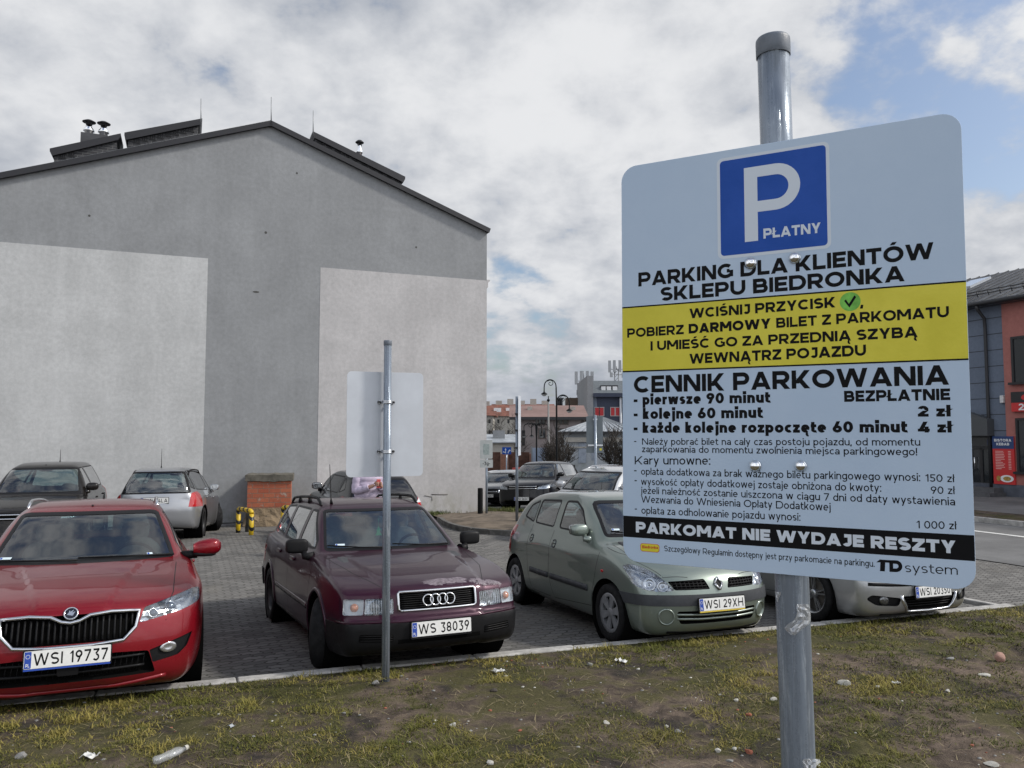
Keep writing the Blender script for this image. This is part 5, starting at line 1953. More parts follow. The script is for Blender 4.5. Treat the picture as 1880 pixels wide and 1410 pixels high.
class Car:
	def __init__(s, p, h, root):
		s.p, s.root = p, root
		s.h = Hull(p)
		V, Q = s.h.mesh(h)
		s.bm = bmesh.new()
		vs = [s.bm.verts.new(v) for v in V]
		for q in Q:
			try: s.bm.faces.new([vs[i] for i in q])
			except ValueError: pass
		s.bvh = BVHTree.FromPolygons([tuple(v) for v in V], [tuple(q) for q in Q])

	# ---- sampling the surface
	def hit(s, view, a, b, side=1):
		o, d = {'side': ((a, side * 3, b), (0, -side, 0)), 'front': ((4, a, b), (-1, 0, 0)), 'rear': ((-9, a, b), (1, 0, 0)), 'top': ((a, b, 4), (0, 0, -1))}[view]
		loc = s.bvh.ray_cast(Vector(o), Vector(d))[0]
		if loc is None:
			loc = s.bvh.find_nearest(Vector((a, side * s.p['W'] * .9, b) if view == 'side' else ((s.p['nose'] if view == 'front' else s.p['tail']), a, b) if view != 'top' else (a, b, .9)))[0]
		n = Vector(s.h.normals([tuple(loc)])[0])
		return loc, n

	# ---- cutting
	def cut(s, poly, view, filt):
		poly = ccw(poly)
		i, j, k = VIEW[view]
		xs, ys = [q[0] for q in poly], [q[1] for q in poly]
		x0, x1, y0, y1 = min(xs) - .1, max(xs) + .1, min(ys) - .1, max(ys) + .1
		F = []
		for f in s.bm.faces:
			c = f.calc_center_median()
			if x0 < c[i] < x1 and y0 < c[j] < y1 and filt(c, f.normal):
				F.append(f)
		n = len(poly)
		for e in range(n):
			a, b = poly[e], poly[(e + 1) % n]
			dx, dy = b[0] - a[0], b[1] - a[1]
			if dx * dx + dy * dy < 1e-10: continue
			co = [0, 0, 0]; no = [0, 0, 0]
			co[i], co[j] = a
			no[i], no[j] = dy, -dx
			no = Vector(no).normalized()
			co = Vector(co)
			g = set(F)
			for f in F:
				g.update(f.edges); g.update(f.verts)
			r = bmesh.ops.bisect_plane(s.bm, geom=list(g), dist=1e-5, plane_co=co, plane_no=no)
			F = [q for q in r['geom'] if isinstance(q, bmesh.types.BMFace) and (q.calc_center_median() - co).dot(no) < 0]
			if not F: break
		return F

	def grab(s, F):
		vi, V, Q = {}, [], []
		for f in F:
			q = []
			for v in f.verts:
				if v not in vi:
					vi[v] = len(V); V.append(tuple(v.co))
				q.append(vi[v])
			Q.append(q)
		return np.array(V).reshape(-1, 3), Q

	def drop(s, F):
		bmesh.ops.delete(s.bm, geom=list(set(F)), context='FACES')

	def skin(s, name, V, Q, m, off=0.0, thick=0.006, parent=None, smooth=True):
		"""a panel laid on the body surface: offset along the body normal, with thickness"""
		if not len(Q): return None
		N = s.h.normals(V)
		A, B = V + N * off, V + N * (off - thick)
		n = len(V)
		E = {}
		for q in Q:
			for a, b in zip(q, q[1:] + q[:1]):
				if (b, a) in E: del E[(b, a)]
				else: E[(a, b)] = 1
		faces = [tuple(q) for q in Q]
		nf = len(faces)
		faces += [tuple(i + n for i in reversed(q)) for q in Q]
		wall = []
		base = 2 * n
		WV = []
		for a, b in E:
			i = base + len(WV)
			WV += [A[a], A[b], B[b], B[a]]
			wall.append((i + 1, i, i + 3, i + 2))
		V2 = np.concatenate([A, B] + ([np.array(WV)] if WV else []))
		me = bpy.data.meshes.new(name)
		me.from_pydata([tuple(v) for v in V2], [], faces + wall)
		sm = [smooth] * (2 * nf) + [False] * len(wall)
		me.polygons.foreach_set('use_smooth', sm)
		o = link_mesh(name, me, m, parent or s.root)
		return o

	def finish(s, name, m, dark=None):
		s.bm.normal_update()
		bm = s.bm
		V = np.array([tuple(v.co) for v in bm.verts])
		me = bpy.data.meshes.new(name)
		bm.to_mesh(me)
		me.polygons.foreach_set('use_smooth', [True] * len(me.polygons))
		N = s.h.normals(V)
		me.normals_split_custom_set_from_vertices([tuple(n) for n in N])
		o = link_mesh(name, me, m, s.root)
		bm.free()
		return o

	# ---- ready-made pieces
	def window(s, poly, view, filt, name='window', trim=.022, glass=None, rub=None, r=.05, parent=None, trim_r=None):
		q_ = ccw(poly)
		if isinstance(r, (list, tuple)) and q_[0] != poly[0]: r = list(r)[::-1]
		poly = q_
		P1 = round_poly(poly, r)
		F = s.cut(P1, view, filt)
		if not F: return None
		V, Q = s.grab(F)
		# inner cut on the same faces
		ids = set(F)
		P2 = round_poly(inset_poly(poly, trim), [max(.004, q - trim) for q in r] if isinstance(r, (list, tuple)) else max(.004, r - trim * .6))
		F2 = s.cut(P2, view, lambda c, n: filt(c, n))
		ring = None
		# the ring is what lies inside P1 but not in F2
		i, j, k = VIEW[view]

		def inside(c):
			for a, b in zip(P1, P1[1:] + P1[:1]):
				if (b[0] - a[0]) * (c[j] - a[1]) - (b[1] - a[1]) * (c[i] - a[0]) < -1e-7: return False
			return True
		set2 = set(F2)
		xs, ys = [q[0] for q in P1], [q[1] for q in P1]
		R_ = []
		for f in s.bm.faces:
			if f in set2: continue
			c = f.calc_center_median()
			if min(xs) < c[i] < max(xs) and min(ys) < c[j] < max(ys) and filt(c, f.normal) and inside(c): R_.append(f)
		gv, gq = s.grab(F2)
		rv, rq = s.grab(R_)
		s.drop(F2 + R_)
		w = s.skin(name, gv, gq, glass or M_CGLASS, -.003, .004, parent)
		s.skin('window_trim', rv, rq, rub or M_RUBBER, 0.0005, .012, w)
		return w

	def panel(s, poly, view, filt, name, m, off=.004, thick=.01, drop=False, r=0.0, parent=None):
		P1 = round_poly(ccw(poly), r) if r else ccw(poly)
		F = s.cut(P1, view, filt)
		V, Q = s.grab(F)
		if drop: s.drop(F)
		return s.skin(name, V, Q, m, off, thick, parent)

	def lamp(s, poly, view, filt, name='headlight', r=.02, lens=None, back=None, depth=.05, parent=None):
		P1 = round_poly(ccw(poly), r)
		F = s.cut(P1, view, filt)
		V, Q = s.grab(F)
		s.drop(F)
		o = s.skin(name, V, Q, lens or M_LENS, .001, .003, parent)
		if o and back is not False:
			N = s.h.normals(V)
			# housing: pushed-in copy with its walls
			A, B = V + N * -.003, V - N * depth
			n = len(V)
			E = {}
			for q in Q:
				for a, b in zip(q, q[1:] + q[:1]):
					if (b, a) in E: del E[(b, a)]
					else: E[(a, b)] = 1
			faces = [tuple(i + n for i in q) for q in Q] + [(a, b, b + n, a + n) for a, b in E]
			me = bpy.data.meshes.new('reflector')
			me.from_pydata([tuple(v) for v in np.concatenate([A, B])], [], faces)
			me.polygons.foreach_set('use_smooth', [True] * len(Q) + [False] * len(E))
			link_mesh('reflector', me, back or M_REFL, o)
		return o

	def recess(s, poly, view, filt, name, m, depth=.03, r=.01, parent=None, wallm=None):
		"""an opening: the skin is removed and a dark copy sits deeper"""
		P1 = round_poly(ccw(poly), r) if r else ccw(poly)
		F = s.cut(P1, view, filt)
		V, Q = s.grab(F)
		s.drop(F)
		if not len(Q): return None
		N = s.h.normals(V)
		n = len(V)
		E = {}
		for q in Q:
			for a, b in zip(q, q[1:] + q[:1]):
				if (b, a) in E: del E[(b, a)]
				else: E[(a, b)] = 1
		faces = [tuple(i + n for i in q) for q in Q] + [(a, b, b + n, a + n) for a, b in E]
		me = bpy.data.meshes.new(name)
		me.from_pydata([tuple(v) for v in np.concatenate([V, V - N * depth])], [], faces)
		return link_mesh(name, me, m, parent or s.root)

	def path(s, pts, view, side=1, off=0.0):
		out = []
		for a, b in pts:
			p, n = s.hit(view, a, b, side)
			out.append((p + n * off, n))
		return out

	def strip(s, name, pts, view, side, w, m, off=.001, parent=None, dense=.04, thick=None, mb=None):
		"""a flat band following the surface along a line"""
		q = []
		for (a, b) in zip(pts, pts[1:]):
			n = max(1, int(math.hypot(b[0] - a[0], b[1] - a[1]) / dense))
			q += [(a[0] + (b[0] - a[0]) * k / n, a[1] + (b[1] - a[1]) * k / n) for k in range(n)]
		q.append(pts[-1])
		L = s.path(q, view, side, off)
		vs, fs = [], []
		t = thick or 0
		m_ = mb if mb is not None else MB()
		for i, (p, n) in enumerate(L):
			tg = (L[min(i + 1, len(L) - 1)][0] - L[max(i - 1, 0)][0]).normalized()
			sd = n.cross(tg).normalized() * (w / 2)
			vs += [p - sd, p + sd] + ([p + sd - n * t, p - sd - n * t] if t else [])
		k = 4 if t else 2
		for i in range(len(L) - 1):
			a, b = i * k, (i + 1) * k
			fs.append((a + 1, a, b, b + 1))
			if t: fs += [(a, a + 3, b + 3, b), (a + 2, a + 1, b + 1, b + 2)]
		if t:
			e = (len(L) - 1) * k
			fs += [(0, 1, 2, 3), (e + 3, e + 2, e + 1, e)]
		m_.add(vs, fs, True)
		return m_.build(name, m, parent or s.root) if mb is None else None

	def rod(s, name, pts, view, side, r, m, off=.0, parent=None, n=8, dense=.05, mb=None):
		q = []
		for (a, b) in zip(pts, pts[1:]):
			k = max(1, int(math.hypot(b[0] - a[0], b[1] - a[1]) / dense))
			q += [(a[0] + (b[0] - a[0]) * i / k, a[1] + (b[1] - a[1]) * i / k) for i in range(k)]
		q.append(pts[-1])
		m_ = mb if mb is not None else MB()
		m_.tube([p for p, _ in s.path(q, view, side, off)], r, n)
		return m_.build(name, m, parent or s.root) if mb is None else None

	def frame_at(s, view, a, b, side=1, off=0.0, upz=True):
		"""matrix with +Z out of the body, +Y roughly up, at a surface point"""
		p, n = s.hit(view, a, b, side)
		z = n
		up = Vector((0, 0, 1)) if abs(n.z) < .95 else Vector((1, 0, 0))
		x = up.cross(z).normalized()
		y = z.cross(x)
		M = Matrix.Identity(4)
		for i in range(3):
			M[i][0], M[i][1], M[i][2] = x[i], y[i], z[i]
		M.translation = p + n * off
		return M

	# ---- wheels
	def arches(s, rr=None, inner=.50):
		rr = rr or s.p['r'] + .045
		for xw in (0.0, -s.p['wb']):
			for sd in (1, -1):
				poly = ngon(xw, s.p['r'] + .005, rr, rr, 28)
				F = s.cut(poly, 'side', lambda c, n: c.y * sd > inner * .9)
				s.drop(F)
				mb = MB()
				prof = []
				T = Matrix.Translation((xw, 0, s.p['r'] + .005)) @ Matrix.Rotation(R(-90) * sd, 4, 'X')
				yo = abs(s.hit('side', xw, s.p['r'] + rr + .02, sd)[0].y)
				mb.lathe([(0.001, inner), (rr, inner), (rr + .001, yo - .004)], 32, T)
				mb.build('wheel_arch_liner', M_BLACK, s.root)

	def arch_lip(s, rr, w, m, off=.006, a0=-8, a1=188, name='wheel_arch_lip', side=None):
		for xw in (0.0, -s.p['wb']):
			for sd in (1, -1):
				pts = [(xw + rr * math.cos(R(a)), s.p['r'] + .005 + rr * math.sin(R(a))) for a in np.linspace(a0, a1, 25)]
				s.strip(name, pts, 'side', sd, w, m, off, thick=.012)

	def wheels(s, style, width=.195, track=None, steer=0.0, rimr=None, m=None, tyre_w=None):
		r = s.p['r']
		rimr = rimr or r * .66
		yw = track or s.p['W'] - .02
		for xw, fr in ((0.0, True), (-s.p['wb'], False)):
			for sd in (1, -1):
				e = empty('wheel', (xw, sd * (yw - width / 2), r), (0, 0, (steer if fr else 0)))
				e.parent = s.root
				T = Matrix.Rotation(R(-90) * sd, 4, 'X')
				w2 = width / 2
				mb = MB()
				mb.lathe([(rimr * .96, -w2 * .9), (rimr + .01, -w2), (r * .93, -w2 * 1.02), (r * .985, -w2 * .86), (r, -w2 * .6), (r, w2 * .6), (r * .985, w2 * .86), (r * .93, w2 * 1.02), (rimr + .012, w2), (rimr * .97, w2 * .86), (rimr * .95, -w2 * .5)], 40, T)
				mb.build('tyre', M_TYRE, e)
				mb = MB()
				build_rim(mb, style, rimr, w2, T, sd)
				mb.build('rim', m or M_ALLOY, e)
				if style != 'far':
					mb = MB()
					mb.lathe([(0.001, w2 * .2), (rimr * .93, w2 * .15), (rimr * .96, w2 * .1)], 24, T)
					mb.build('brake_disc', M_BLACK if style.startswith('cover') else mat('brake', (.12, .11, .10), .5, .6), e)

	def plate(s, view, y, z, text, off=.012, tilt=None, w=.52, h=.114, holder=True, strip=None, gap_after=3, side=1):
		M = s.frame_at(view, y, z, side, off)
		if tilt is not None:
			p = M.translation.copy()
			M = Matrix.Translation(p) @ Matrix.Rotation(tilt, 4, 'Y') @ Matrix(((0, 0, 1, 0), (1, 0, 0, 0), (0, 1, 0, 0), (0, 0, 0, 1)))
			if view == 'rear':
				M = Matrix.Translation(p) @ Matrix.Rotation(math.pi, 4, 'Z') @ Matrix.Rotation(tilt, 4, 'Y') @ Matrix(((0, 0, 1, 0), (1, 0, 0, 0), (0, 1, 0, 0), (0, 0, 0, 1)))
		mb = MB(); mb.prism(rrect(-w / 2 - .008, -h / 2 - .016, w / 2 + .008, h / 2 + .008, .01), -.014, -.001, M); hd = mb.build('plate_holder', M_BLACKP, s.root)
		mb = MB(); mb.prism(rrect(-w / 2, -h / 2, w / 2, h / 2, .008), 0, .003, M); pl = mb.build('number_plate', M_PLATE, s.root)
		mb = MB(); mb.prism(rrect(-w / 2 + .003, -h / 2 + .003, -w / 2 + .043, h / 2 - .003, .004), .0031, .0036, M); mb.build('country_band', M_PLBLUE, pl)
		mb = MB()
		add_text(mb, 'PL', lambda t, hh, k: M @ Vector((-w / 2 + .012 + .022 * t, -h / 2 + .012 + .022 * hh, .0038 + .00003 * k)), .2)
		for k in range(12):
			a = 2 * math.pi * k / 12
			mb.prism(ngon(-w / 2 + .023 + .012 * math.cos(a), .022 + .012 * math.sin(a), .0026, .0026, 5, 1.57), .0037, .004, M)
		mb.build('country_lettering', M_PLATE, pl)
		mb = MB()
		ch = .078
		tw = w - .043 - .03
		add_text(mb, text, lambda t, hh, k: M @ Vector((-w / 2 + .055 + tw * t, -ch / 2 + ch * hh, .0033 + .00003 * k)), .165, .19)
		mb.build('plate_lettering', M_INK, pl)
		if strip:
			mb = MB(); mb.prism([(-w / 2, -h / 2 - .014), (w / 2, -h / 2 - .014), (w / 2, -h / 2 - .002), (-w / 2, -h / 2 - .002)], -.0005, .002, M); mb.build('holder_strip', strip, hd)
		return pl

	def interior(s, zseat=.5, dash=None, dark=None, wheel=True, rear=True):
		p = s.p
		m = dark or M_SEAT
		xc = p['cab'][0][0]
		wc = p['cabw'][1][1]
		zf = .22
		mb = MB()
		mb.box((p['tail'] + .25, -wc + .06, zf - .02), (xc + .25, wc - .06, zf))
		mb.build('cabin_floor', M_BLACK, s.root)
		# dashboard
		zb = p['zbelt']
		xd = xc - .10
		mb = MB()
		prof = [(xd + .20, zb - .32), (xd + .22, zb - .06), (xd - .02, zb - .015), (xd - .40, zb - .03), (xd - .52, zb - .10), (xd - .50, zb - .38)]
		Mx = Matrix(((1, 0, 0, 0), (0, 0, -1, 0), (0, 1, 0, 0), (0, 0, 0, 1)))
		mb.prism(prof[::-1], -wc + .10, wc - .10, Mx)
		bevel(mb.build('dashboard', M_DASH, s.root), .04, 3)
		xs = xd - 1.02
		for sd in (1, -1):
			mb = MB()
			superblob(mb, (xs + .22, sd * .36, .46), (.27, .25, .10), 3)
			superblob(mb, (xs - .10, sd * .36, .78), (.09, .235, .33), 3.2, Matrix.Rotation(R(-14), 4, 'Y'))
			st = mb.build('seat', m, s.root)
			mb = MB(); superblob(mb, (xs - .19, sd * .36, 1.16), (.05, .125, .09), 3); mb.build('headrest', m, st)
		if rear:
			xr = xs - .95
			mb = MB()
			superblob(mb, (xr + .2, 0, .46), (.27, wc - .14, .10), 4)
			superblob(mb, (xr - .10, 0, .76), (.09, wc - .15, .30), 4, Matrix.Rotation(R(-16), 4, 'Y'))
			rs = mb.build('rear_bench', m, s.root)
			for y in (-.36, .36):
				mb = MB(); superblob(mb, (xr - .20, y, 1.10), (.05, .125, .08), 3); mb.build('headrest', m, rs)
		if wheel:
			mb = MB()
			T = Matrix.Translation((xd - .58, .36, zb - .06)) @ Matrix.Rotation(R(66), 4, 'Y')
			mb.tube([T @ Vector((.19 * math.cos(a), .19 * math.sin(a), 0)) for a in np.linspace(0, 2 * math.pi, 29)], .014, 8, False)
			mb.tube([T @ Vector((0, -.19, 0)), T @ Vector((0, .19, 0))], .013, 6)
			mb.tube([T @ Vector((0, 0, 0)), T @ Vector((.18, 0, 0))], .013, 6)
			mb.tube([T @ Vector((0, 0, .01)), T @ Vector((0, 0, -.25))], .045, 10)
			mb.build('steering_wheel', M_BLACKP, s.root)
		# roof lining
		F = [f for f in s.bm.faces if f.normal.z > .55 and f.calc_center_median().z > max(q[1] for q in p['cab']) - .16]
		V, Q = s.grab(F)
		s.skin('roof_lining', V, Q, M_LINING, -.02, .01)
		# rear view mirror
		ztop = max(c[1] for c in p['cab'])
		mb = MB()
		xm = p['cab'][3][0] - .12
		superblob(mb, (xm, 0, ztop - .14), (.02, .12, .035), 3)
		mb.tube([(xm, 0, ztop - .14), (xm + .03, 0, ztop - .04)], .01, 6)
		mb.build('inside_mirror', M_BLACKP, s.root)

	def mirror(s, x, z, m, size=(.09, .115, .075), out=.13, arm=M_BLACKP if 'M_BLACKP' in globals() else None, shape=3, tri=True):
		for sd in (1, -1):
			p, n = s.hit('side', x, z - .05, sd)
			mb = MB()
			c = Vector((x + .02, p.y + sd * out, z))
			superblob(mb, c, size, shape)
			mi = mb.build('door_mirror', m, s.root)
			mb = MB(); mb.prism(ngon(0, 0, size[1] * .86, size[2] * .82, 20), 0, .004, Matrix.Translation(c + Vector((-size[0] * .97, 0, 0))) @ Matrix.Rotation(R(-90), 4, 'Y') @ Matrix.Rotation(R(90), 4, 'Z'))
			mb.build('mirror_glass', M_MIRRORG, mi)
			mb = MB()
			mb.tube([p - Vector((0, sd * .02, 0)), p.lerp(c, .5) - Vector((0, 0, .02)), c - Vector((0, 0, size[2] * .5))], [.03, .026, .03], 8)
			mb.build('mirror_arm', M_BLACKP, mi)

	def handle(s, x, z, m, size=(.10, .016, .018), off=.012):
		for sd in (1, -1):
			p, n = s.hit('side', x, z, sd)
			mb = MB(); superblob(mb, p + n * off, size, 3.5)
			mb.build('door_handle', m, s.root)

	def gaps(s, lines, w=.006, m=None):
		"""door and panel joints on both sides, given in side view"""
		mb = MB()
		for sd in (1, -1):
			for l in lines:
				s.strip('x', l, 'side', sd, w, None, .0009, mb=mb)
		return mb.build('panel_seam', m or M_GAP, s.root)

	def wiper(s, pts, m=None):
		for l in pts:
			q = s.path(l, 'front', 1, .014)
			mb = MB(); mb.tube([a for a, _ in q], [.009] + [.007] * (len(q) - 1), 6)
			mb.build('wiper', m or M_BLACKP, s.root)


def superblob(mb, c, size, pw=3.0, M=None, n=12):
	"""rounded box (superellipsoid)"""
	c = Vector(c)
	vs, fs = [], []
	e = 2.0 / pw

	def sg(v): return math.copysign(abs(v) ** e, v)
	m = n * 2
	for i in range(n + 1):
		a = -math.pi / 2 + math.pi * i / n
		for k in range(m):
			b = 2 * math.pi * k / m
			p = Vector((size[0] * sg(math.cos(a)) * sg(math.cos(b)), size[1] * sg(math.cos(a)) * sg(math.sin(b)), size[2] * sg(math.sin(a))))
			if M is not None: p = M @ p
			vs.append(c + p)
	for i in range(n):
		for k in range(m):
			fs.append((i * m + k, i * m + (k + 1) % m, (i + 1) * m + (k + 1) % m, (i + 1) * m + k))
	mb.add(vs, fs, True)


def build_rim(mb, style, rr, w2, T, sd):
	# barrel
	mb.lathe([(rr * .97, w2 * .86), (rr * .99, w2 * .8), (rr * .90, w2 * .55), (rr * .88, -w2 * .8)], 36, T)
	mb.lathe([(rr * .97, w2 * .865), (rr * .90, w2 * .80), (rr * .885, w2 * .55)], 36, T)

	def spoke(a, wa, wb, ra, rb, za, zb, th):
		ca, sa = math.cos(a), math.sin(a)
		P = []
		for (r, w, z) in ((ra, wa, za), (rb, wb, zb)):
			for t in (-1, 1):
				P.append(Vector((r * ca - t * w * sa, r * sa + t * w * ca, z)))
		Q = [p - Vector((0, 0, th)) for p in P]
		vs = [T @ p for p in P + Q]
		mb.add(vs, [(0, 2, 3, 1), (4, 5, 7, 6), (0, 4, 6, 2), (1, 3, 7, 5), (0, 1, 5, 4), (2, 6, 7, 3)])
	if style.startswith('alloy'):
		n = int(style[5:])
		for k in range(n):
			a = 2 * math.pi * k / n + .3
			spoke(a, rr * .11, rr * .085, rr * .12, rr * .93, w2 * .62, w2 * .72, .03)
		mb.lathe([(0.001, w2 * .72), (rr * .17, w2 * .72), (rr * .22, w2 * .55), (rr * .22, 0)], 20, T)
	elif style.startswith('thin'):
		n = int(style[4:])
		for k in range(n):
			for d in (-.13, .13):
				a = 2 * math.pi * k / n + d + .2
				spoke(a, rr * .04, rr * .035, rr * .16, rr * .94, w2 * .60, w2 * .76, .025)
		mb.lathe([(0.001, w2 * .70), (rr * .18, w2 * .70), (rr * .23, w2 * .5), (rr * .23, 0)], 20, T)
	elif style.startswith('cover'):
		n = int(style[5:])
		mb.lathe([(0.001, w2 * .80), (rr * .20, w2 * .80), (rr * .26, w2 * .70)], 24, T)
		mb.lathe([(rr * .80, w2 * .78), (rr * .985, w2 * .90), (rr * 1.0, w2 * .80)], 36, T)
		for k in range(n):
			a = 2 * math.pi * k / n + .26
			spoke(a, rr * .115, rr * .24, rr * .2, rr * .88, w2 * .74, w2 * .80, .02)
	elif style == 'steel':
		mb.lathe([(0.001, w2 * .40), (rr * .16, w2 * .42), (rr * .30, w2 * .55), (rr * .55, w2 * .50), (rr * .75, w2 * .25), (rr * .89, w2 * .22)], 30, T)
	else:
		mb.lathe([(0.001, w2 * .7), (rr * .3, w2 * .7), (rr * .6, w2 * .6), (rr * .9, w2 * .72)], 20, T)


# materials for the cars
def glass_mat(name, tint, refl=1.0, base=0.04):
	b = NB(name)
	tr = b.n('ShaderNodeBsdfTransparent'); tr.inputs[0].default_value = (*tint, 1)
	gl = b.n('ShaderNodeBsdfGlossy'); gl.inputs['Roughness'].default_value = 0.015
	lw = b.n('ShaderNodeFresnel'); lw.inputs['IOR'].default_value = 1.55
	f = b.math('ADD', b.math('MULTIPLY', lw.outputs[0], refl), base, True)
	gm = b.n('ShaderNodeNewGeometry')
	f = b.math('MULTIPLY', f, b.math('SUBTRACT', 1.0, gm.outputs['Backfacing']))
	mx = b.n('ShaderNodeMixShader')
	b.t.links.new(f, mx.inputs[0]); b.t.links.new(tr.outputs[0], mx.inputs[1]); b.t.links.new(gl.outputs[0], mx.inputs[2])
	b.t.links.new(mx.outputs[0], b.out.inputs[0])
	return b.m


M_CGLASS = glass_mat('car_glass', (0.70, 0.77, 0.76), 2.2, 0.06)
M_CGLASSD = glass_mat('car_glass_tinted', (0.09, 0.10, 0.10), 1.3, 0.05)
M_LENS = glass_mat('lamp_lens', (0.88, 0.90, 0.92), 1.2, 0.05)
M_LENSR = mat('lamp_red', (0.42, 0.012, 0.015), 0.08, coat=1.0)
M_LENSO = mat('lamp_amber', (0.62, 0.22, 0.10), 0.12, coat=1.0)
M_LENSW = mat('lamp_frosted', (0.66, 0.67, 0.68), 0.1, coat=1.0)
M_REFL = mat('lamp_reflector', (0.62, 0.63, 0.65), 0.22, 0.9, vary=.25, scale=25)
M_REFLD = mat('lamp_dark_housing', (0.20, 0.205, 0.21), 0.25, 0.8, vary=.3, scale=25)
M_RUBBER = mat('rubber', (0.008, 0.008, 0.009), 0.5, spec=.25)
M_BLACK = mat('underbody_black', (0.004, 0.004, 0.004), 0.95, spec=.05)
M_BLACKP = mat('black_plastic', (0.008, 0.008, 0.009), 0.5, vary=.25, scale=8, spec=.18)
M_MIRRORG = mat('mirror_silvering', (.38, .39, .40), .06, 1.0)
M_GREYP = mat('grey_plastic', (0.045, 0.048, 0.054), 0.5, spec=.3, vary=.2, scale=6)
M_GAP = mat('joint_black', (0.006, 0.006, 0.006), 0.8)
M_TYRE = mat('tyre_rubber', (0.013, 0.013, 0.014), 0.8, spec=.2, vary=.35, scale=14, bump=.2, bscale=60)
M_ALLOY = mat('alloy', (0.42, 0.43, 0.45), 0.28, 0.85, vary=.2, scale=12)
M_COVER = mat('wheel_cover', (0.34, 0.35, 0.37), 0.38, 0.55, vary=.25, scale=12)
M_STEELW = mat('steel_wheel', (0.03, 0.03, 0.032), 0.5, 0.3, vary=.3, scale=9)
M_PLATE = mat('plate_white', (0.74, 0.74, 0.72), 0.4, vary=.06, scale=20)
M_PLBLUE = mat('plate_band_blue', (0.015, 0.06, 0.35), 0.4)
M_SEAT = mat('seat_fabric', (0.085, 0.085, 0.09), 0.9, vary=.3, scale=10)
M_DASH = mat('dash_plastic', (0.045, 0.046, 0.05), 0.6, vary=.2, scale=6)
M_LINING = mat('roof_lining', (0.42, 0.42, 0.41), 0.95)
M_SILVERT = mat('silver_trim', (0.66, 0.67, 0.69), 0.18, 0.95)


def paint(name, color, metal=0.35, rough=0.32, coat=1.0, flake=0.12, dirt=0.15, spec=0.5):
	"""lacquered paint: flakes under a clear coat, a film of dust"""
	if name in MATS: return MATS[name]
	b = NB(name)
	v = b.co('Object')
	fl = b.noise(v, 900, 2, 0.5)
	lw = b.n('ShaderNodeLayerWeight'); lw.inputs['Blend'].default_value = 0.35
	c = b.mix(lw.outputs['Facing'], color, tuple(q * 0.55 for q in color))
	c = b.mix(b.math('MULTIPLY', b.ramp(fl, .5, .75), flake), c, tuple(min(1, q * 2.2 + .02) for q in color))
	dn = b.ramp(b.noise(v, 3.5, 6, 0.7), .35, .75)
	sz = b.n('ShaderNodeSeparateXYZ'); b.put(sz.inputs[0], v)
	lowd = b.ramp(sz.outputs[2], .62, .2)
	d = b.math('MULTIPLY', b.math('ADD', b.math('MULTIPLY', dn, .35), b.math('MULTIPLY', lowd, .8)), dirt)
	c = b.mix(d, c, (0.17, 0.155, 0.135))
	b.set(color=c, metal=metal, spec=spec, rough=b.math('ADD', b.math('MULTIPLY', d, .5), rough), coat=coat, coatr=b.math('ADD', b.math('MULTIPLY', d, .35), .03))
	MATS[name] = b.m
	return b.m


def park(root, u, v, yaw, wb, lift=0.0):
	"""yaw: degrees the car is turned from square to the kerb (nose towards the viewer)"""
	x, y = xy(u, v)
	place_car(root, x, y, NOSE + R(yaw), wb)
	root.matrix_world = Matrix.Translation((0, 0, lift)) @ root.matrix_world


def place_car(root, x, y, head, wb, half=.72):
	"""stand a car on the lot: x, y of the front axle middle, head = direction the nose points (angle from +X)"""
	d = Vector((math.cos(head), math.sin(head), 0))
	n = Vector((-d.y, d.x, 0))
	F, B = Vector((x, y, 0)), Vector((x, y, 0)) - d * wb

	def g(p): return lot_z(*uv(p.x, p.y))
	fl, fr, bl, br_ = g(F + n * half), g(F - n * half), g(B + n * half), g(B - n * half)
	zf, zb = (fl + fr) / 2, (bl + br_) / 2
	fx = (d + Vector((0, 0, (zf - zb) / wb))).normalized()
	ly = (n + Vector((0, 0, ((fl + bl) - (fr + br_)) / (4 * half)))).normalized()
	up = fx.cross(ly).normalized()
	ly = up.cross(fx)
	M = Matrix.Identity(4)
	for i in range(3):
		M[i][0], M[i][1], M[i][2] = fx[i], ly[i], up[i]
	M.translation = (x, y, zf + .004)
	root.matrix_world = M
NOSE = math.atan2(-CT, ST)            # nose square to the kerb

SIDE = lambda sd: (lambda c, n: c.y * sd > .25 and n.y * sd > .12)
FRONT = lambda c, n: n.x > .12 and c.x > .0
FRONTW = lambda c, n: n.x > .10 and n.z > .05 and c.x < .15
REARW = lambda c, n: n.x < -.12


def side_windows(c, polys, glass=None, trim=.02, r=.035):
	for sd in (1, -1):
		for q in polys:
			c.window(q, 'side', lambda p, n, sd=sd: p.y * sd > .25 and n.y * sd > .2 and p.z > .75, 'side_window', trim, glass, r=r)


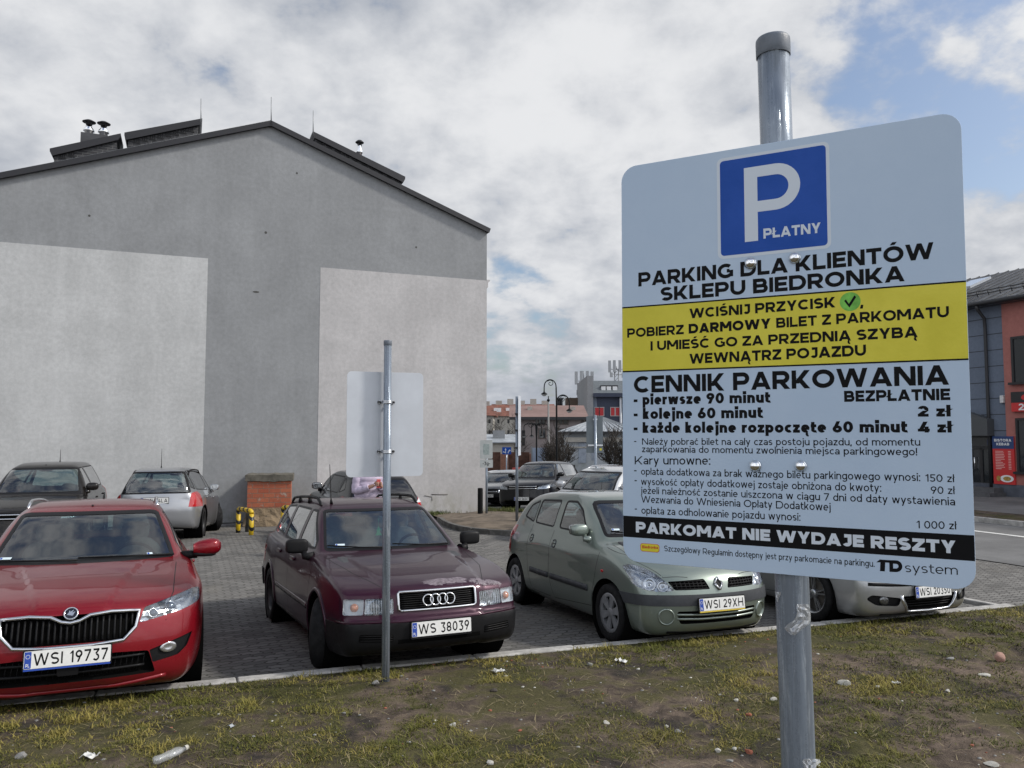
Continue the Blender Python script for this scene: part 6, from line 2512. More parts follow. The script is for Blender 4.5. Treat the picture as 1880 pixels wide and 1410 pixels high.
# ================================================================ red estate
def red_estate():
	p = dict(nose=.90, tail=-3.76, W=.905, wb=2.68, r=.318, k=.085, kc=.10, sweepf=.30, sweepr=.16, kw=(.22, .10), crown=.055, crown_low=.06,
			 ridge=(.20, .20, .010), zbelt=.96, tum=.40, tumc=.25, flare=.014,
			 low=[(.45, .17), (.78, .19), (.875, .28), (.898, .46), (.882, .62), (.83, .745), (.70, .815), (.35, .895), (0, .945), (-.30, .985), (-1.0, 1.0), (-2.4, 1.03), (-3.4, 1.04), (-3.70, .98), (-3.75, .80), (-3.76, .5), (-3.66, .24), (-3.3, .19)],
			 cab=[(-.14, .90), (-.30, .99), (-.62, 1.19), (-.98, 1.39), (-1.28, 1.45), (-1.8, 1.468), (-2.6, 1.455), (-3.15, 1.41), (-3.42, 1.35), (-3.60, 1.15), (-3.72, .95), (-3.70, .82), (-2, .80), (-.2, .80)],
			 plan=[(-3.80, .66), (-3.6, .80), (-3.2, .88), (-2.6, .903), (-1.3, .907), (-.3, .903), (.25, .885), (.55, .84), (.78, .755), (.95, .64)],
			 cabw=[(-3.8, .66), (-3.0, .775), (-1.5, .80), (-.6, .775), (0.1, .70)],
			 inset=[(.10, .12), (.17, .07), (.25, .03), (.38, .006), (.55, 0), (.70, .002), (.79, .008), (.86, .035), (.95, .06), (1.1, .12)])
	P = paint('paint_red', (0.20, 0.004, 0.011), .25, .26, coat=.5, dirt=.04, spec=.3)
	root = empty('parked_car', label='red estate car with chrome slatted grille and silver roof rails, nose over the kerb', cat='car')
	c = Car(p, .034, root)
	c.arches(.365)
	# glass
	c.window([(-.70, .975), (.70, .975), (.66, 1.08), (.565, 1.375), (-.565, 1.375), (-.66, 1.08)], 'front', FRONTW, 'windscreen', .03, r=[.05, .05, .02, .08, .08, .02])
	side_windows(c, [[(-.62, 1.0), (-1.36, 1.015), (-1.40, 1.36), (-1.12, 1.35), (-.66, 1.09)], [(-1.44, 1.015), (-2.32, 1.035), (-2.34, 1.385), (-1.48, 1.365)], [(-2.40, 1.035), (-3.30, 1.10), (-3.12, 1.33), (-2.42, 1.385)]])
	c.window([(-.56, 1.04), (.56, 1.04), (.46, 1.33), (-.46, 1.33)], 'rear', REARW, 'rear_window', .03)
	# lamps
	for s in (1, -1):
		o = c.lamp([(s * .432, .622), (s * .462, .722), (s * .80, .800), (s * .855, .795), (s * .855, .715), (s * .72, .672)], 'front', lambda q, n, s=s: n.x > .04 and q.y * s > .3 and q.x > .3, 'headlight', .02, back=M_REFL, depth=.055)
		for y, z, r_ in ((.65, .722, .042), (.53, .683, .034)):
			T = c.frame_at('front', s * y, z, 1, -.035)
			mb = MB(); mb.lathe([(r_, 0), (r_ * 1.02, .012), (r_ * .9, .016), (r_ * .85, .006)], 22, T); mb.build('lamp_ring', M_SILVERT, o)
			mb = MB(); mb.lathe([(r_ * .86, .006), (r_ * .7, .02), (r_ * .35, .028), (0.001, .031)], 22, T); mb.build('projector', glass_ball(), o)
		c.strip('daylight_strip', [(s * .47, .675), (s * .60, .685), (s * .72, .715)], 'front', 1, .018, M_LENSW, -.025, o)
	# front openings
	gz0, gz1 = .515, .715
	g = c.recess([(-.425, .70), (-.40, .60), (-.33, .525), (.33, .525), (.40, .60), (.425, .70), (.36, .715), (-.36, .715)], 'front', FRONT, 'grille', M_BLACK, .05, .015)
	mb = MB()
	for k in range(22):
		y = -.385 + .77 * k / 21
		z0 = .535 + max(0, abs(y) - .33) * 1.3
		z1 = .69 - .035 * math.exp(-(y / .10) ** 2)
		pts = [c.hit('front', y, z)[0] + Vector((-.014, 0, 0)) for z in np.linspace(z0, z1, 5)]
		mb.tube(pts, .0075, 6)
	mb.build('grille_slat', M_BLACKP, g)
	oth = [(-.43, .705), (-.41, .60), (-.335, .52), (-.15, .508), (.15, .508), (.335, .52), (.41, .60), (.43, .705), (.25, .715), (.12, .705), (.055, .672), (0, .662), (-.055, .672), (-.12, .705), (-.25, .715), (-.43, .705)]
	c.rod('grille_surround', oth, 'front', 1, .0125, M_SILVERT, .004, g)
	# cover over the notch so that the bonnet dips into the grille
	mb = MB(); 
	T = c.frame_at('front', 0, .722, 1, .006)
	mb.lathe([(.046, -.01), (.046, .004), (.042, .008), (.0385, .006)], 32, T); em = mb.build('badge', M_SILVERT, root)
	mb = MB(); mb.lathe([(.0385, .005), (0.001, .007)], 28, T); mb.build('badge_ground', mat('badge_black', (.01, .012, .02), .2), em)
	mb = MB()
	mb.prism([(-.024, -.012), (.012, -.020), (.026, .010), (.006, .002), (.018, .024), (-.004, .010), (-.010, .022), (-.014, .004)], .0075, .0095, T); mb.build('badge_figure', M_SILVERT, em)
	low = c.recess([(-.55, .265), (.55, .265), (.50, .425), (.30, .44), (-.30, .44), (-.50, .425)], 'front', FRONT, 'lower_intake', M_BLACK, .05, .02)
	mb = MB()
	for z in (.325, .40):
		c.rod('x', [(-.48, z), (.48, z)], 'front', 1, .010, None, -.02, mb=mb)
	for k in range(26):
		y = -.46 + .92 * k / 25
		mb.tube([c.hit('front', y, .295)[0] + Vector((-.03, 0, 0)), c.hit('front', y + .02, .43)[0] + Vector((-.03, 0, 0))], .0035, 5)
	mb.build('intake_mesh', M_BLACKP, low)
	mb = MB(); T = c.frame_at('front', 0, .355, 1, -.02); mb.prism(rrect(-.065, -.035, .065, .035, .012), 0, .03, T); mb.build('radar_cover', M_BLACKP, low)
	for s in (1, -1):
		o = c.recess([(s * .53, .335), (s * .505, .425), (s * .80, .505), (s * .76, .41), (s * .70, .36)], 'front', lambda q, n, s=s: n.x > .1 and q.y * s > .3 and q.x > .2, 'fog_lamp_surround', M_BLACKP, .018, .01)
		T = c.frame_at('front', s * .635, .425, 1, -.012)
		T = T @ Matrix.Diagonal((1.25, .75, 1, 1))
		mb = MB(); mb.lathe([(.05, -.01), (.05, .008), (.044, .012), (.02, .006), (0.001, .006)], 22, T); mb.build('fog_lamp', M_REFL, o)
	c.strip('sill_lip', [(-.62, .225), (-.3, .20), (.3, .20), (.62, .225)], 'front', 1, .035, P, .012, thick=.02)
	c.plate('front', 0.0, .447, 'WSI 19737', .016, R(-4), strip=M_PLBLUE)
	# side details
	c.gaps([[(-.30, .88), (-.33, .5), (-.42, .25), (-1.38, .22), (-1.40, .6), (-1.38, 1.0)], [(-1.41, .22), (-2.2, .22), (-2.30, .5), (-2.36, 1.02)], [(.52, .66), (.42, .60)]])
	mb = MB()
	for l in ([(.80, -.60), (.55, -.66), (-.25, -.70)], [(.80, .60), (.55, .66), (-.25, .70)]):
		c.strip('x', l, 'top', 1, .006, None, .0008, mb=mb)
	mb.build('bonnet_seam', M_GAP, root)
	c.handle(-1.25, .86, P); c.handle(-2.2, .88, P)
	mirror_red(c, P)
	# roof rails
	for s in (1, -1):
		xs = np.linspace(-1.35, -3.15, 15)
		pts = []
		for i, x in enumerate(xs):
			q, n = c.hit('top', x, s * .545)
			e = min(i, len(xs) - 1 - i) / 2.0
			pts.append(q + Vector((0, 0, -.004 + .058 * min(1, e) ** .7)))
		mb = MB(); mb.tube(pts, [.011] + [.0135] * (len(pts) - 2) + [.011], 10); mb.build('roof_rail', M_SILVERT, root)
	q, n = c.hit('top', -3.1, 0)
	mb = MB(); mb.tube([q, q + Vector((-.03, 0, .035)), q + Vector((-.09, 0, .11))], [.022, .014, .004], 8); mb.build('roof_aerial', M_BLACKP, root)
	c.wiper([[(.68, .985), (.35, .995), (-.05, 1.00)], [(-.05, .985), (-.35, .99), (-.66, .993)]])
	sticker(c, -.58, 1.02); sticker(c, .49, 1.01, .045)
	c.interior()
	c.wheels('thin5', .21, .875, rimr=.215)
	c.finish('body', P)
	return root, p


def glass_ball():
	return mat('projector_glass', (0.10, 0.13, 0.18), .04, .2, coat=1.0)


def mirror_red(c, P):
	for sd in (1, -1):
		p, n = c.hit('side', -.58, .97, sd)
		ctr = Vector((-.57, sd * .955, 1.03))
		mb = MB()
		vs, fs = [], []
		# tapered shell: wide outside, pointed at the outer top
		secs = [(-.105, .050, .045, -.004), (-.06, .075, .066, 0), (0, .085, .076, .004), (.06, .085, .076, .008), (.105, .07, .06, .012), (.128, .035, .034, .012)]
		m = 18
		for (dy, hx, hz, dz) in secs:
			for k in range(m):
				a = 2 * math.pi * k / m
				ca, sa = math.cos(a), math.sin(a)
				vs.append(ctr + Vector((hx * math.copysign(abs(ca) ** .75, ca) + .01, sd * dy, hz * math.copysign(abs(sa) ** .8, sa) + dz)))
		for i in range(len(secs) - 1):
			for k in range(m):
				q = (i * m + k, i * m + (k + 1) % m, (i + 1) * m + (k + 1) % m, (i + 1) * m + k)
				fs.append(q if sd > 0 else q[::-1])
		fs += [tuple(range(m)), tuple(range((len(secs) - 1) * m, len(secs) * m))]
		mb.add(vs, fs, True)
		mi = mb.build('door_mirror', P, c.root)
		mb = MB(); superblob(mb, ctr + Vector((.005, -sd * .01, -.052)), (.075, .10, .026), 3); mb.build('mirror_base', M_BLACKP, mi)
		mb = MB(); mb.tube([p - Vector((0, sd * .02, 0)), ctr + Vector((0, -sd * .07, -.055))], [.04, .035], 8); mb.build('mirror_arm', M_BLACKP, mi)


def sticker(c, y, z, w=.09, h=.028):
	T = c.frame_at('front', y, z, 1, .0045)
	mb = MB(); mb.prism(rrect(-w / 2, -h / 2, w / 2, h / 2, .003), 0, .0008, T); o = mb.build('windscreen_sticker', mat('sticker', (.60, .70, .74), .4), c.root)
	mb = MB(); mb.prism([(-w / 2 + .004, -h / 2 + .004), (-w / 2 + .02, -h / 2 + .004), (-w / 2 + .02, h / 2 - .004), (-w / 2 + .004, h / 2 - .004)], .0009, .0013, T); mb.build('sticker_mark', M_PLBLUE, o)


car, pp = red_estate()
park(car, -.77, 7.13, 2.5, pp['wb'])


# ================================================================ maroon estate
def maroon_estate():
	p = dict(nose=.87, tail=-3.64, W=.848, wb=2.61, r=.305, k=.038, kc=.075, sweepf=.19, sweepr=.08, kw=(.16, .07), crown=.045, crown_low=.022,
			 zbelt=.93, tum=.36, tumc=.2, flare=.02, ridge=(.40, .10, .012),
			 low=[(.50, .23), (.78, .25), (.855, .30), (.875, .42), (.868, .505), (.838, .53), (.828, .60), (.805, .705), (.76, .752), (.40, .84), (-.05, .895), (-.36, .925), (-1, .935), (-2.4, .955), (-3.40, .965), (-3.58, .93), (-3.60, .75), (-3.64, .52), (-3.63, .33), (-3.2, .22)],
			 cab=[(-.16, .84), (-.42, .945), (-.80, 1.165), (-1.13, 1.345), (-1.38, 1.392), (-1.95, 1.408), (-2.7, 1.395), (-3.08, 1.365), (-3.24, 1.31), (-3.44, 1.1), (-3.57, .92), (-3.55, .78), (-2, .76), (-.2, .76)],
			 plan=[(-3.75, .74), (-3.5, .79), (-3.0, .83), (-2.0, .848), (-1.0, .848), (-.3, .845), (.3, .835), (.58, .80), (.78, .735), (.95, .64)],
			 cabw=[(-3.8, .64), (-3.0, .715), (-1.5, .755), (-.6, .735), (0.1, .67)],
			 inset=[(.10, .10), (.20, .05), (.30, .018), (.44, .004), (.56, 0), (.66, .004), (.76, .014), (.84, .034), (.93, .06), (1.1, .11)])
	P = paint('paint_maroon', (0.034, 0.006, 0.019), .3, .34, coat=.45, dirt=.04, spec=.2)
	root = empty('parked_car', label='dark maroon estate car with black bumper and four ring badge, behind the back-turned sign', cat='car')
	c = Car(p, .033, root)
	c.arches(.355)
	c.window([(-.665, .95), (.665, .95), (.63, 1.06), (.555, 1.325), (-.555, 1.325), (-.63, 1.06)], 'front', FRONTW, 'windscreen', .025, r=[.05, .05, .02, .06, .06, .02], glass=M_CGLASS)
	side_windows(c, [[(-.66, .965), (-1.40, .965), (-1.44, 1.325), (-1.22, 1.32), (-.74, 1.05)], [(-1.48, .965), (-2.28, .975), (-2.36, 1.335), (-1.52, 1.328)], [(-2.42, .985), (-3.20, 1.02), (-2.98, 1.315), (-2.44, 1.335)]], trim=.022, r=.03)
	c.window([(-.55, 1.0), (.55, 1.0), (.48, 1.29), (-.48, 1.29)], 'rear', REARW, 'rear_window', .03)
	# head lamps with amber corners
	for s in (1, -1):
		o = c.lamp([(s * .385, .545), (s * .385, .672), (s * .605, .672), (s * .615, .545)], 'front', lambda q, n, s=s: n.x > .1 and q.y * s > .3 and q.x > .3, 'headlight', .018, back=M_REFL, depth=.06)
		mb = MB()
		for y, r_ in ((.525, .050), (.435, .036)):
			T = c.frame_at('front', s * y, .608, 1, -.052)
			mb.lathe([(r_, 0), (r_ * .8, -.01 + .012), (r_ * .3, .018), (0.001, .02)], 18, T)
		mb.build('lamp_bowl', M_REFLD, o)
		mb = MB()
		for k in range(11):
			y = .395 + .0205 * k
			c.strip('x', [(s * y, .552), (s * y, .664)], 'front', 1, .004, None, -.006, mb=mb)
		mb.build('lens_flute', M_LENSW, o)
		o = c.lamp([(s * .622, .547), (s * .612, .671), (s * .765, .672), (s * .775, .548)], 'front', lambda q, n, s=s: q.y * s > .3 and q.x > .25 and n.x > .02, 'indicator', .014, back=M_LENSW, depth=.03)
		if o:
			T = c.frame_at('front', s * .69, .606, 1, -.018)
			mb = MB(); mb.lathe([(.034, 0), (.028, .012), (.012, .018), (0.001, .019)], 16, T); mb.build('amber_bulb', M_LENSO, o)
	# grille with frame and rings
	g = c.recess([(-.335, .575), (.335, .575), (.335, .705), (-.335, .705)], 'front', FRONT, 'grille', M_BLACK, .03, .012)
	mb = MB()
	for k in range(7):
		c.strip('x', [(-.33, .588 + .0175 * k), (.33, .588 + .0175 * k)], 'front', 1, .008, None, -.012, mb=mb, thick=.01)
	mb.build('grille_slat', M_BLACKP, g)
	fr = [(-.325, .567), (.325, .567), (.343, .582), (.343, .70), (.33, .714), (-.33, .714), (-.343, .70), (-.343, .582), (-.325, .567)]
	c.rod('grille_frame', fr, 'front', 1, .0105, M_SILVERT, .002, g, dense=.03)
	T = c.frame_at('front', 0, .640, 1, .010)
	for k in range(4):
		y0 = -.096 + .064 * k
		mb = MB(); mb.tube([T @ Vector((y0 + .044 * math.cos(a), .044 * math.sin(a), .002 * (k % 2))) for a in np.linspace(0, 2 * math.pi, 33)], .0062, 8, False); mb.build('badge_ring', M_SILVERT, g)
	# black bumpers with a painted top
	fb = lambda q, n: q.x > .33 and q.z < .6
	c.panel([(-.9, .225), (.9, .225), (.9, .478), (-.9, .478)], 'front', lambda q, n: q.x > .36 and q.z < .6 and n.x > -.2, 'bumper', M_BLACKP, .012, .02)
	for s in (1, -1):
		c.panel([(.355, .25), (.90, .25), (.90, .478), (.38, .478)], 'side', lambda q, n, s=s: q.y * s > .5 and n.x < .14, 'bumper_corner', M_BLACKP, .012, .02)
	c.strip('bumper_stripe', [(-.80, .488), (-.6, .488), (.6, .488), (.80, .488)], 'front', 1, .014, P, .015, thick=.02)
	for s in (1, -1):
		o = c.panel([(s * .40, .335), (s * .665, .345), (s * .655, .405), (s * .40, .395)], 'front', FRONT, 'bumper_vent', M_BLACK, .013, .004, r=.012)
		mb = MB()
		for k in range(3):
			c.strip('x', [(s * .405, .348 + .018 * k), (s * .655, .355 + .018 * k)], 'front', 1, .006, None, .0165, mb=mb, thick=.004)
		mb.build('vent_slat', M_BLACKP, o or root)
	c.panel([(-.36, .32), (.36, .32), (.36, .352), (-.36, .352)], 'front', FRONT, 'lower_vent', M_BLACK, .013, .004)
	c.plate('front', .0, .425, 'WS 38039', .026, R(-3), strip=None)
	c.panel([(-.9, .33), (.9, .33), (.9, .52), (-.9, .52)], 'rear', lambda q, n: q.x < -3.3 and n.x < .1, 'rear_bumper', M_BLACKP, .014, .02)
	for s in (1, -1):
		c.panel([(s * .55, .62), (s * .83, .62), (s * .83, .82), (s * .60, .82)], 'rear', lambda q, n, s=s: q.x < -3.2 and q.y * s > .3, 'tail_light', M_LENSR, .003, .01)
	# sides
	c.gaps([[(-.36, .86), (-.38, .55), (-.44, .27), (-1.40, .25), (-1.46, .55), (-1.44, .95)], [(-1.46, .25), (-2.14, .25), (-2.28, .52), (-2.34, .96)], [(.84, .50), (.40, .50)]])
	for s in (1, -1):
		c.strip('side_moulding', [(-.42, .475), (-2.2, .475)], 'side', s, .05, P, .006, thick=.012)
		c.strip('side_moulding_insert', [(-.42, .462), (-2.2, .462)], 'side', s, .018, M_BLACKP, .010, thick=.008)
		c.strip('sill_trim', [(-.40, .235), (-2.2, .235)], 'side', s, .05, M_BLACKP, .003, thick=.012)
	c.arch_lip(.368, .032, P, .010)
	mb = MB()
	for s in (1, -1):
		c.strip('x', [(.79, s * .42), (.3, s * .60), (-.40, s * .70)], 'top', 1, .006, None, .0008, mb=mb)
	mb.build('bonnet_seam', M_GAP, root)
	c.handle(-1.27, .83, P, (.11, .014, .022)); c.handle(-2.12, .84, P, (.11, .014, .022))
	mirror_box(c, -.66, .995, M_BLACKP)
	for s in (1, -1):
		xs = np.linspace(-1.30, -3.0, 19)
		pts = []
		for i, x in enumerate(xs):
			q, n = c.hit('top', x, s * .53)
			e = min(i, len(xs) - 1 - i) / 2.0
			pts.append(q + Vector((0, 0, -.002 + .062 * min(1, e) ** .7)))
		mb = MB(); mb.tube(pts, [.012] + [.016] * (len(pts) - 2) + [.012], 10)
		for x in (-1.9, -2.45):
			q, n = c.hit('top', x, s * .53); mb.tube([q - Vector((0, 0, .01)), q + Vector((0, 0, .06))], [.028, .016], 8)
		mb.build('roof_rail', M_BLACKP, root)
	q, n = c.hit('top', -1.32, -.42)
	mb = MB(); mb.tube([q, q + Vector((-.02, 0, .05)), q + Vector((-.11, 0, .42))], [.02, .008, .003], 6); mb.build('roof_aerial', M_BLACKP, root)
	c.wiper([[(.60, .958), (.30, .965), (.0, .985)], [(-.02, .958), (-.3, .965), (-.62, .99)]])
	sticker(c, -.50, 1.0)
	# paint worn through on the leading edge of the bonnet
	wear_patch(c, [(.72, .42, .05, .10, 5), (.71, .14, .055, .20, 7), (.735, .02, .03, .12, 8), (.70, .55, .03, .08, 2)], mat('worn_paint', (.17, .14, .16), .6, vary=.5, scale=40))
	air_freshener(c)
	c.interior(dark=mat('seat_velour', (.15, .16, .19), .95, vary=.3))
	c.wheels('steel', .195, .842, steer=R(-24), rimr=.205, m=M_STEELW)
	c.finish('body', P)
	return root, p


def mirror_box(c, x, z, m, size=(.05, .105, .068), out=.145, pw=4.2):
	for sd in (1, -1):
		p, n = c.hit('side', x + .08, z - .09, sd)
		ctr = Vector((x, p.y + sd * (out - .03), z + .01))
		mb = MB(); superblob(mb, ctr, size, pw, n=14); mi = mb.build('door_mirror', m, c.root)
		mb = MB(); superblob(mb, ctr + Vector((-size[0] * .93, 0, 0)), (.006, size[1] * .88, size[2] * .84), 5); mb.build('mirror_glass', M_MIRRORG, mi)
		mb = MB(); mb.tube([p - Vector((0, sd * .03, 0)), p.lerp(ctr, .4) - Vector((0, 0, .035)), ctr - Vector((0, sd * size[1] * .6, size[2] * .6))], [.05, .035, .03], 10); mb.build('mirror_arm', m, mi)


def wear_patch(c, spots, m):
	"""ragged bare patches on the bonnet, each a thin skin over the paint"""
	for (x, y, rx, ry, seed) in spots:
		rr = random.Random(seed)
		n = 30
		prof = []
		for k in range(n):
			a = 2 * math.pi * k / n
			q = 1 + .22 * rr.uniform(-1, 1) + .15 * math.sin(3 * a + seed)
			prof.append((x + rx * q * math.cos(a), y + ry * q * math.sin(a)))
		ctr = c.hit('top', x, y)
		V = [ctr[0] + ctr[1] * .0012]
		for f in (.5, 1.0):
			for a, b in prof:
				p, nn = c.hit('top', x + (a - x) * f, y + (b - y) * f)
				V.append(p + nn * (.0012 if f < 1 else .0004))
		F = [(0, 1 + k, 1 + (k + 1) % n) for k in range(n)] + [(1 + k, 1 + n + k, 1 + n + (k + 1) % n, 1 + (k + 1) % n) for k in range(n)]
		mb = MB(); mb.add(V, F, True); mb.build('worn_patch', m, c.root)


def air_freshener(c):
	mb = MB(); mb.tube([(-1.05, .02, 1.22), (-1.05, .02, 1.14)], .002, 5); 
	mb.prism([(-.035, 0), (.035, 0), (.012, .05), (.025, .05), (0, .10), (-.025, .05), (-.012, .05)], 0, .004, Matrix.Translation((-1.05, .02, 1.04)) @ Matrix(((0, 0, 1, 0), (1, 0, 0, 0), (0, 1, 0, 0), (0, 0, 0, 1))))
	mb.build('air_freshener', mat('card_green', (.10, .42, .24), .6), c.root)


car, pp = maroon_estate()
park(car, 1.92, 7.26, 3.5, pp['wb'])


# ================================================================ sage hatchback
def sage_hatch():
	p = dict(nose=.765, tail=-3.05, W=.82, wb=2.472, r=.285, k=.10, kc=.11, sweepf=.27, sweepr=.17, kw=(.20, .16), crown=.06, crown_low=.08,
			 zbelt=.98, tum=.36, tumc=.25, flare=.016,
			 low=[(.40, .17), (.66, .175), (.735, .25), (.762, .38), (.765, .50), (.745, .58), (.70, .675), (.62, .75), (.40, .845), (.10, .925), (-.16, .975), (-.6, .99), (-1.6, 1.0), (-2.6, 1.01), (-2.92, .98), (-3.02, .82), (-3.05, .55), (-2.97, .27), (-2.6, .20)],
			 cab=[(.0, .88), (-.18, .985), (-.52, 1.215), (-.84, 1.39), (-1.12, 1.44), (-1.5, 1.45), (-2.1, 1.43), (-2.5, 1.37), (-2.70, 1.265), (-2.90, 1.0), (-2.92, .82), (-1.6, .80), (-.1, .80)],
			 plan=[(-3.15, .62), (-2.9, .72), (-2.5, .79), (-1.8, .818), (-1.0, .82), (-.3, .815), (.2, .795), (.45, .755), (.65, .68), (.80, .58)],
			 cabw=[(-3.1, .60), (-2.6, .69), (-1.4, .75), (-.5, .725), (0.1, .64)],
			 inset=[(.10, .12), (.18, .07), (.28, .025), (.42, .004), (.56, 0), (.70, .004), (.82, .022), (.92, .05), (1.0, .08), (1.15, .12)])
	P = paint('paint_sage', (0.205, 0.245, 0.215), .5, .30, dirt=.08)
	root = empty('parked_car', label='pale sage green hatchback with grey bumper strip and diamond badge, half behind the big sign', cat='car')
	c = Car(p, .033, root)
	c.arches(.335)
	c.window([(-.64, 1.0), (.64, 1.0), (.62, 1.08), (.53, 1.365), (-.53, 1.365), (-.62, 1.08)], 'front', FRONTW, 'windscreen', .03, r=[.06, .06, .02, .09, .09, .02])
	side_windows(c, [[(-.62, 1.015), (-1.28, 1.03), (-1.34, 1.35), (-1.08, 1.355), (-.86, 1.27), (-.66, 1.10)], [(-1.42, 1.03), (-2.02, 1.045), (-2.07, 1.335), (-1.47, 1.352)], [(-2.06, 1.045), (-2.46, 1.10), (-2.36, 1.26), (-2.11, 1.33)]], trim=.02, r=.05)
	c.window([(-.52, 1.03), (.52, 1.03), (.46, 1.29), (-.46, 1.29)], 'rear', REARW, 'rear_window', .03, r=.08)
	for s in (1, -1):
		o = c.lamp([(s * .45, .575), (s * .52, .66), (s * .60, .755), (s * .70, .80), (s * .77, .78), (s * .765, .62), (s * .70, .578), (s * .58, .562)], 'front', lambda q, n, s=s: q.y * s > .25 and q.x > .2 and n.x > .05, 'headlight', .03, back=M_REFL, depth=.07)
		mb = MB()
		for y, z, r_ in ((.655, .645, .058), (.545, .625, .050)):
			T = c.frame_at('front', s * y, z, 1, -.055)
			mb.lathe([(r_ * 1.12, -.005), (r_ * 1.12, .014), (r_, .02), (r_ * .75, .004), (r_ * .3, -.008), (r_ * .16, .01), (0.001, .016)], 22, T)
		mb.build('lamp_bowl', M_SILVERT, o)
	# split grille
	for s in (1, -1):
		g = c.recess([(s * .10, .578), (s * .455, .578), (s * .50, .655), (s * .14, .672)], 'front', FRONT, 'grille', M_BLACK, .035, .015)
		mb = MB()
		for k in range(4):
			z = .588 + .024 * k
			c.strip('x', [(s * (.105 + .01 * k), z), (s * (.46 + .01 * k), z)], 'front', 1, .008, None, -.006, mb=mb, thick=.008)
		for k in range(9):
			y = .13 + .042 * k
			c.strip('x', [(s * y, .582), (s * (y + .004), .662)], 'front', 1, .008, None, -.008, mb=mb, thick=.008)
		mb.build('grille_mesh', M_BLACKP, g)
	T = c.frame_at('front', 0, .622, 1, .006)
	mb = MB()
	for a, b in (((0, .062), (.042, 0)), ((.042, 0), (0, -.062)), ((0, -.062), (-.042, 0)), ((-.042, 0), (0, .062))):
		mb.tube([T @ Vector((*a, .004)), T @ Vector((*b, .004))], .011, 4)
	em = mb.build('badge', M_SILVERT, root)
	mb = MB(); mb.prism([(0, .056), (-.037, 0), (0, -.056), (.037, 0)], -.004, .0015, T); mb.build('badge_ground', M_GAP, em)
	# bumper strip, lower openings
	c.panel([(-.85, .435), (.85, .435), (.85, .535), (-.85, .535)], 'front', lambda q, n: q.x > .02 and n.x > .02, 'bumper_strip', M_GREYP, .010, .014, r=0)
	li = c.recess([(-.42, .265), (.42, .265), (.455, .385), (-.455, .385)], 'front', FRONT, 'lower_intake', M_BLACK, .05, .03)
	mb = MB()
	for z in (.305, .345):
		c.strip('x', [(-.45, z + .008), (-.2, z), (.2, z), (.45, z + .008)], 'front', 1, .018, None, .004, mb=mb, thick=.02)
	mb.build('intake_bar', P, li)
	for s in (1, -1):
		T = c.frame_at('front', s * .545, .335, 1, .0)
		mb = MB(); mb.lathe([(.082, -.03), (.082, .002), (.072, .012), (.066, .008), (.062, -.02), (0.001, -.02)], 26, T); o = mb.build('fog_lamp_surround', P, root)
		mb = MB(); mb.lathe([(.060, -.019), (.055, -.008), (.03, -.002), (0.001, 0)], 22, T); mb.build('fog_lamp', M_GREYP, o)
	c.strip('chin', [(-.52, .185), (-.3, .175), (.3, .175), (.52, .185)], 'front', 1, .03, M_BLACKP, .004, thick=.03)
	c.plate('front', .0, .445, 'WSI 29XH', .022, R(-5), strip=mat('strip_yellow', (.62, .46, .05), .5))
	# sides
	c.gaps([[(-.20, .90), (-.26, .60), (-.36, .30), (-1.30, .24), (-1.40, .5), (-1.38, 1.0)], [(-1.42, .24), (-1.95, .25), (-2.02, .45), (-2.06, .75), (-2.06, 1.03)], [(.62, .535), (.38, .50)], [(-.10, .96), (-.16, .92), (.18, .86), (.45, .80)]])
	for s in (1, -1):
		c.strip('side_moulding', [(-.42, .475), (-1.36, .485)], 'side', s, .062, M_GREYP, .010, thick=.014)
		c.strip('side_moulding', [(-1.42, .485), (-1.96, .492)], 'side', s, .062, M_GREYP, .010, thick=.014)
		T = c.frame_at('side', -.10, .69, s, .004); mb = MB(); superblob(mb, T.translation, (.024, .008, .014), 3); mb.build('side_repeater', M_LENSR, root)
		c.panel([(s * .56, .62), (s * .76, .62), (s * .74, .98), (s * .62, .98)], 'rear', lambda q, n, s=s: q.x < -2.6 and q.y * s > .4, 'tail_light', M_LENSR, .003, .01)
		for x, z in ((-1.27, .86), (-1.95, .87)):
			T = c.frame_at('side', x, z, s, .002)
			mb = MB(); mb.lathe([(.052, -.002), (.05, .003), (.042, .0035), (.035, -.006), (0.001, -.010)], 22, T); o = mb.build('door_handle', M_GREYP, root)
			mb = MB(); superblob(mb, T.translation + Vector((0, 0, .008)), (.045, .014, .014), 3); mb.build('handle_grip', P, o)
	mb = MB()
	c.strip('x', [(-.62, .50), (-.4, .60), (0, .68), (.4, .74)], 'front', 1, .001, None, -.2, mb=MB())
	for s in (1, -1):
		c.strip('x', [(.66, s * .30), (.58, s * .52), (.30, s * .645), (-.12, s * .66)], 'top', 1, .006, None, .0008, mb=mb)
	mb.build('bonnet_seam', M_GAP, root)
	mirror_box(c, -.60, 1.055, P, (.065, .105, .066), .11, 2.8)
	q, n = c.hit('top', -.98, 0)
	mb = MB(); mb.tube([q, q + Vector((.0, 0, .02)), q + Vector((.03, 0, .12))], [.02, .008, .003], 6); mb.build('roof_aerial', M_BLACKP, root)
	c.wiper([[(.58, 1.01), (.30, 1.015), (.0, 1.03)], [(-.02, 1.01), (-.3, 1.02), (-.56, 1.045)]])
	sticker(c, -.49, 1.07, .085, .03)
	c.interior()
	c.wheels('cover6', .18, .805, rimr=.198, m=M_COVER)
	c.finish('body', P)
	return root, p


car, pp = sage_hatch()
park(car, 4.76, 7.12, 0, pp['wb'])


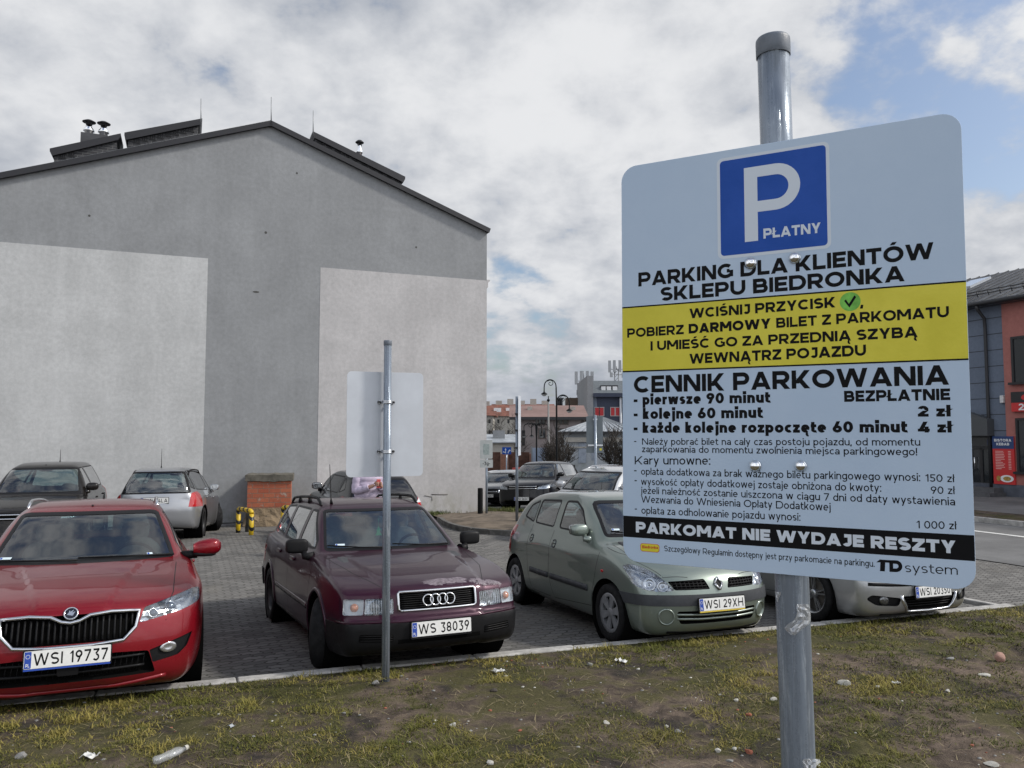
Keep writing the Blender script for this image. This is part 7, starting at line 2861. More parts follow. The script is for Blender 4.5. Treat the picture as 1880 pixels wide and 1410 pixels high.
# ================================================================ silver saloon behind the sign
def silver_saloon():
	p = dict(nose=.88, tail=-3.62, W=.88, wb=2.58, r=.31, k=.085, kc=.10, sweepf=.27, sweepr=.18, kw=(.20, .14), crown=.055, crown_low=.07,
			 zbelt=.95, tum=.40, tumc=.25, flare=.014,
			 low=[(.45, .16), (.76, .18), (.86, .25), (.885, .42), (.875, .56), (.83, .67), (.74, .75), (.40, .85), (.05, .915), (-.25, .965), (-1, .99), (-2.4, 1.01), (-3.1, 1.04), (-3.50, 1.02), (-3.59, .85), (-3.61, .5), (-3.52, .25), (-3.1, .20)],
			 cab=[(-.10, .88), (-.27, .975), (-.62, 1.19), (-.98, 1.38), (-1.3, 1.435), (-1.8, 1.45), (-2.3, 1.43), (-2.65, 1.36), (-3.0, 1.20), (-3.35, 1.02), (-3.3, .85), (-2, .82), (-.2, .82)],
			 plan=[(-3.7, .66), (-3.4, .80), (-2.8, .86), (-1.8, .88), (-.8, .88), (-.2, .875), (.25, .855), (.55, .81), (.78, .73), (.95, .62)],
			 cabw=[(-3.6, .60), (-3.0, .70), (-1.5, .775), (-.6, .75), (0.1, .68)],
			 inset=[(.10, .12), (.17, .07), (.25, .03), (.38, .006), (.55, 0), (.70, .003), (.80, .014), (.9, .045), (1.0, .075), (1.15, .12)])
	P = paint('paint_silver', (0.44, 0.45, 0.46), .6, .28, dirt=.06)
	root = empty('parked_car', label='silver car whose nose and alloy wheel show under the big sign', cat='car')
	c = Car(p, .036, root)
	c.arches(.36)
	c.window([(-.66, .985), (.66, .985), (.56, 1.37), (-.56, 1.37)], 'front', FRONTW, 'windscreen', .03, r=.06)
	side_windows(c, [[(-.62, .99), (-1.34, 1.0), (-1.38, 1.345), (-1.1, 1.34)], [(-1.42, 1.0), (-2.15, 1.02), (-2.15, 1.36), (-1.46, 1.35)], [(-2.2, 1.03), (-2.75, 1.07), (-2.4, 1.32), (-2.21, 1.355)]])
	for s in (1, -1):
		o = c.lamp([(s * .44, .60), (s * .50, .705), (s * .78, .77), (s * .80, .66), (s * .62, .60)], 'front', lambda q, n, s=s: q.y * s > .25 and q.x > .2 and n.x > .05, 'headlight', .03, back=M_REFL)
		f = c.recess([(s * .43, .275), (s * .40, .36), (s * .70, .395), (s * .74, .345), (s * .66, .285)], 'front', lambda q, n, s=s: q.y * s > .2 and q.x > .2 and n.x > .1, 'fog_lamp_surround', M_BLACKP, .03, .03)
		T = c.frame_at('front', s * .575, .335, 1, -.02); mb = MB(); mb.lathe([(.05, -.01), (.05, .006), (.03, .012), (0.001, .014)], 20, T); mb.build('fog_lamp', M_REFLD, f)
	g = c.recess([(-.40, .60), (.40, .60), (.42, .68), (-.42, .68)], 'front', FRONT, 'grille', M_BLACK, .03, .02)
	c.strip('grille_bar', [(-.40, .64), (.40, .64)], 'front', 1, .02, M_SILVERT, .0, g, thick=.01)
	li = c.recess([(-.30, .225), (.30, .225), (.385, .38), (-.385, .38)], 'front', FRONT, 'lower_intake', M_BLACK, .05, .03)
	mb = MB()
	for z in (.26, .29, .32, .35):
		c.strip('x', [(-.33, z), (.33, z)], 'front', 1, .006, None, -.02, mb=mb, thick=.006)
	mb.build('intake_slat', M_BLACKP, li)
	c.rod('intake_trim', [(-.40, .385), (-.385, .32), (-.31, .218), (0, .208), (.31, .218), (.385, .32), (.40, .385)], 'front', 1, .012, M_SILVERT, .004, li)
	c.strip('bumper_strip', [(-.72, .505), (-.5, .50), (.5, .50), (.72, .505)], 'front', 1, .035, M_BLACKP, .003, thick=.01)
	c.strip('chin', [(-.58, .18), (-.3, .165), (.3, .165), (.58, .18)], 'front', 1, .03, M_BLACKP, .004, thick=.03)
	c.plate('front', .0, .42, 'WSI 20350', .018, R(-4))
	c.gaps([[(-.28, .88), (-.32, .5), (-.42, .25), (-1.34, .22), (-1.38, .6), (-1.36, 1.0)], [(-1.40, .22), (-2.1, .22), (-2.2, .5), (-2.2, 1.0)]])
	c.handle(-1.2, .86, P); c.handle(-2.0, .87, P)
	mirror_box(c, -.60, 1.03, P, (.07, .105, .066), .12, 2.8)
	c.interior()
	c.wheels('thin5', .205, .865, rimr=.225)
	c.finish('body', P)
	return root, p


car, pp = silver_saloon()
park(car, 7.45, 7.16, 0, pp['wb'])
# ---------------------------------------------------------------- the other cars: one builder, each with its own body figures
def body_params(L, W, H, wb, fo, r, hood=.92, belt=.97, kind='estate', k=.09, scr=.62, zb=.18):
	hw = W / 2
	nose, tail = fo, fo - L
	ht = H
	xw = -.12                                # windscreen foot
	xt = xw - scr - .12                      # windscreen head
	low = [(nose - .42, zb), (nose - .10, zb + .02), (nose - .02, zb + .10), (nose, .45), (nose - .015, .60), (nose - .06, hood - .22), (nose - .18, hood - .13), (nose - .55, hood - .03), (0.0, hood + .03), (-.3, belt), (-1.2, belt + .01), (tail + 1.0, belt + .04)]
	if kind == 'saloon':
		low += [(tail + .15, belt + .07), (tail + .03, belt - .08)]
	else:
		low += [(tail + .12, belt + .03), (tail + .03, belt - .12)]
	low += [(tail, .55), (tail + .09, .28), (tail + .5, zb + .03)]
	cab = [(xw + .12, belt - .10), (xw - .08, belt + .0), (xw - .45, belt + (ht - belt) * .53), (xt - .06, ht - .075), (xt - .38, ht - .015), (xt - .9, ht)]
	if kind == 'saloon':
		cab += [(tail + 1.75, ht - .03), (tail + 1.35, ht - .11), (tail + .75, belt + .16), (tail + .45, belt + .03), (tail + .5, belt - .15)]
	elif kind == 'hatch':
		cab += [(tail + 1.1, ht - .03), (tail + .60, ht - .085), (tail + .36, ht - .19), (tail + .10, belt + .02), (tail + .12, belt - .15)]
	else:
		cab += [(tail + 1.0, ht - .015), (tail + .45, ht - .05), (tail + .24, ht - .13), (tail + .05, belt + .02), (tail + .08, belt - .15)]
	cab += [(tail * .5, belt - .2), (xw, belt - .2)]
	return dict(nose=nose, tail=tail, W=hw, wb=wb, r=r, k=k, kc=.10, sweepf=.26, sweepr=.17, kw=(.20, .13), crown=.055, crown_low=.06, zbelt=belt - .02, tum=.36, tumc=.25, flare=.018,
				low=low, cab=cab,
				plan=[(tail - .08, hw - .2), (tail + .2, hw - .10), (tail + .8, hw - .015), (tail * .45, hw), (-.3, hw - .004), (.25, hw - .025), (nose - .32, hw - .07), (nose - .1, hw - .16), (nose + .06, hw - .27)],
				cabw=[(tail, hw - .22), (tail + .8, hw - .12), (tail * .45, hw - .10), (-.6, hw - .125), (.1, hw - .19)],
				inset=[(.08, .13), (.18, .06), (.28, .024), (.45, .003), (.60, 0), (.74, .004), (.84, .022), (belt - .04, .05), (belt + .03, .085), (belt + .2, .12)])


def generic_car(label, p, P, kind, h=.05, plate_f=None, plate_r=None, rails=None, wheel='alloy5', glass=None, wheelm=None, steer=0.0, group=None, lamp_shape='swept', tail='tall', aerial=None, badge=False, bars=2, cheap=False, bump=None, interior=True):
	root = empty('parked_car', label=label, cat='car', group=group)
	c = Car(p, h, root)
	W, H, b, nose, tl = p['W'], max(q[1] for q in p['cab']), p['zbelt'] + .03, p['nose'], p['tail']
	g = glass or M_CGLASS
	c.arches(p['r'] + .05)
	top = H - .095
	c.window([(-W + .22, b + .01), (W - .22, b + .01), (W - .33, top), (-W + .33, top)], 'front', FRONTW, 'windscreen', .03, r=.06, glass=g)
	xa = p['cab'][3][0]
	xb = tl * .45 + .05
	xr = tl + (.62 if kind == 'estate' else 1.0 if kind == 'hatch' else 1.55)
	zt = top + .0
	polys = [[(-.62, b + .03), (xb + .30, b + .04), (xb + .27, zt), (xa - .08, zt - .01), (-.66, b + .12)], [(xb + .22, b + .04), (xr, b + .055), (xr, zt), (xb + .19, zt)]]
	if kind == 'estate': polys.append([(xr - .06, b + .055), (tl + .26, b + .10), (tl + .42, zt - .05), (xr - .06, zt)])
	elif kind == 'hatch': polys.append([(xr - .06, b + .06), (tl + .60, b + .14), (tl + .78, zt - .06), (xr - .06, zt - .01)])
	else: polys.append([(xr - .06, b + .06), (tl + 1.05, b + .09), (tl + 1.38, zt - .06), (xr - .06, zt - .01)])
	side_windows(c, polys, glass=g)
	c.window([(-W + .20, b - .02), (W - .20, b - .02), (W - .36, top - .03), (-W + .36, top - .03)], 'rear', REARW, 'rear_window', .03, glass=g, r=.06)
	hd = p['low'][6][1]
	for s in (1, -1):
		if lamp_shape == 'box':
			q = [(s * (W - .42), hd - .20), (s * (W - .42), hd - .06), (s * (W - .02), hd - .06), (s * (W - .02), hd - .20)]
		else:
			q = [(s * (W - .46), hd - .19), (s * (W - .42), hd - .10), (s * (W - .06), hd - .005), (s * (W - .03), hd - .10), (s * (W - .15), hd - .17)]
		c.lamp(q, 'front', lambda qq, n, s=s: qq.y * s > .2 and qq.x > .1 and n.x > .03, 'headlight', .02, back=M_REFL, depth=.05)
		if tail == 'tall':
			q = [(s * (W - .24), .66), (s * (W + .0), .66), (s * (W - .0), b + .02), (s * (W - .10), b + .05), (s * (W - .20), b - .02)]
		else:
			q = [(s * (W - .34), .70), (s * (W + .0), .70), (s * (W - .0), b - .05), (s * (W - .30), b - .08)]
		c.panel(q, 'rear', lambda qq, n, s=s: qq.y * s > .3 and qq.x < tl + .6, 'tail_light', M_LENSR, .004, .012)
	gr = c.recess([(-W + .50, hd - .19), (W - .50, hd - .19), (W - .44, hd - .07), (-W + .44, hd - .07)], 'front', FRONT, 'grille', M_BLACK, .03, .02)
	mb = MB()
	for k in range(bars):
		z = hd - .16 + .07 * k
		c.strip('x', [(-W + .49, z), (W - .49, z)], 'front', 1, .022, None, .002, mb=mb, thick=.012)
	mb.build('grille_bar', M_SILVERT, gr)
	c.recess([(-W + .38, .25), (W - .38, .25), (W - .34, .38), (-W + .34, .38)], 'front', FRONT, 'lower_intake', M_BLACK, .04, .03)
	if bump is not None:
		c.panel([(-W - .1, .2), (W + .1, .2), (W + .1, .54), (-W - .1, .54)], 'front', lambda qq, n: qq.x > .3 and n.x > .05, 'bumper', bump, .012, .02)
		c.panel([(-W - .1, .25), (W + .1, .25), (W + .1, .56), (-W - .1, .56)], 'rear', lambda qq, n: qq.x < tl + .5 and n.x < -.05, 'rear_bumper', bump, .012, .02)
	if plate_f: c.plate('front', 0, .44, plate_f, .025, R(-4))
	if plate_r: c.plate('rear', 0, .80 if kind != 'saloon' else .62, plate_r, .012, R(2))
	c.gaps([[(-.30, .88), (-.33, .5), (-.42, .27), (xb + .28, .25), (xb + .26, .6), (xb + .26, b)], [(xb + .24, .25), (-p['wb'] + .50, .25), (-p['wb'] + .36, .5), (-p['wb'] + .3, b)]], .008)
	c.handle(xb + .40, b - .12, P); c.handle(-p['wb'] + .46, b - .11, P)
	mirror_box(c, -.60, b + .10, P, (.07, .11, .075), .12, 2.8)
	if rails:
		for s in (1, -1):
			xs = np.linspace(xa - .35, tl + .55, 15)
			pts = []
			for i, x in enumerate(xs):
				q, n = c.hit('top', x, s * (W - .33))
				e = min(i, len(xs) - 1 - i) / 2.0
				pts.append(q + Vector((0, 0, -.004 + .06 * min(1, e) ** .7)))
			mb = MB(); mb.tube(pts, .015, 8); mb.build('roof_rail', rails, root)
	if aerial:
		q, n = c.hit('top', aerial[0], aerial[1])
		mb = MB(); mb.tube([q, q + Vector((-.01, 0, .03)), q + Vector((-.06 if aerial[0] > -1.5 else -.02, 0, aerial[2]))], [.018, .007, .003], 6); mb.build('roof_aerial', M_BLACKP, root)
	if badge:
		T = c.frame_at('rear', 0, .92, 1, .005)
		mb = MB(); mb.tube([T @ Vector((.05 * math.cos(a), .05 * math.sin(a), 0)) for a in np.linspace(0, 2 * math.pi, 21)], .009, 6, False); mb.tube([T @ Vector((-.045, .012, 0)), T @ Vector((.045, -.012, 0))], .008, 6); mb.build('badge', M_SILVERT, root)
	if interior: c.interior()
	c.wheels(wheel, .205, W - .015, steer=steer, m=wheelm)
	return c, root, p


def finish(c, P):
	return c.finish('body', P)


def place_px(root, px, py, ang, wb, off, lift=0.0):
	"""put the point of the car's frame `off` (x, y) over the ground seen at a photo pixel"""
	g = gp(px, py)
	d = Vector((math.cos(ang), math.sin(ang)))
	n = Vector((-d.y, d.x))
	x, y = g.x - d.x * off[0] - n.x * off[1], g.y - d.y * off[0] - n.y * off[1]
	place_car(root, x, y, ang, wb)
	root.matrix_world = Matrix.Translation((0, 0, lift)) @ root.matrix_world


def place_pt(root, x, y, ang, wb, off):
	d = Vector((math.cos(ang), math.sin(ang)))
	n = Vector((-d.y, d.x))
	place_car(root, x - d.x * off[0] - n.x * off[1], y - d.y * off[0] - n.y * off[1], ang, wb)


DOWN = math.atan2(-CT, ST)            # nose towards the viewer along the lot
# dark SUV in the second row, nose to the viewer
P = paint('paint_brown_black', (0.010, 0.008, 0.007), .1, .26, coat=.4, dirt=.02, spec=.25)
p = body_params(4.57, 1.84, 1.67, 2.66, .93, .36, 1.04, 1.09, 'estate', .09, zb=.24)
c, r_, p = generic_car('dark brown off-roader with chrome grille, facing out before the pale wall panel', p, P, 'estate', .045, 'WSI 72H4', rails=None, bars=2, aerial=(-2.6, .0, .26), bump=None)
finish(c, P)
X, Y = at(92, 950, 13.9).x, 13.9
place_car(r_, X - .62, Y + .55, DOWN - R(1), p['wb'])
# silver estate, tail to the viewer
P = paint('paint_silver_light', (0.40, 0.41, 0.43), .6, .28, dirt=.08)
p = body_params(4.42, 1.76, 1.53, 2.71, .89, .32, .93, .95, 'estate', .07)
c, r_, p = generic_car('silver estate car seen from the back with red tall tail lights and roof rails', p, P, 'estate', .04, None, 'WSI 44LA', rails=M_BLACKP, wheel='steel', wheelm=M_STEELW, steer=R(28), aerial=(-2.9, 0, .40))
finish(c, P)
place_px(r_, 368, 986, DOWN + math.pi - R(8), p['wb'], (-p['wb'], -.80))
# black hatch behind the back-turned sign
P = paint('paint_black_blue', (0.007, 0.008, 0.013), .0, .2, coat=.4, dirt=.01, spec=.3)
p = body_params(4.25, 1.75, 1.46, 2.61, .90, .32, .93, .97, 'hatch', .09)
c, r_, p = generic_car('black hatchback seen from the back with red and clear tail light, by the gable wall', p, P, 'hatch', .045, None, None, glass=M_CGLASSD, badge=True, wheel='alloy5')
for s in (1, -1):
	c.panel([(s * .62, .87), (s * .90, .87), (s * .88, .98), (s * .80, 1.03), (s * .70, .95)], 'rear', lambda q, n, s=s: q.y * s > .4 and q.x < -2.9, 'tail_light_clear', M_LENSW, .006, .01)
c.strip('boot_trim', [(-.34, .80), (.34, .80)], 'rear', 1, .05, M_SILVERT, .004, thick=.01)
finish(c, P)
place_pt(r_, (777 - 940) / FPX * 15.8, 15.8, DOWN + math.pi + R(2), p['wb'], (p['tail'] + .25, -.80))
# black SUV at the mouth of the side street
P = paint('paint_black', (0.006, 0.006, 0.008), .0, .2, coat=.35, dirt=.0, spec=.25)
p = body_params(4.85, 1.95, 1.70, 2.82, .95, .37, 1.06, 1.10, 'estate', .10, zb=.24)
c, r_, p = generic_car('large black SUV with chrome grille bars parked by the side street', p, P, 'estate', .05, 'WSI 5KR7', bars=2, aerial=None, glass=None)
finish(c, P)
place_px(r_, 1000, 940, DOWN - R(42), p['wb'], (.75, .72))
# dark old saloon beside it
P = paint('paint_grey_metal', (0.055, 0.058, 0.062), .5, .25, dirt=.05)
p = body_params(4.5, 1.74, 1.42, 2.6, .86, .31, .90, .94, 'saloon', .06)
c, r_, p = generic_car('dark grey old saloon with black bumper half hidden by the black SUV', p, P, 'saloon', .055, 'WS 61207', lamp_shape='box', bars=1, bump=M_BLACKP)
finish(c, P)
place_px(r_, 908, 931, DOWN - R(38), p['wb'], (.7, .25))
# white car and silver car further back
P = paint('paint_white', (0.62, 0.63, 0.64), .1, .25, dirt=.05)
p = body_params(4.2, 1.76, 1.50, 2.6, .88, .31, .95, 1.0, 'hatch', .09)
c, r_, p = generic_car('white hatchback just showing past the corner of the gable wall', p, P, 'hatch', .06, 'WSI 8821F')
finish(c, P)
q = at(905, 900, 37.0); place_car(r_, q.x - .1, q.y, DOWN - R(40), p['wb'])
P2 = MATS['paint_silver_light']
p = body_params(4.4, 1.76, 1.46, 2.6, .88, .31, .93, .97, 'saloon', .09)
c, r_, p = generic_car('pale silver saloon squeezed between white hatchback and dark old saloon', p, P2, 'saloon', .06, 'WSI 30HX', glass=M_CGLASS)
finish(c, P2)
q = at(917, 900, 33.2); place_car(r_, q.x - .1, q.y, DOWN - R(40), p['wb'])
# silver estate half hidden by the sage hatchback
P3 = paint('paint_white_silver', (0.56, 0.57, 0.58), .4, .25, dirt=.05)
p = body_params(4.5, 1.76, 1.48, 2.65, .88, .32, .93, .97, 'estate', .08)
c, r_, p = generic_car('white-silver estate with open blue-tinted side glass behind the sage hatchback', p, P3, 'estate', .05, 'WSI 51YC', rails=M_SILVERT, aerial=(.1, .6, .3))
finish(c, P3)
place_car(r_, 1.42, 17.0, DOWN - R(58), p['wb'])
# far cars in the street
P4 = paint('paint_blue_silver', (0.20, 0.23, 0.27), .5, .25, dirt=.05)
p = body_params(4.2, 1.74, 1.50, 2.55, .85, .31, .93, .98, 'hatch', .09)
c, r_, p = generic_car('small blue-silver hatchback side on, far down the street by the gates', p, P4, 'hatch', .07, None, glass=M_CGLASSD, interior=False)
finish(c, P4)
q = at(950, 855, 50.0); place_car(r_, q.x + .2, q.y, R(200), p['wb'])
P5 = paint('paint_dark_green_grey', (0.06, 0.075, 0.075), .4, .25, dirt=.05)
p = body_params(4.3, 1.74, 1.47, 2.6, .88, .31, .93, .97, 'hatch', .09)
c, r_, p = generic_car('dark far hatchback carrying a red and white roof sign', p, P5, 'hatch', .07, None, glass=M_CGLASSD, interior=False)
mb = MB(); mb.box((-1.9, -.45, 1.47), (-1.5, .45, 1.66)); o = mb.build('roof_sign', mat('roof_sign_red', (.50, .05, .04), .5), r_); bevel(o, .03)
mb = MB(); mb.box((-1.499, -.40, 1.56), (-1.494, .40, 1.585)); mb.build('roof_sign_stripe', M_SWHITE, o)
finish(c, P5)
q = at(990, 866, 43.0); place_car(r_, q.x, q.y, DOWN + R(12), p['wb'])
# ---------------------------------------------------------------- the island by the gable wall with its curved dark kerb
edge_px = [(806, 957), (815, 963), (828, 969), (845, 974), (868, 978), (900, 981), (945, 984), (1000, 989)]
edge = [gp(*q) for q in edge_px]
back_px = [(1040, 972), (985, 955), (938, 944), (893, 941), (850, 943), (800, 946), (790, 950)]
back = [gp(*q) for q in back_px]
M_SAND = mat('sandy_soil', (0.135, 0.105, 0.075), 0.95, vary=.5, scale=2.5, bump=.7, bscale=22)
mb = MB()
ring = edge + back
nn = len(ring)
ctr = sum((Vector(q) for q in ring), Vector()) / nn
rows = []
for f in (1.0, .92, .75, .5, .25):
	for q in ring:
		p = ctr.lerp(q, f)
		p.z = lot_z(*uv(p.x, p.y)) + (.10 if f == 1 else .105 + .05 * (1 - f) + .02 * math.sin(p.x * 5 + p.y * 3))
		rows.append(p)
V = rows + [ctr + Vector((0, 0, .16))]
F = [(j * nn + k, j * nn + (k + 1) % nn, (j + 1) * nn + (k + 1) % nn, (j + 1) * nn + k) for j in range(4) for k in range(nn)]
F += [(4 * nn + k, 4 * nn + (k + 1) % nn, 5 * nn) for k in range(nn)]
mb.add(V, F, True)
isl = mb.build('island_soil', M_SAND); isl['kind'] = 'structure'
mb = MB()
dense = []
for a, b_ in zip(edge, edge[1:]):
	n = max(1, int((b_ - a).length / .5))
	dense += [a.lerp(b_, k / n) for k in range(n)]
dense.append(edge[-1])
for a, b_ in zip(dense, dense[1:]):
	t = (b_ - a); t.z = 0
	t.normalize()
	nrm = Vector((t.y, -t.x, 0))
	a2, b2_ = a + t * .004, b_ - t * .004
	za, zb = lot_z(*uv(a.x, a.y)), lot_z(*uv(b_.x, b_.y))
	q = [Vector((p.x, p.y, z + dz)) + nrm * o for dz, o in ((-.1, .07), (-.1, -.05), (.115, -.05), (.115, .055)) for p, z in ((a2, za), (b2_, zb))]
	mb.add(q, [(0, 1, 3, 2), (2, 3, 5, 4), (4, 5, 7, 6), (6, 7, 1, 0), (0, 2, 4, 6), (1, 7, 5, 3)])
ik = bevel(mb.build('island_kerb', M_KERBD), .012); ik['kind'] = 'structure'

# ---------------------------------------------------------------- brick block with concrete cap, on its rubble base
def base_mat():
	b = NB('rubble_base')
	v = b.co('Object')
	vo = b.n('ShaderNodeTexVoronoi'); b.put(vo.inputs['Vector'], v); vo.inputs['Scale'].default_value = 5.5
	c = b.mix(b.noise(v, 5, 5, .7), (.09, .07, .05), (.34, .25, .15))
	c = b.mix(b.ramp(vo.outputs['Distance'], .02, .3), (.05, .04, .03), c)
	b.set(color=c, rough=.95); b.bump(b.noise(v, 12, 6, .7), .9, .05)
	return b.m


gb = gp(493, 966)
D = gb.y
w = (532 - 456) / FPX * D
zt = at(490, 871, D).z
zc = at(490, 883, D).z
zb = at(490, 938, D).z
root = empty('brick_shaft', gb, (0, 0, R(14)), 'low square shaft of orange bricks with flaking concrete cap by the gable wall', 'brick block')
M_BRICKO = brick_mat('brick_orange', (0.33, 0.085, 0.045), (0.40, 0.125, 0.065), (0.20, 0.15, 0.11), .29, .125, plaster_amt=.8)
mb = MB(); mb.box((-w / 2, 0, zb - gb.z - .3), (w / 2, .9, zc - gb.z)); mb.build('brick_body', M_BRICKO, root)
o = w / 2 + .06
mb = MB()
rr = random.Random(8)
n = 10
top = [(-o + 2 * o * k / n, zt - gb.z + rr.uniform(-.012, .012)) for k in range(n + 1)]
bot = [(-o + 2 * o * k / n, zc - gb.z - .004 - (rr.uniform(0, .035) if 3 < k < 9 else 0)) for k in range(n + 1)]
mb.prism(bot + top[::-1], -.95, .05, XZ)
bevel(mb.build('concrete_cap', mat('cap_concrete', (.115, .105, .085), .95, vary=.4, scale=5, bump=.7, bscale=30), root), .01)
# rubble skirt
mb = MB()
vs, fs = [], []
n = 28
for j, (f, h) in enumerate(((1.0, zb - gb.z + .08), (1.12, zb - gb.z - .12), (1.32, (zb - gb.z) * .45), (1.55, .02))):
	for k in range(n):
		a = 2 * math.pi * k / n
		sx, sy = math.cos(a), math.sin(a)
		m_ = max(abs(sx), abs(sy))
		q = .6 + .4 / m_ if j > 1 else 1 / m_
		jj = rr.uniform(.92, 1.08) if j else 1
		vs.append((sx * q * w / 2 * f * jj + .05 * j, .45 + sy * q * .47 * f * jj, h * rr.uniform(.8, 1.15) if 0 < j < 3 else h))
for j in range(3):
	for k in range(n): fs.append((j * n + k, (j + 1) * n + k, (j + 1) * n + (k + 1) % n, j * n + (k + 1) % n))
mb.add(vs, fs); mb.build('rubble_base', base_mat(), root)
# old dark post stump between the guard rails
q = gp(449, 978)
mb = MB()
mb.lathe([(.10, 0), (.11, .1), (.09, .25), (.10, .40), (.07, .52), (0.001, .54)], 9)
o_ = mb.build('concrete_stump', mat('stump', (.06, .06, .055), .95, vary=.5, scale=8, bump=.8, bscale=20)); o_.location = q + Vector((.02, .3, -.03))
tag(o_, 'dark weathered stump inside the yellow and black guard rail', 'stump')

# yellow and black guard rails
def hazard():
	b = NB('hazard_yellow')
	v = b.co('Object')
	s_ = b.n('ShaderNodeSeparateXYZ'); b.put(s_.inputs[0], v)
	w1 = b.math('GREATER_THAN', b.math('SINE', b.math('MULTIPLY', b.math('ADD', s_.outputs[2], b.math('MULTIPLY', s_.outputs[0], 1.0)), 2 * math.pi / .225)), .42)
	c = b.mix(b.noise(v, 9, 5, .7), (.52, .34, .012), (.68, .47, .02))
	b.set(color=b.mix(w1, c, (.012, .012, .012)), rough=.45)
	b.bump(b.noise(v, 30, 3), .1, .004)
	return b.m


M_HAZ = hazard()


def guard(pxs, label, back=.0):
	a, b_ = gp(*pxs[0]), gp(*pxs[1])
	zt_ = at(pxs[0][0], pxs[2], a.y).z
	e = empty('guard_rail', a, (0, 0, math.atan2(b_.y - a.y, b_.x - a.x)), label, 'guard rail', 'yellow and black guard rails round the brick shaft')
	L = (b_ - a).length
	h = zt_ - a.z
	r = .052
	mb = MB(); mb.tube([(0, 0, -.1), (0, 0, h - .06)], r, 16); mb.build('post', M_HAZ, e)
	mb = MB(); mb.tube([(L, 0, -.1), (L, 0, h - .06)], r, 16); mb.build('post', M_HAZ, e)
	mb = MB()
	mb.tube([(0, 0, h - .06), (.018, 0, h - .018), (.06, 0, h), (L - .06, 0, h), (L - .018, 0, h - .018), (L, 0, h - .06)], r, 16)
	mb.build('top_rail', M_HAZ, e)
	return e


guard([(437, 978), (461, 982), 934], 'yellow and black tube guard rail left of the brick shaft')
guard([(519, 975), (545, 978), 931], 'yellow guard rail end showing between brick shaft and maroon estate')

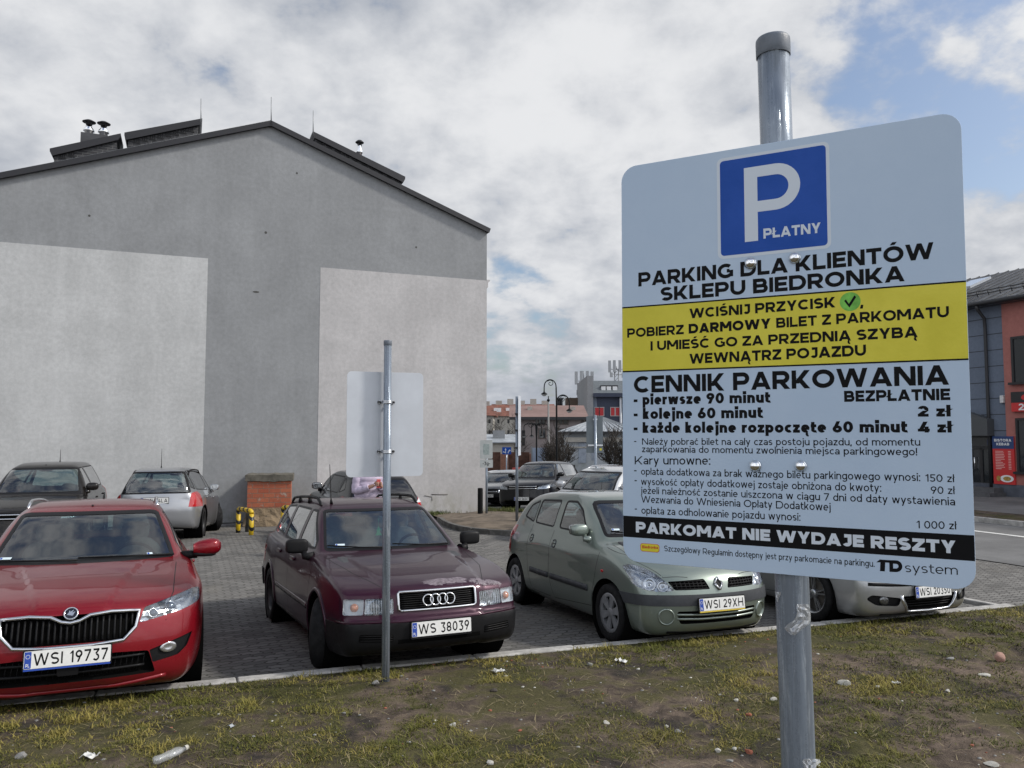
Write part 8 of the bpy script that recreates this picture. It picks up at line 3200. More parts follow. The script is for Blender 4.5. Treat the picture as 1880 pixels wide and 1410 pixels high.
# ---------------------------------------------------------------- person in a lilac quilted jacket behind the maroon car
def person():
	q = at(676, 900, 14.6)
	gz_ = lot_z(*uv(q.x, q.y))
	e = empty('person', (q.x, q.y, gz_), (0, 0, R(-52)), 'person in lilac quilted jacket and dark trousers holding a phone, head hidden by the sign', 'person')
	# local frame: +x is the way the person faces
	bm = bmesh.new()

	def chain(pts):
		vs = [bm.verts.new(p[0]) for p in pts]
		return vs
	J = {}
	lay = bm.verts.layers.skin.verify()

	def V(name, co, r, link=None):
		v = bm.verts.new(co)
		v[lay].radius = (r, r) if not isinstance(r, tuple) else r
		J[name] = v
		if link: bm.edges.new((J[link], v))
		return v
	V('pelvis', (0, 0, .93), (.15, .12))
	J['pelvis'][lay].use_root = True
	V('waist', (.01, 0, 1.08), (.14, .11), 'pelvis'); V('chest', (.02, 0, 1.28), (.17, .12), 'waist'); V('neckb', (.02, 0, 1.42), (.09, .08), 'chest')
	V('neck', (.03, 0, 1.47), .055, 'neckb'); V('jaw', (.055, 0, 1.54), (.075, .075), 'neck'); V('head', (.045, 0, 1.62), (.092, .08), 'jaw'); V('crown', (.03, 0, 1.69), (.07, .06), 'head')
	for s, n in ((1, 'l'), (-1, 'r')):
		V('sh' + n, (.02, s * .17, 1.38), .065, 'chest'); V('el' + n, (.05, s * .25, 1.12), .048, 'sh' + n); V('wr' + n, (.27, s * .10, 1.18), .034, 'el' + n)
		V('palm' + n, (.33, s * .06, 1.21), (.030, .022), 'wr' + n)
		V('hip' + n, (0, s * .095, .86), .085, 'pelvis'); V('kn' + n, (.02, s * .10, .48), .058, 'hip' + n); V('an' + n, (-.02, s * .10, .09), .042, 'kn' + n); V('toe' + n, (.14, s * .12, .035), .034, 'an' + n)
	me = bpy.data.meshes.new('body')
	bm.to_mesh(me); bm.free()
	o = link_mesh('body', me, mat('skin', (.42, .24, .17), .55, vary=.1), e)
	o.modifiers.new('skin', 'SKIN'); sd = o.modifiers.new('smooth', 'SUBSURF'); sd.levels = sd.render_levels = 2
	# face: nose and ears sit on the head; eyes and mouth
	for s in (1, -1):
		mb = MB(); superblob(mb, (.125, s * .032, 1.63), (.010, .014, .009), 2, n=6); mb.build('eye', mat('eye', (.03, .02, .015), .3), o)
		mb = MB(); superblob(mb, (.035, s * .085, 1.615), (.022, .008, .032), 2, n=6); mb.build('ear', MATS['skin'], o)
	mb = MB(); superblob(mb, (.138, 0, 1.60), (.02, .014, .024), 2, n=6); mb.build('nose', MATS['skin'], o)
	mb = MB(); superblob(mb, (.124, 0, 1.555), (.010, .026, .006), 2, n=6); mb.build('mouth', mat('lips', (.30, .10, .09), .5), o)
	# fingers and thumb curled round the phone
	for s, n in ((1, 'l'), (-1, 'r')):
		for k in range(5):
			mb = MB()
			y, z = s * .055, 1.20 + .017 * k
			L = (.062, .075, .082, .074, .05)[k]
			if k == 4: pts = [(.31, y, 1.235), (.335, y - s * .015, 1.265), (.355, y - s * .03, 1.28)]
			else: pts = [(.345, y, z), (.345 + L * .55, y - s * .008, z + .004), (.345 + L * .8, y - s * .03, z + .006), (.345 + L * .62, y - s * .048, z + .006)]
			mb.tube(pts, [.0095, .009, .008, .006][:len(pts)], 8); mb.build('finger', MATS['skin'], o)
	M_LIL = mat('quilted_lilac', (.42, .36, .46), .65, vary=.15, scale=10, bump=.15, bscale=30)
	# jacket: rings with quilting bulges
	mb = MB()
	n = 28
	vs, fs = [], []
	rings = 46
	for j in range(rings):
		t = j / (rings - 1)
		z = .80 + t * .64
		ry = .215 + .035 * math.sin(t * math.pi) - .11 * max(0, t - .82) / .18
		rx = .150 + .03 * math.sin(t * math.pi * .9) - .06 * max(0, t - .85) / .15
		b = .012 * abs(math.sin(t * math.pi * 7))
		for k in range(n):
			a = 2 * math.pi * k / n
			vs.append(((rx + b) * math.cos(a) + .015, (ry + b) * math.sin(a), z))
	for j in range(rings - 1):
		for k in range(n): fs.append((j * n + k, j * n + (k + 1) % n, (j + 1) * n + (k + 1) % n, (j + 1) * n + k))
	mb.add(vs, fs, True)
	jk = mb.build('jacket', M_LIL, e)
	for s in (1, -1):
		P_ = [Vector((.02, s * .18, 1.40)), Vector((.035, s * .235, 1.27)), Vector((.05, s * .268, 1.11)), Vector((.15, s * .20, 1.13)), Vector((.265, s * .105, 1.18))]
		pts, rs = [], []
		for i in range(4):
			for k in range(8):
				t = k / 8
				pts.append(P_[i].lerp(P_[i + 1], t)); rs.append(.078 - .006 * (i + t) + .007 * abs(math.sin((i + t) * math.pi * 1.6)))
		mb = MB(); mb.tube(pts, rs, 16); mb.build('sleeve', M_LIL, jk)
	mb = MB(); mb.lathe([(.10, 1.40), (.105, 1.45), (.098, 1.50), (.08, 1.50), (.078, 1.44)], 20, Matrix.Translation((.02, 0, 0))); mb.build('collar', M_LIL, jk)
	M_TR = mat('trousers_dark', (.022, .024, .032), .85)
	for s in (1, -1):
		mb = MB(); mb.tube([(0, s * .095, .92), (.0, s * .10, .80), (.02, s * .10, .48), (-.02, s * .10, .10)], [.115, .105, .078, .066], 16); mb.build('trouser_leg', M_TR, e)
		mb = MB(); superblob(mb, (.06, s * .115, .045), (.135, .05, .05), 3); mb.build('shoe', M_BLACKP, e)
	mb = MB(); superblob(mb, (.015, 0, 1.645), (.105, .092, .10), 2.2); superblob(mb, (-.05, 0, 1.55), (.05, .085, .12), 2.2); mb.build('hair', mat('hair_brown', (.06, .035, .02), .6, vary=.4, scale=30), e)
	ph = MB(); ph.cbox((.365, 0, 1.235), (.012, .075, .15), None); pho = bevel(ph.build('phone', mat('phone_red', (.40, .05, .05), .35)), .004)
	e.scale = (1.07,) * 3
	pho.scale = (1.07,) * 3
	pho.location = e.location; pho.rotation_euler = e.rotation_euler
	tag(pho, 'red phone held by the person in the lilac jacket', 'phone')


person()

# ---------------------------------------------------------------- posts and signs by the street
def edge_sign():
	b = gp(949, 966)
	e = empty('sign_post', b, (0, 0, 0), 'slim post with sign panel seen nearly edge-on, behind the sage hatchback', 'sign')
	D = b.y
	t = at(949, 728, D) - b
	mb = MB(); mb.tube([(0, 0, -.2), t], .036, 14); mb.build('post', M_GALV, e)
	a, c = at(951, 727, D) - b, at(951, 836, D) - b
	ang = R(83)
	X = Vector((math.cos(ang), math.sin(ang), 0)); N = Vector((X.y, -X.x, 0))
	w_ = .55
	o = Vector((t.x + .060, -.10, 0))
	q = [o + N * .0 + X * sgn * w_ / 2 for sgn in (-1, 1)]
	mb = MB()
	for th in (0,):
		vs = [Vector((q[0].x, q[0].y, c.z)), Vector((q[1].x, q[1].y, c.z)), Vector((q[1].x, q[1].y, a.z)), Vector((q[0].x, q[0].y, a.z))]
		vs2 = [v + N * .004 for v in vs]
		mb.add(vs + vs2, [(3, 2, 1, 0), (4, 5, 6, 7), (0, 1, 5, 4), (1, 2, 6, 5), (2, 3, 7, 6), (3, 0, 4, 7)])
	mb.build('sign_panel', M_ALU, e)
	for py in (760, 790, 822):
		z = (at(949, py, D) - b).z
		mb = MB(); mb.cbox((t.x + .012, -.02, z), (.12, .10, .04)); mb.build('clamp', M_DARKM, e)


edge_sign()


def back_plates():
	D = 19.2
	p = at(1093, 800, D)
	gzz = lot_z(*uv(p.x, p.y))
	b = Vector((p.x, p.y, gzz))
	e = empty('road_sign', b, (0, 0, 0), 'grey backs of two road sign plates on one post, by the white-silver estate', 'sign')
	t = at(1094, 762, D) - b
	mb = MB(); mb.tube([(0, 0, -.2), (0, 0, t.z)], .036, 14); mb.build('post', M_GALV, e)
	M_GB = mat('sign_back_grey', (.15, .175, .19), .5, .2, vary=.1)
	for x0, y0, x1, y1 in ((1077, 764, 1107, 817), (1077, 820, 1108, 831.5)):
		a, c = at(x0, y1, D) - b, at(x1, y0, D) - b
		mb = MB(); mb.prism(rrect(a.x, a.z, c.x, c.z, .02), -.049, -.045, XZ); pl = mb.build('sign_panel', M_GB, e)
	a, c = at(1101, 827, D) - b, at(1105, 823, D) - b
	mb = MB(); mb.prism(rrect(a.x, a.z, c.x, c.z, .004), -.0445, -.044, XZ); mb.build('inspection_label', M_SIGNY, pl)
	for py in (770, 817.5):
		z = (at(1093, py, D) - b).z
		mb = MB(); mb.cbox((0, .02, z), (.36 if py > 800 else .10, .05, .035)); mb.build('clamp', M_ZINC, e)


back_plates()


def price_post():
	D = 23.5
	p = at(893.5, 800, D); b = Vector((p.x, p.y, lot_z(*uv(p.x, p.y)) + .1))
	e = empty('road_sign', b, (0, 0, 0), 'small white parking plate with lower strip on a short post at the wall corner', 'sign')
	t = at(893, 809, D) - b
	mb = MB(); mb.tube([(0, 0, -.2), (0, 0, t.z)], .035, 14); mb.build('post', M_GALV, e)
	M_PALE = mat('faded_white', (.52, .54, .52), .55, vary=.12, scale=6)
	a, c = at(881, 842, D) - b, at(904.5, 808, D) - b
	mb = MB(); mb.prism(rrect(a.x, a.z, c.x, c.z, .03), .040, .045, XZ); p1 = mb.build('sign_panel', M_PALE, e)
	mb = MB(); xm = (a.x + c.x) / 2; zm = (a.z + c.z) / 2
	mb.prism(rrect(xm - .09, zm - .16, xm + .09, zm + .16, .02), .0455, .046, XZ); mb.build('faded_symbol', mat('faded_symbol', (.36, .42, .40), .6, vary=.3, scale=12), p1)
	a, c = at(881, 858.5, D) - b, at(905, 843.5, D) - b
	mb = MB(); mb.prism(rrect(a.x, a.z, c.x, c.z, .02), .040, .045, XZ); p2 = mb.build('sign_panel', M_PALE, e)
	mb = MB(); h_ = c.z - a.z; w_ = c.x - a.x
	add_text(mb, '-3g-', lambda t_, hh, k: Vector((a.x + w_ * (.22 + .56 * t_), -.046 - .0002 * k, a.z + h_ * (.32 + .40 * hh))), .16)
	mb.build('lettering', M_INK, p2)


price_post()
# black bollard at the wall corner
D = 23.3
p = at(882, 800, D); b = Vector((p.x, p.y, lot_z(*uv(p.x, p.y)) + .1))
mb = MB()
r = 4.8 / FPX * D
h = at(882, 896, D).z - b.z
mb.lathe([(r, -.2), (r, h - .03), (r * .85, h), (0.001, h)], 18)
o = mb.build('bollard', mat('bollard_black', (.006, .006, .006), .7, spec=.12)); o.location = b
tag(o, 'black round bollard standing at the corner of the gable wall', 'bollard')


# ---------------------------------------------------------------- lamp posts
M_LAMP = mat('lamp_black', (.008, .009, .010), .5, .2, spec=.2)
M_LGLASS = mat('lamp_glass', (.45, .46, .46), .15, coat=1.0)


def swan_arm(mb, base, side, w, h, r):
	"""hook arm with a curl inside"""
	pts = []
	for k in range(13):
		a = math.pi * k / 12
		pts.append(Vector(base) + Vector((side * w * (.5 - .5 * math.cos(a)), 0, h * math.sin(a) ** .8)))
	pts.append(Vector(base) + Vector((side * w, 0, -h * .25)))
	mb.tube(pts, r, 8)
	c = Vector(base) + Vector((side * w * .48, 0, h * .55))
	sp_ = [c + Vector((side * math.cos(a) * w * .30 * (1 - a / 11), 0, math.sin(a) * w * .30 * (1 - a / 11))) for a in np.linspace(.6, 8.2, 22)]
	mb.tube([pts[8]] + sp_, r * .6, 6)
	return pts[-1]


def lantern(p, s, parent):
	mb = MB(); mb.lathe([(.02 * s, .42 * s), (.05 * s, .38 * s), (.07 * s, .18 * s), (.20 * s, .10 * s), (.30 * s, 0), (.28 * s, -.02 * s)], 18, Matrix.Translation(p - Vector((0, 0, .38 * s)))); l = mb.build('lamp_shade', M_LAMP, parent)
	mb = MB(); mb.lathe([(.22 * s, -.02 * s), (.20 * s, -.10 * s), (.11 * s, -.17 * s), (0.001, -.19 * s)], 16, Matrix.Translation(p - Vector((0, 0, .38 * s)))); mb.build('lamp_glass', M_LGLASS, l)


def lamp_double():
	D = 40.0
	p = at(1022, 800, D); b = Vector((p.x, p.y, lot_z(*uv(p.x, p.y))))
	e = empty('street_lamp', b, (0, 0, 0), 'tall black street lamp with two curled arms at different heights', 'street lamp', 'ornate street lamps')
	t = at(1021, 712, D) - b; m_ = at(1023, 742, D) - b
	mb = MB(); mb.tube([(0, 0, 0), (0, 0, 1.2), (0, 0, m_.z), (t.x, 0, t.z)], [.09, .06, .045, .035], 12); mb.build('pole', M_LAMP, e)
	k = D / FPX
	mb = MB(); q = swan_arm(mb, (t.x, 0, t.z), -1, 22 * k, 15 * k, .028); mb.build('arm', M_LAMP, e); lantern(q, .58, e)
	mb = MB(); q = swan_arm(mb, (0, 0, m_.z + .0), 1, 23.5 * k, 17 * k, .028); mb.build('arm', M_LAMP, e); lantern(q, .58, e)


lamp_double()


def lamp_cluster():
	D = 54.0
	p = at(985, 800, D); b = Vector((p.x, p.y, lot_z(*uv(p.x, p.y))))
	e = empty('street_lamp', b, (0, 0, 0), 'shorter black street lamp with four hanging lanterns before the pink house', 'street lamp', 'ornate street lamps')
	t = at(985, 776, D) - b
	k = D / FPX
	mb = MB(); mb.tube([(0, 0, 0), (0, 0, 1.4), (0, 0, t.z - 1.0), (0, 0, t.z - .3), (0, 0, t.z + .3)], [.10, .055, .05, .09, .04], 12); mb.build('pole', M_LAMP, e)
	for sx, w in ((-1, 23), (-1, 9), (1, 9), (1, 22)):
		mb = MB(); q = swan_arm(mb, (0, 0 if w > 15 else -.25, t.z - .3), sx, w * k, 6.5 * k, .03); q = q - Vector((0, 0, .35)); mb.tube([q, q + Vector((0, 0, .4))], .03, 6); mb.build('arm', M_LAMP, e); lantern(q, .55, e)


lamp_cluster()
D = 47.0
p = at(1007, 800, D); b = Vector((p.x, p.y, lot_z(*uv(p.x, p.y))))
e = empty('street_lamp', b, (0, 0, 0), 'plain slim grey lamp post with small ball head beside the notice board', 'street lamp')
t = at(1007, 738, D) - b
mb = MB(); mb.tube([(0, 0, 0), (0, 0, t.z)], [.08, .05], 10); mb.build('pole', mat('pole_grey', (.20, .20, .195), .6), e)
mb = MB(); superblob(mb, (0, 0, t.z + .10), (.09, .09, .09), 2.2); mb.tube([(0, 0, t.z), (0, 0, t.z + .35)], .03, 6); mb.build('lamp_head', M_LAMP, e)
# blue arrows sign
D = 46.0
p = at(930, 828, D); b = Vector((p.x, p.y, lot_z(*uv(p.x, p.y))))
e = empty('road_sign', b, (0, 0, 0), 'blue lane sign with white arrows in front of the brick pillar', 'sign')
a, c = at(922, 834, D) - b, at(938.5, 821, D) - b
mb = MB(); mb.tube([(0, .05, 0), (0, .05, c.z)], .04, 8); mb.build('post', M_GALV, e)
mb = MB(); mb.prism(rrect(a.x, a.z, c.x, c.z, .03), 0, .01, XZ); pn = mb.build('sign_panel', M_SIGNB, e)
mb = MB()
w_, h_ = c.x - a.x, c.z - a.z
def ar(x, z): return (a.x + w_ * x, a.z + h_ * z)
for poly in ([(.34, .12), (.42, .12), (.42, .62), (.34, .62)], [(.28, .60), (.48, .60), (.38, .88)], [(.16, .28), (.36, .16), (.36, .27), (.18, .40)], [(.06, .30), (.20, .22), (.20, .48)], [(.62, .14), (.71, .14), (.72, .40), (.62, .30)], [(.66, .30), (.80, .48), (.80, .60), (.64, .44)], [(.79, .36), (.95, .54), (.78, .70)]):
	mb.prism([ar(*q) for q in poly], .011, .016, XZ)
mb.build('arrow', M_SIGNT, pn)


# ---------------------------------------------------------------- bare trees
def bare_tree(name, label, b, h, seed, spread=.55, depth=5, r0=.09, nb=3, group='bare winter trees'):
	rr = random.Random(seed)
	e = empty(name, b, (0, 0, 0), label, 'tree', group)
	tr, tw = MB(), MB()

	def grow(p, d, L, r, lev):
		n = 4
		pts = [p]
		q = p
		dd = d.copy()
		for i in range(n):
			dd = (dd + Vector((rr.uniform(-1, 1), rr.uniform(-1, 1), rr.uniform(-.2, .6))) * .13).normalized()
			q = q + dd * L / n
			pts.append(q)
		r1 = r * .62
		(tr if lev == 0 else tw).tube(pts, [r + (r1 - r) * i / n for i in range(n + 1)], 7 if lev < 2 else 4, False)
		if lev >= depth: return
		for k in range(nb if lev else nb + 2):
			f = rr.uniform(.35, 1.0)
			i = min(n - 1, int(f * n))
			s = pts[i].lerp(pts[i + 1], f * n - i)
			ax = Vector((rr.uniform(-1, 1), rr.uniform(-1, 1), rr.uniform(-.1, .35))).normalized()
			nd = (dd * .75 + ax * spread * rr.uniform(.8, 1.5)).normalized()
			grow(s, nd, L * rr.uniform(.55, .78), max(.013, r1 * rr.uniform(.5, .75)), lev + 1)
		grow(q, (dd + Vector((rr.uniform(-.3, .3), rr.uniform(-.3, .3), .2))).normalized(), L * .72, max(.013, r1 * .8), lev + 1)
	grow(Vector((0, 0, -.1)), Vector((0, 0, 1)), h * .36, r0, 0)
	m = mat('bark', (.055, .047, .04), .95, vary=.35, scale=8)
	zm = max(q[2] for q in tw.v)
	e.scale = (h / zm,) * 3
	t = tr.build('trunk', m, e)
	tw.build('crown', m, e)
	return e


def tree_at(px, D, ytop, seed, label, **kw):
	p = at(px, 800, D); b = Vector((p.x, p.y, lot_z(*uv(p.x, p.y))))
	bare_tree('bare_tree', label, b, at(px, ytop, D).z - b.z, seed, **kw)


tree_at(1043, 44, 772, 3, 'slim bare tree left of the grey road sign plates, in a tube guard', depth=5, nb=3)
tree_at(1133, 39, 774, 5, 'bushy bare tree at the edge of the big sign, before the pavilion', depth=5, nb=3, spread=.5)
tree_at(930, 70, 752, 7, 'wide bare tree rising behind the low shed', depth=5, nb=3, spread=.75, r0=.16)
# tree guards
for px, D in ((1043, 43.6), (1131, 38.6)):
	p = at(px, 800, D); b = Vector((p.x, p.y, lot_z(*uv(p.x, p.y))))
	e = empty('tree_guard', b, (0, 0, 0), 'dark tube guard round the slim bare tree' if px < 1100 else 'dark tube guard round the bushy bare tree', 'tree guard')
	for x in (-.35, .35):
		mb = MB(); mb.tube([(x, 0, -.1), (x, 0, 1.75)], .035, 8); mb.build('post', M_LAMP, e)
	for z in (1.0, 1.72):
		mb = MB(); mb.tube([(-.35, 0, z), (.35, 0, z)], .03, 8); mb.build('cross_bar', M_LAMP, e)

# ---------------------------------------------------------------- stones, rubble and litter on the bank
def stone_mesh(seed, flat=.6, n=13):
	rr = random.Random(seed)
	bm = bmesh.new()
	bmesh.ops.create_icosphere(bm, subdivisions=2 if flat < .85 else 3, radius=1)
	k = [(Vector((rr.gauss(0, 1), rr.gauss(0, 1), rr.gauss(0, 1))).normalized(), rr.uniform(.45, .85)) for _ in range(n)]
	for v in bm.verts:
		for d, l in k:
			q = v.co.dot(d)
			if q > l: v.co -= d * (q - l) * .85
		v.co.z *= flat
		v.co *= 1 + .04 * math.sin(7 * v.co.x + seed) * math.sin(6 * v.co.y)
	me = bpy.data.meshes.new('stone'); bm.to_mesh(me); bm.free()
	me.polygons.foreach_set('use_smooth', [flat >= .85] * len(me.polygons))
	return me


M_STW = mat('stone_white', (.47, .455, .41), .9, vary=.35, scale=20, bump=.3, bscale=60)
M_STG = mat('stone_grey', (.24, .235, .225), .9, vary=.3, scale=20, bump=.4, bscale=60)
M_STB = mat('stone_brick', (.30, .10, .06), .9, vary=.35, scale=20, bump=.4, bscale=60)
M_STP = mat('stone_pink', (.36, .21, .165), .85, vary=.25, scale=14, bump=.3, bscale=50)


def bank_pt(px, py):
	p = gp(px, py)
	for _ in range(4):
		u, v = uv(p.x, p.y)
		d = ray(px, py)
		z = bank_h(u, v)
		t = (z - CAM_Z) / d.z
		p = CAMP + d * t
	return p


def stone(px, py, wpx, label, m, seed, cat='stone', flat=.6, group=None, name='stone', asp=.75):
	p = bank_pt(px, py)
	me = stone_mesh(seed, flat)
	o = link_mesh(name, me, m)
	w_ = wpx / FPX * p.y / 2
	o.location = p + Vector((0, 0, w_ * flat * .35))
	o.scale = (w_, w_ * asp, w_)
	o.rotation_euler = (0, 0, random.Random(seed).uniform(-.5, .5))
	tag(o, label, cat, group)
	return o


stone(1835, 1213, 25, 'round pinkish stone beside the dug hole at the right edge', M_STP, 2, flat=.9)
stone(1551, 1258, 28, 'largest white stone, right of the big sign post', M_STW, 3)
stone(831, 1334, 15, 'white rounded stone on the bare earth in the middle of the verge', M_STW, 4, flat=.85)
stone(562, 1244, 17, 'pale flat stone by the kerb in front of the maroon estate', M_STG, 5)
stone(690, 1255, 17, 'grey rubble lump beside the foot of the smaller sign post', M_STG, 6)
stone(38, 1391, 27, 'grey half buried stone at the lower left corner', M_STG, 7)
stone(1083, 1222, 13, 'dark grey stone in the grass before the sage hatchback', M_STG, 8, flat=.8)
stone(1420, 1285, 18, 'white flat stone against the left side of the big sign post', M_STW, 9)
stone(1352, 1287, 12, 'small white chip left of the big sign post', M_STW, 10)
stone(1348, 1376, 13, 'white chip below the worn earth patch near the lower edge', M_STW, 11)
stone(1113, 1329, 16, 'flat white stone on the edge of a green tuft', M_STW, 12)
stone(1244, 1344, 17, 'flat grey stone among moss left of the big post', M_STG, 13, flat=.45)
stone(1224, 1335, 8, 'small round white pebble next to a flat grey stone', M_STW, 14, flat=.9)
stone(1319, 1380, 17, 'white stone with a grey slab beside it, near the lower edge', M_STW, 15)
stone(1340, 1398, 16, 'grey slab of rubble touching the lower edge', M_STG, 16, flat=.4)
stone(900, 1403, 19, 'white stone cut by the lower edge of the verge', M_STW, 17)
stone(1374, 1383, 17, 'broken red brick piece left of the big post', M_STB, 18, cat='brick piece', flat=.8, name='brick_piece')
stone(1375, 1314, 14, 'rust red shard in the dark grass left of the big post', M_STB, 19, cat='brick piece', flat=.6, name='brick_piece')
stone(797, 1221, 8, 'tiny red brick chip by the kerb before the maroon estate', M_STB, 20, cat='brick piece', name='brick_piece')
stone(1806, 1241, 24, 'flat white stone chip right of centre on the sloping verge', M_STW, 21, flat=.4)
stone(1745, 1210, 20, 'flat pale stone by the sandy mound', M_STG, 22, flat=.4)
stone(1740, 1270, 13, 'grey white chip in the mossy verge on the right', M_STW, 23, flat=.6)
stone(1612, 1262, 13, 'white flat chip beside the largest white stone', M_STW, 24, flat=.4)
stone(1820, 1405, 30, 'white broken stone at the lower right corner', M_STW, 25, flat=.5)
stone(960, 1262, 8, 'white shell-like chip in the grass under the maroon estate nose', M_STW, 26)
stone(1172, 1229, 8, 'small white pebble before the sage hatchback bumper', M_STW, 27)
stone(1195, 1175, 7, 'white pebble on the kerb edge below the sage hatchback', M_STW, 28)
stone(906, 1269, 16, 'dark clod of earth in the mossy grass', mat('clod', (.06, .05, .042), .95, vary=.4, scale=20, bump=.5, bscale=40), 29, cat='clod', name='earth_clod')

# crushed clear bottle
p = bank_pt(313, 1394)
e = empty('plastic_bottle', p + Vector((0, 0, .028)), (0, 0, R(62)), 'crushed clear plastic bottle lying on the verge', 'bottle')
mb = MB()
T = Matrix.Rotation(R(90), 4, 'Y')
vs, fs = [], []
prof = [(.006, -.105), (.026, -.10), (.030, -.085), (.028, -.05), (.031, -.02), (.027, .01), (.030, .04), (.026, .065), (.014, .085), (.0125, .10)]
n = 20
for j, (r_, z_) in enumerate(prof):
	for k in range(n):
		a = 2 * math.pi * k / n
		q = 1 + .10 * math.sin(3 * a + j)
		vs.append(T @ Vector((r_ * q * math.cos(a) * .75, r_ * q * math.sin(a), z_)))
for j in range(len(prof) - 1):
	for k in range(n): fs.append((j * n + k, j * n + (k + 1) % n, (j + 1) * n + (k + 1) % n, (j + 1) * n + k))
mb.add(vs, fs, True); mb.build('bottle_body', M_FILM, e)
mb = MB(); mb.lathe([(0.001, .118), (.0145, .116), (.015, .10), (.015, .095)], 16, T); mb.build('bottle_cap', M_STW, e)


def scrap(px, py, wpx, hpx, label, seed, m, name='paper_scrap', cat='litter'):
	rr = random.Random(seed)
	p = bank_pt(px, py)
	w_ = wpx / FPX * p.y / 2
	d_ = w_ * .55
	n = 6
	V = [(w_ * (-1 + 2 * i / n), d_ * (-1 + 2 * j / n) + rr.uniform(-.2, .2) * d_ + .3 * w_ * math.sin(i), .012 + w_ * .5 * abs(math.sin(i * 1.3 + seed)) * rr.uniform(.3, 1)) for j in range(n + 1) for i in range(n + 1)]
	F = [(j * (n + 1) + i, j * (n + 1) + i + 1, (j + 1) * (n + 1) + i + 1, (j + 1) * (n + 1) + i) for j in range(n) for i in range(n)]
	mb = MB(); mb.add(V, F)
	o = mb.build(name, m); md = o.modifiers.new('thick', 'SOLIDIFY'); md.thickness = .0012
	o.location = p; o.rotation_euler = (0, 0, rr.uniform(-.6, .6))
	tag(o, label, cat)


M_PAPER = mat('scrap_white', (.60, .60, .58), .7, vary=.15, scale=20)
scrap(165, 1393, 30, 14, 'white plastic scrap left of the crushed bottle', 3, M_PAPER)
scrap(1140, 1217, 22, 8, 'pale twig-like strip of litter in the grass before the sage hatchback', 5, M_PAPER)
scrap(915, 1236, 24, 6, 'thin white strip of litter below the maroon estate bumper', 8, M_PAPER)
scrap(425, 1337, 14, 6, 'greyish flat scrap on bare soil in front of the red estate', 9, mat('scrap_grey', (.36, .38, .40), .6))
scrap(1645, 1257, 14, 10, 'small crumpled pale wrapper right of the largest white stone', 12, M_PAPER)
# ---------------------------------------------------------------- moss, grass and pebbles of the bank
def vnoise(x, y, seed=0):
	"""value noise in numpy"""
	g = np.random.default_rng(seed).random((256, 256))
	xi, yi = np.floor(x).astype(int), np.floor(y).astype(int)
	fx, fy = x - xi, y - yi
	fx, fy = fx * fx * (3 - 2 * fx), fy * fy * (3 - 2 * fy)
	a, b = g[xi % 256, yi % 256], g[(xi + 1) % 256, yi % 256]
	c, d = g[xi % 256, (yi + 1) % 256], g[(xi + 1) % 256, (yi + 1) % 256]
	return (a * (1 - fx) + b * fx) * (1 - fy) + (c * (1 - fx) + d * fx) * fy


def fbm(x, y, seed):
	return .5 * vnoise(x, y, seed) + .3 * vnoise(2.1 * x, 2.1 * y, seed + 1) + .2 * vnoise(4.3 * x, 4.3 * y, seed + 2)


def bank_h_np(u, v):
	zk_ = np.minimum(.34, np.maximum(.03, .185 - .0139 * u))
	d = np.maximum(0, V_KERB - v)
	z = zk_ + .06 + .12 * (1 - np.exp(-d))
	hn = .018 * np.sin(2.1 * u + 1.3) * np.sin(2.7 * v + .4) + .010 * np.sin(5.3 * u + v * 1.7) * np.sin(6.1 * v - u) + .006 * np.sin(13 * u + 3 * v) * np.sin(11 * v + 2.0)
	e = np.clip((V_KERB - .08 - v) / .35, 0, 1)
	z = z + hn * e - .012
	z += .05 * np.exp(-((u - P_MOUND[0]) ** 2 + (v - P_MOUND[1]) ** 2) / .03) + .035 * np.exp(-((u - P_MOUND[0] - .12) ** 2 + (v - P_MOUND[1] + .22) ** 2) / .03)
	q = ((u - P_HOLE[0] - .3) / .75) ** 2 + ((v - P_HOLE[1]) / .22) ** 2
	return z - .11 * np.exp(-q ** 2)


def grass_mat(name, dark, mid, dry):
	b = NB(name)
	v = b.co('Object')
	at_ = b.n('ShaderNodeAttribute', attribute_name='shade')
	t = at_.outputs['Fac']
	n = b.ramp(b.noise(v, 1.1, 4, .6), .35, .65)
	c = b.mix(t, dark, mid)
	c = b.mix(b.math('MULTIPLY', b.math('MULTIPLY', n, 1.0), b.ramp(t, .25, .8)), c, dry)
	b.set(color=c, rough=.75, spec=.25)
	return b.m


def blades(name, u, v, z, L, W, lean, shade, m, rg, seg=2):
	"""two-segment bent blades as one mesh"""
	n = len(u)
	a = rg.random(n) * 2 * np.pi
	dx, dy = np.cos(a), np.sin(a)
	px, py = -dy, dx
	H = L * np.cos(lean)
	O = L * np.sin(lean)
	P = np.stack([u, v, z], 1)
	def pt(f, k, w):
		return P + np.stack([dx * O * f ** 1.6 + px * W * w, dy * O * f ** 1.6 + py * W * w, H * (f - .25 * f * f * np.sin(lean))], 1)
	V = np.stack([pt(0, 0, -.5), pt(0, 0, .5), pt(.55, 0, .42), pt(.55, 0, -.42), pt(1.0, 0, 0)], 1).reshape(-1, 3)
	base = np.arange(n) * 5
	me = bpy.data.meshes.new(name)
	me.vertices.add(len(V)); me.vertices.foreach_set('co', V.ravel())
	loops = np.stack([base, base + 1, base + 2, base + 3, base + 3, base + 2, base + 4], 1).ravel()
	me.loops.add(len(loops)); me.loops.foreach_set('vertex_index', loops)
	me.polygons.add(2 * n)
	st = np.stack([np.arange(n) * 7, np.arange(n) * 7 + 4], 1).ravel()
	me.polygons.foreach_set('loop_start', st)
	me.update(calc_edges=True)
	at_ = me.attributes.new('shade', 'FLOAT', 'POINT')
	at_.data.foreach_set('value', np.repeat(shade, 5))
	o = link_mesh(name, me, m)
	o.rotation_euler = (0, 0, TH)
	o['kind'] = 'stuff'
	return o


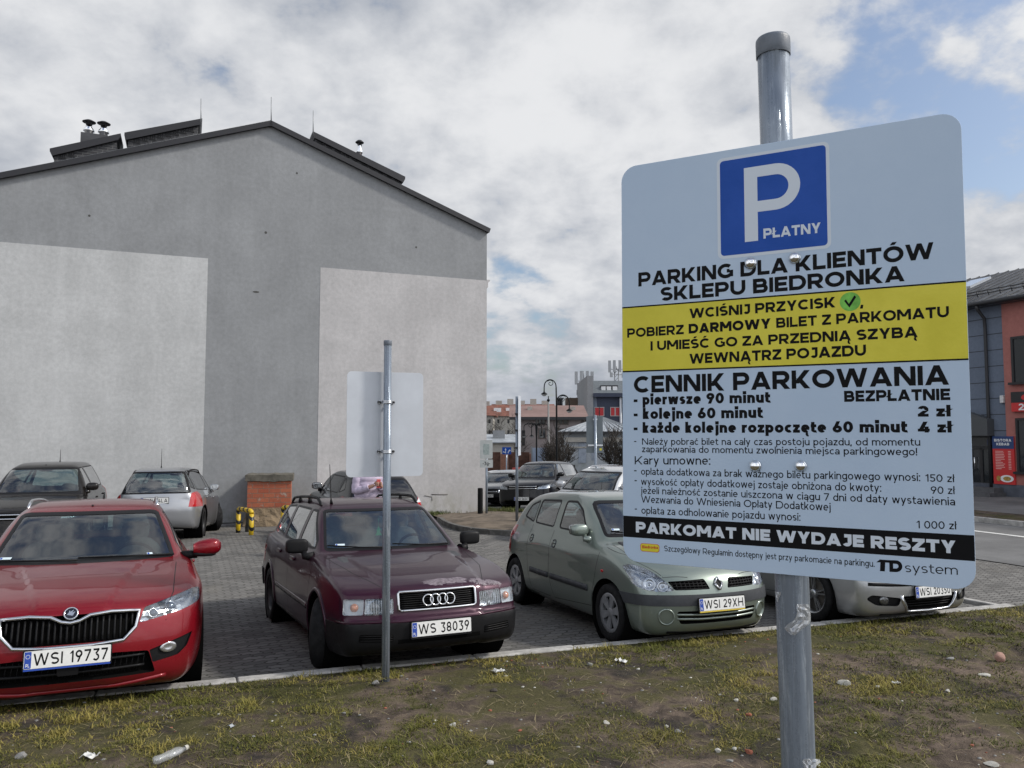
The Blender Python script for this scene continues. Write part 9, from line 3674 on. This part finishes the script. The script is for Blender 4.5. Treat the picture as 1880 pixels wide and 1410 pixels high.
rg = np.random.default_rng(5)
N = 900000
# more where the camera is near; only the wedge that the photo (and a step aside) can see
yy = 3.2 + 7.5 * rg.random(N) ** 1.35
xx = (rg.random(N) * 1.75 - .90) * yy
uu, vv = xx * CT + yy * ST, -xx * ST + yy * CT
keep = (vv < V_KERB - .085) & (uu < 12.5)
uu, vv = uu[keep], vv[keep]
dist = np.hypot(uu * CT - vv * ST, uu * ST + vv * CT)
cov = fbm(uu * 1.25, vv * 1.6, 3)
cl = vnoise(uu * 7, vv * 7, 9) * .6 + vnoise(uu * 17, vv * 17, 10) * .4
edge_b = np.exp(-((V_KERB - .25 - vv) / .3) ** 2) * .13
right_b = .05 * np.clip((uu - 3.0) / 3, 0, 1)
pr = np.clip((cov + edge_b + right_b - .375) / .09, 0, 1) * np.clip((cl - .30) / .18, 0, 1)
# dug hole and mound stay bare
pr *= 1 - np.exp(-(((uu - P_HOLE[0] - .15) / .85) ** 2 + ((vv - P_HOLE[1] + .05) / .30) ** 2) ** 2)
pr *= 1 - np.exp(-((uu - P_MOUND[0]) ** 2 + (vv - P_MOUND[1] + .08) ** 2) / .02)
keep = rg.random(len(uu)) < pr
uu, vv, cl, cov = uu[keep], vv[keep], cl[keep], cov[keep]
n = len(uu)
zz = bank_h_np(uu, vv) - .004
tall = fbm(uu * 2.2, vv * 2.2, 21)
L = (.012 + .050 * rg.random(n) ** 2.2) * (.75 + 1.0 * np.clip((tall - .5) * 4, 0, 1))
shade = np.clip(.5 * rg.random(n) + .7 * (tall - .3) + .25 * rg.random(n), 0, 1)
M_GR = grass_mat('grass_blades', (.017, .027, .005), (.135, .140, .024), (.28, .225, .06))
blades('grass', uu, vv, zz, L, (.0030 + .0022 * rg.random(n)) * np.clip(dist[keep] / 5, 1, 1.8), np.clip(rg.normal(1.08, .30, n), .15, 1.5), shade, M_GR, rg)
print('grass blades', n)
# straw: long pale dry stalks lying flat
n = 5200
yy = 3.2 + 7.0 * rg.random(n) ** 1.3
xx = (rg.random(n) * 1.75 - .9) * yy
u2, v2 = xx * CT + yy * ST, -xx * ST + yy * CT
k = (v2 < V_KERB - .1) & (u2 < 12.5)
u2, v2 = u2[k], v2[k]
n = len(u2)
M_STRAW = mat('straw_stalk', (.27, .22, .12), .8)
blades('dry_grass', u2, v2, bank_h_np(u2, v2) + .004, .05 + .08 * rg.random(n), .0028 + .001 * rg.random(n), 1.25 + .25 * rg.random(n), rg.random(n), M_STRAW, rg)
# dark rootlets and dead weeds
n = 3000
yy = 3.2 + 6.5 * rg.random(n) ** 1.2
xx = (rg.random(n) * 1.75 - .9) * yy
u2, v2 = xx * CT + yy * ST, -xx * ST + yy * CT
k = (v2 < V_KERB - .1) & (u2 < 12.5) & (fbm(u2 * 1.4, v2 * 1.4, 31) > .52)
u2, v2 = u2[k], v2[k]
n = len(u2)
blades('dead_weeds', u2, v2, bank_h_np(u2, v2), .03 + .07 * rg.random(n), .0032 + .001 * rg.random(n), .5 + .9 * rg.random(n), rg.random(n), mat('dead_stalk', (.030, .026, .022), .9), rg)
# green grass along the foot of the gable wall and on the island
n = 9000
ip = [(q.x, q.y) for q in back]
t_ = rg.random(n) * (len(ip) - 3) + 2
i0 = np.clip(t_.astype(int), 0, len(ip) - 2)
f = t_ - i0
A = np.array(ip)
px_ = A[i0, 0] + (A[i0 + 1, 0] - A[i0, 0]) * f + rg.normal(0, .25, n)
py_ = A[i0, 1] + (A[i0 + 1, 1] - A[i0, 1]) * f - np.abs(rg.normal(0, .75, n)) + .1
u2, v2 = px_ * CT + py_ * ST, -px_ * ST + py_ * CT
k = fbm(u2 * 1.5, v2 * 1.5, 41) > .42
u2, v2 = u2[k], v2[k]
n = len(u2)
z2 = np.array([lot_z(a, b) for a, b in zip(u2, v2)]) + .10
M_GR2 = grass_mat('grass_green', (.03, .045, .012), (.09, .115, .03), (.15, .14, .05))
blades('wall_grass', u2, v2, z2, .05 + .13 * rg.random(n), .009 + .006 * rg.random(n), np.clip(rg.normal(.6, .3, n), .05, 1.3), rg.random(n), M_GR2, rg)
# pebbles and crumbs scattered over the soil: one sheet of small stones
n = 2600
yy = 3.3 + 7.0 * rg.random(n) ** 1.3
xx = (rg.random(n) * 1.75 - .9) * yy
u2, v2 = xx * CT + yy * ST, -xx * ST + yy * CT
k = (v2 < V_KERB - .1) & (u2 < 12.5) & ((fbm(u2 * 1.25, v2 * 1.6, 3) < .52) | (rg.random(n) < .25))
u2, v2 = u2[k], v2[k]
z2 = bank_h_np(u2, v2)
src = []
for sd in range(4):
	bm = bmesh.new(); bmesh.ops.create_icosphere(bm, subdivisions=1, radius=1)
	rr = random.Random(sd)
	src.append((np.array([tuple(v.co * rr.uniform(.75, 1.15)) for v in bm.verts]), [tuple(v.index for v in f_.verts) for f_ in bm.faces])); bm.free()
for nm, col, lo, hi in (('gravel', M_STG, 0, .72), ('pale_gravel', M_STW, .72, .86), ('brick_gravel', M_STB, .86, 1.0)):
	mb = MB()
	q = rg.random(len(u2))
	for i in range(len(u2)):
		if not lo <= (i * 0.618033) % 1 < hi: continue
		Vs, Fs = src[i % 4]
		s_ = .003 + .010 * q[i] ** 4
		a = 6.28 * q[i] * 7
		c_, s2 = math.cos(a), math.sin(a)
		W_ = [(u2[i] + s_ * (p[0] * c_ - p[1] * s2) * 1.3, v2[i] + s_ * (p[0] * s2 + p[1] * c_), z2[i] + s_ * (.25 + p[2] * .65)) for p in Vs]
		mb.add(W_, Fs, True)
	o = mb.build(nm, col); o.rotation_euler = (0, 0, TH); o['kind'] = 'stuff'
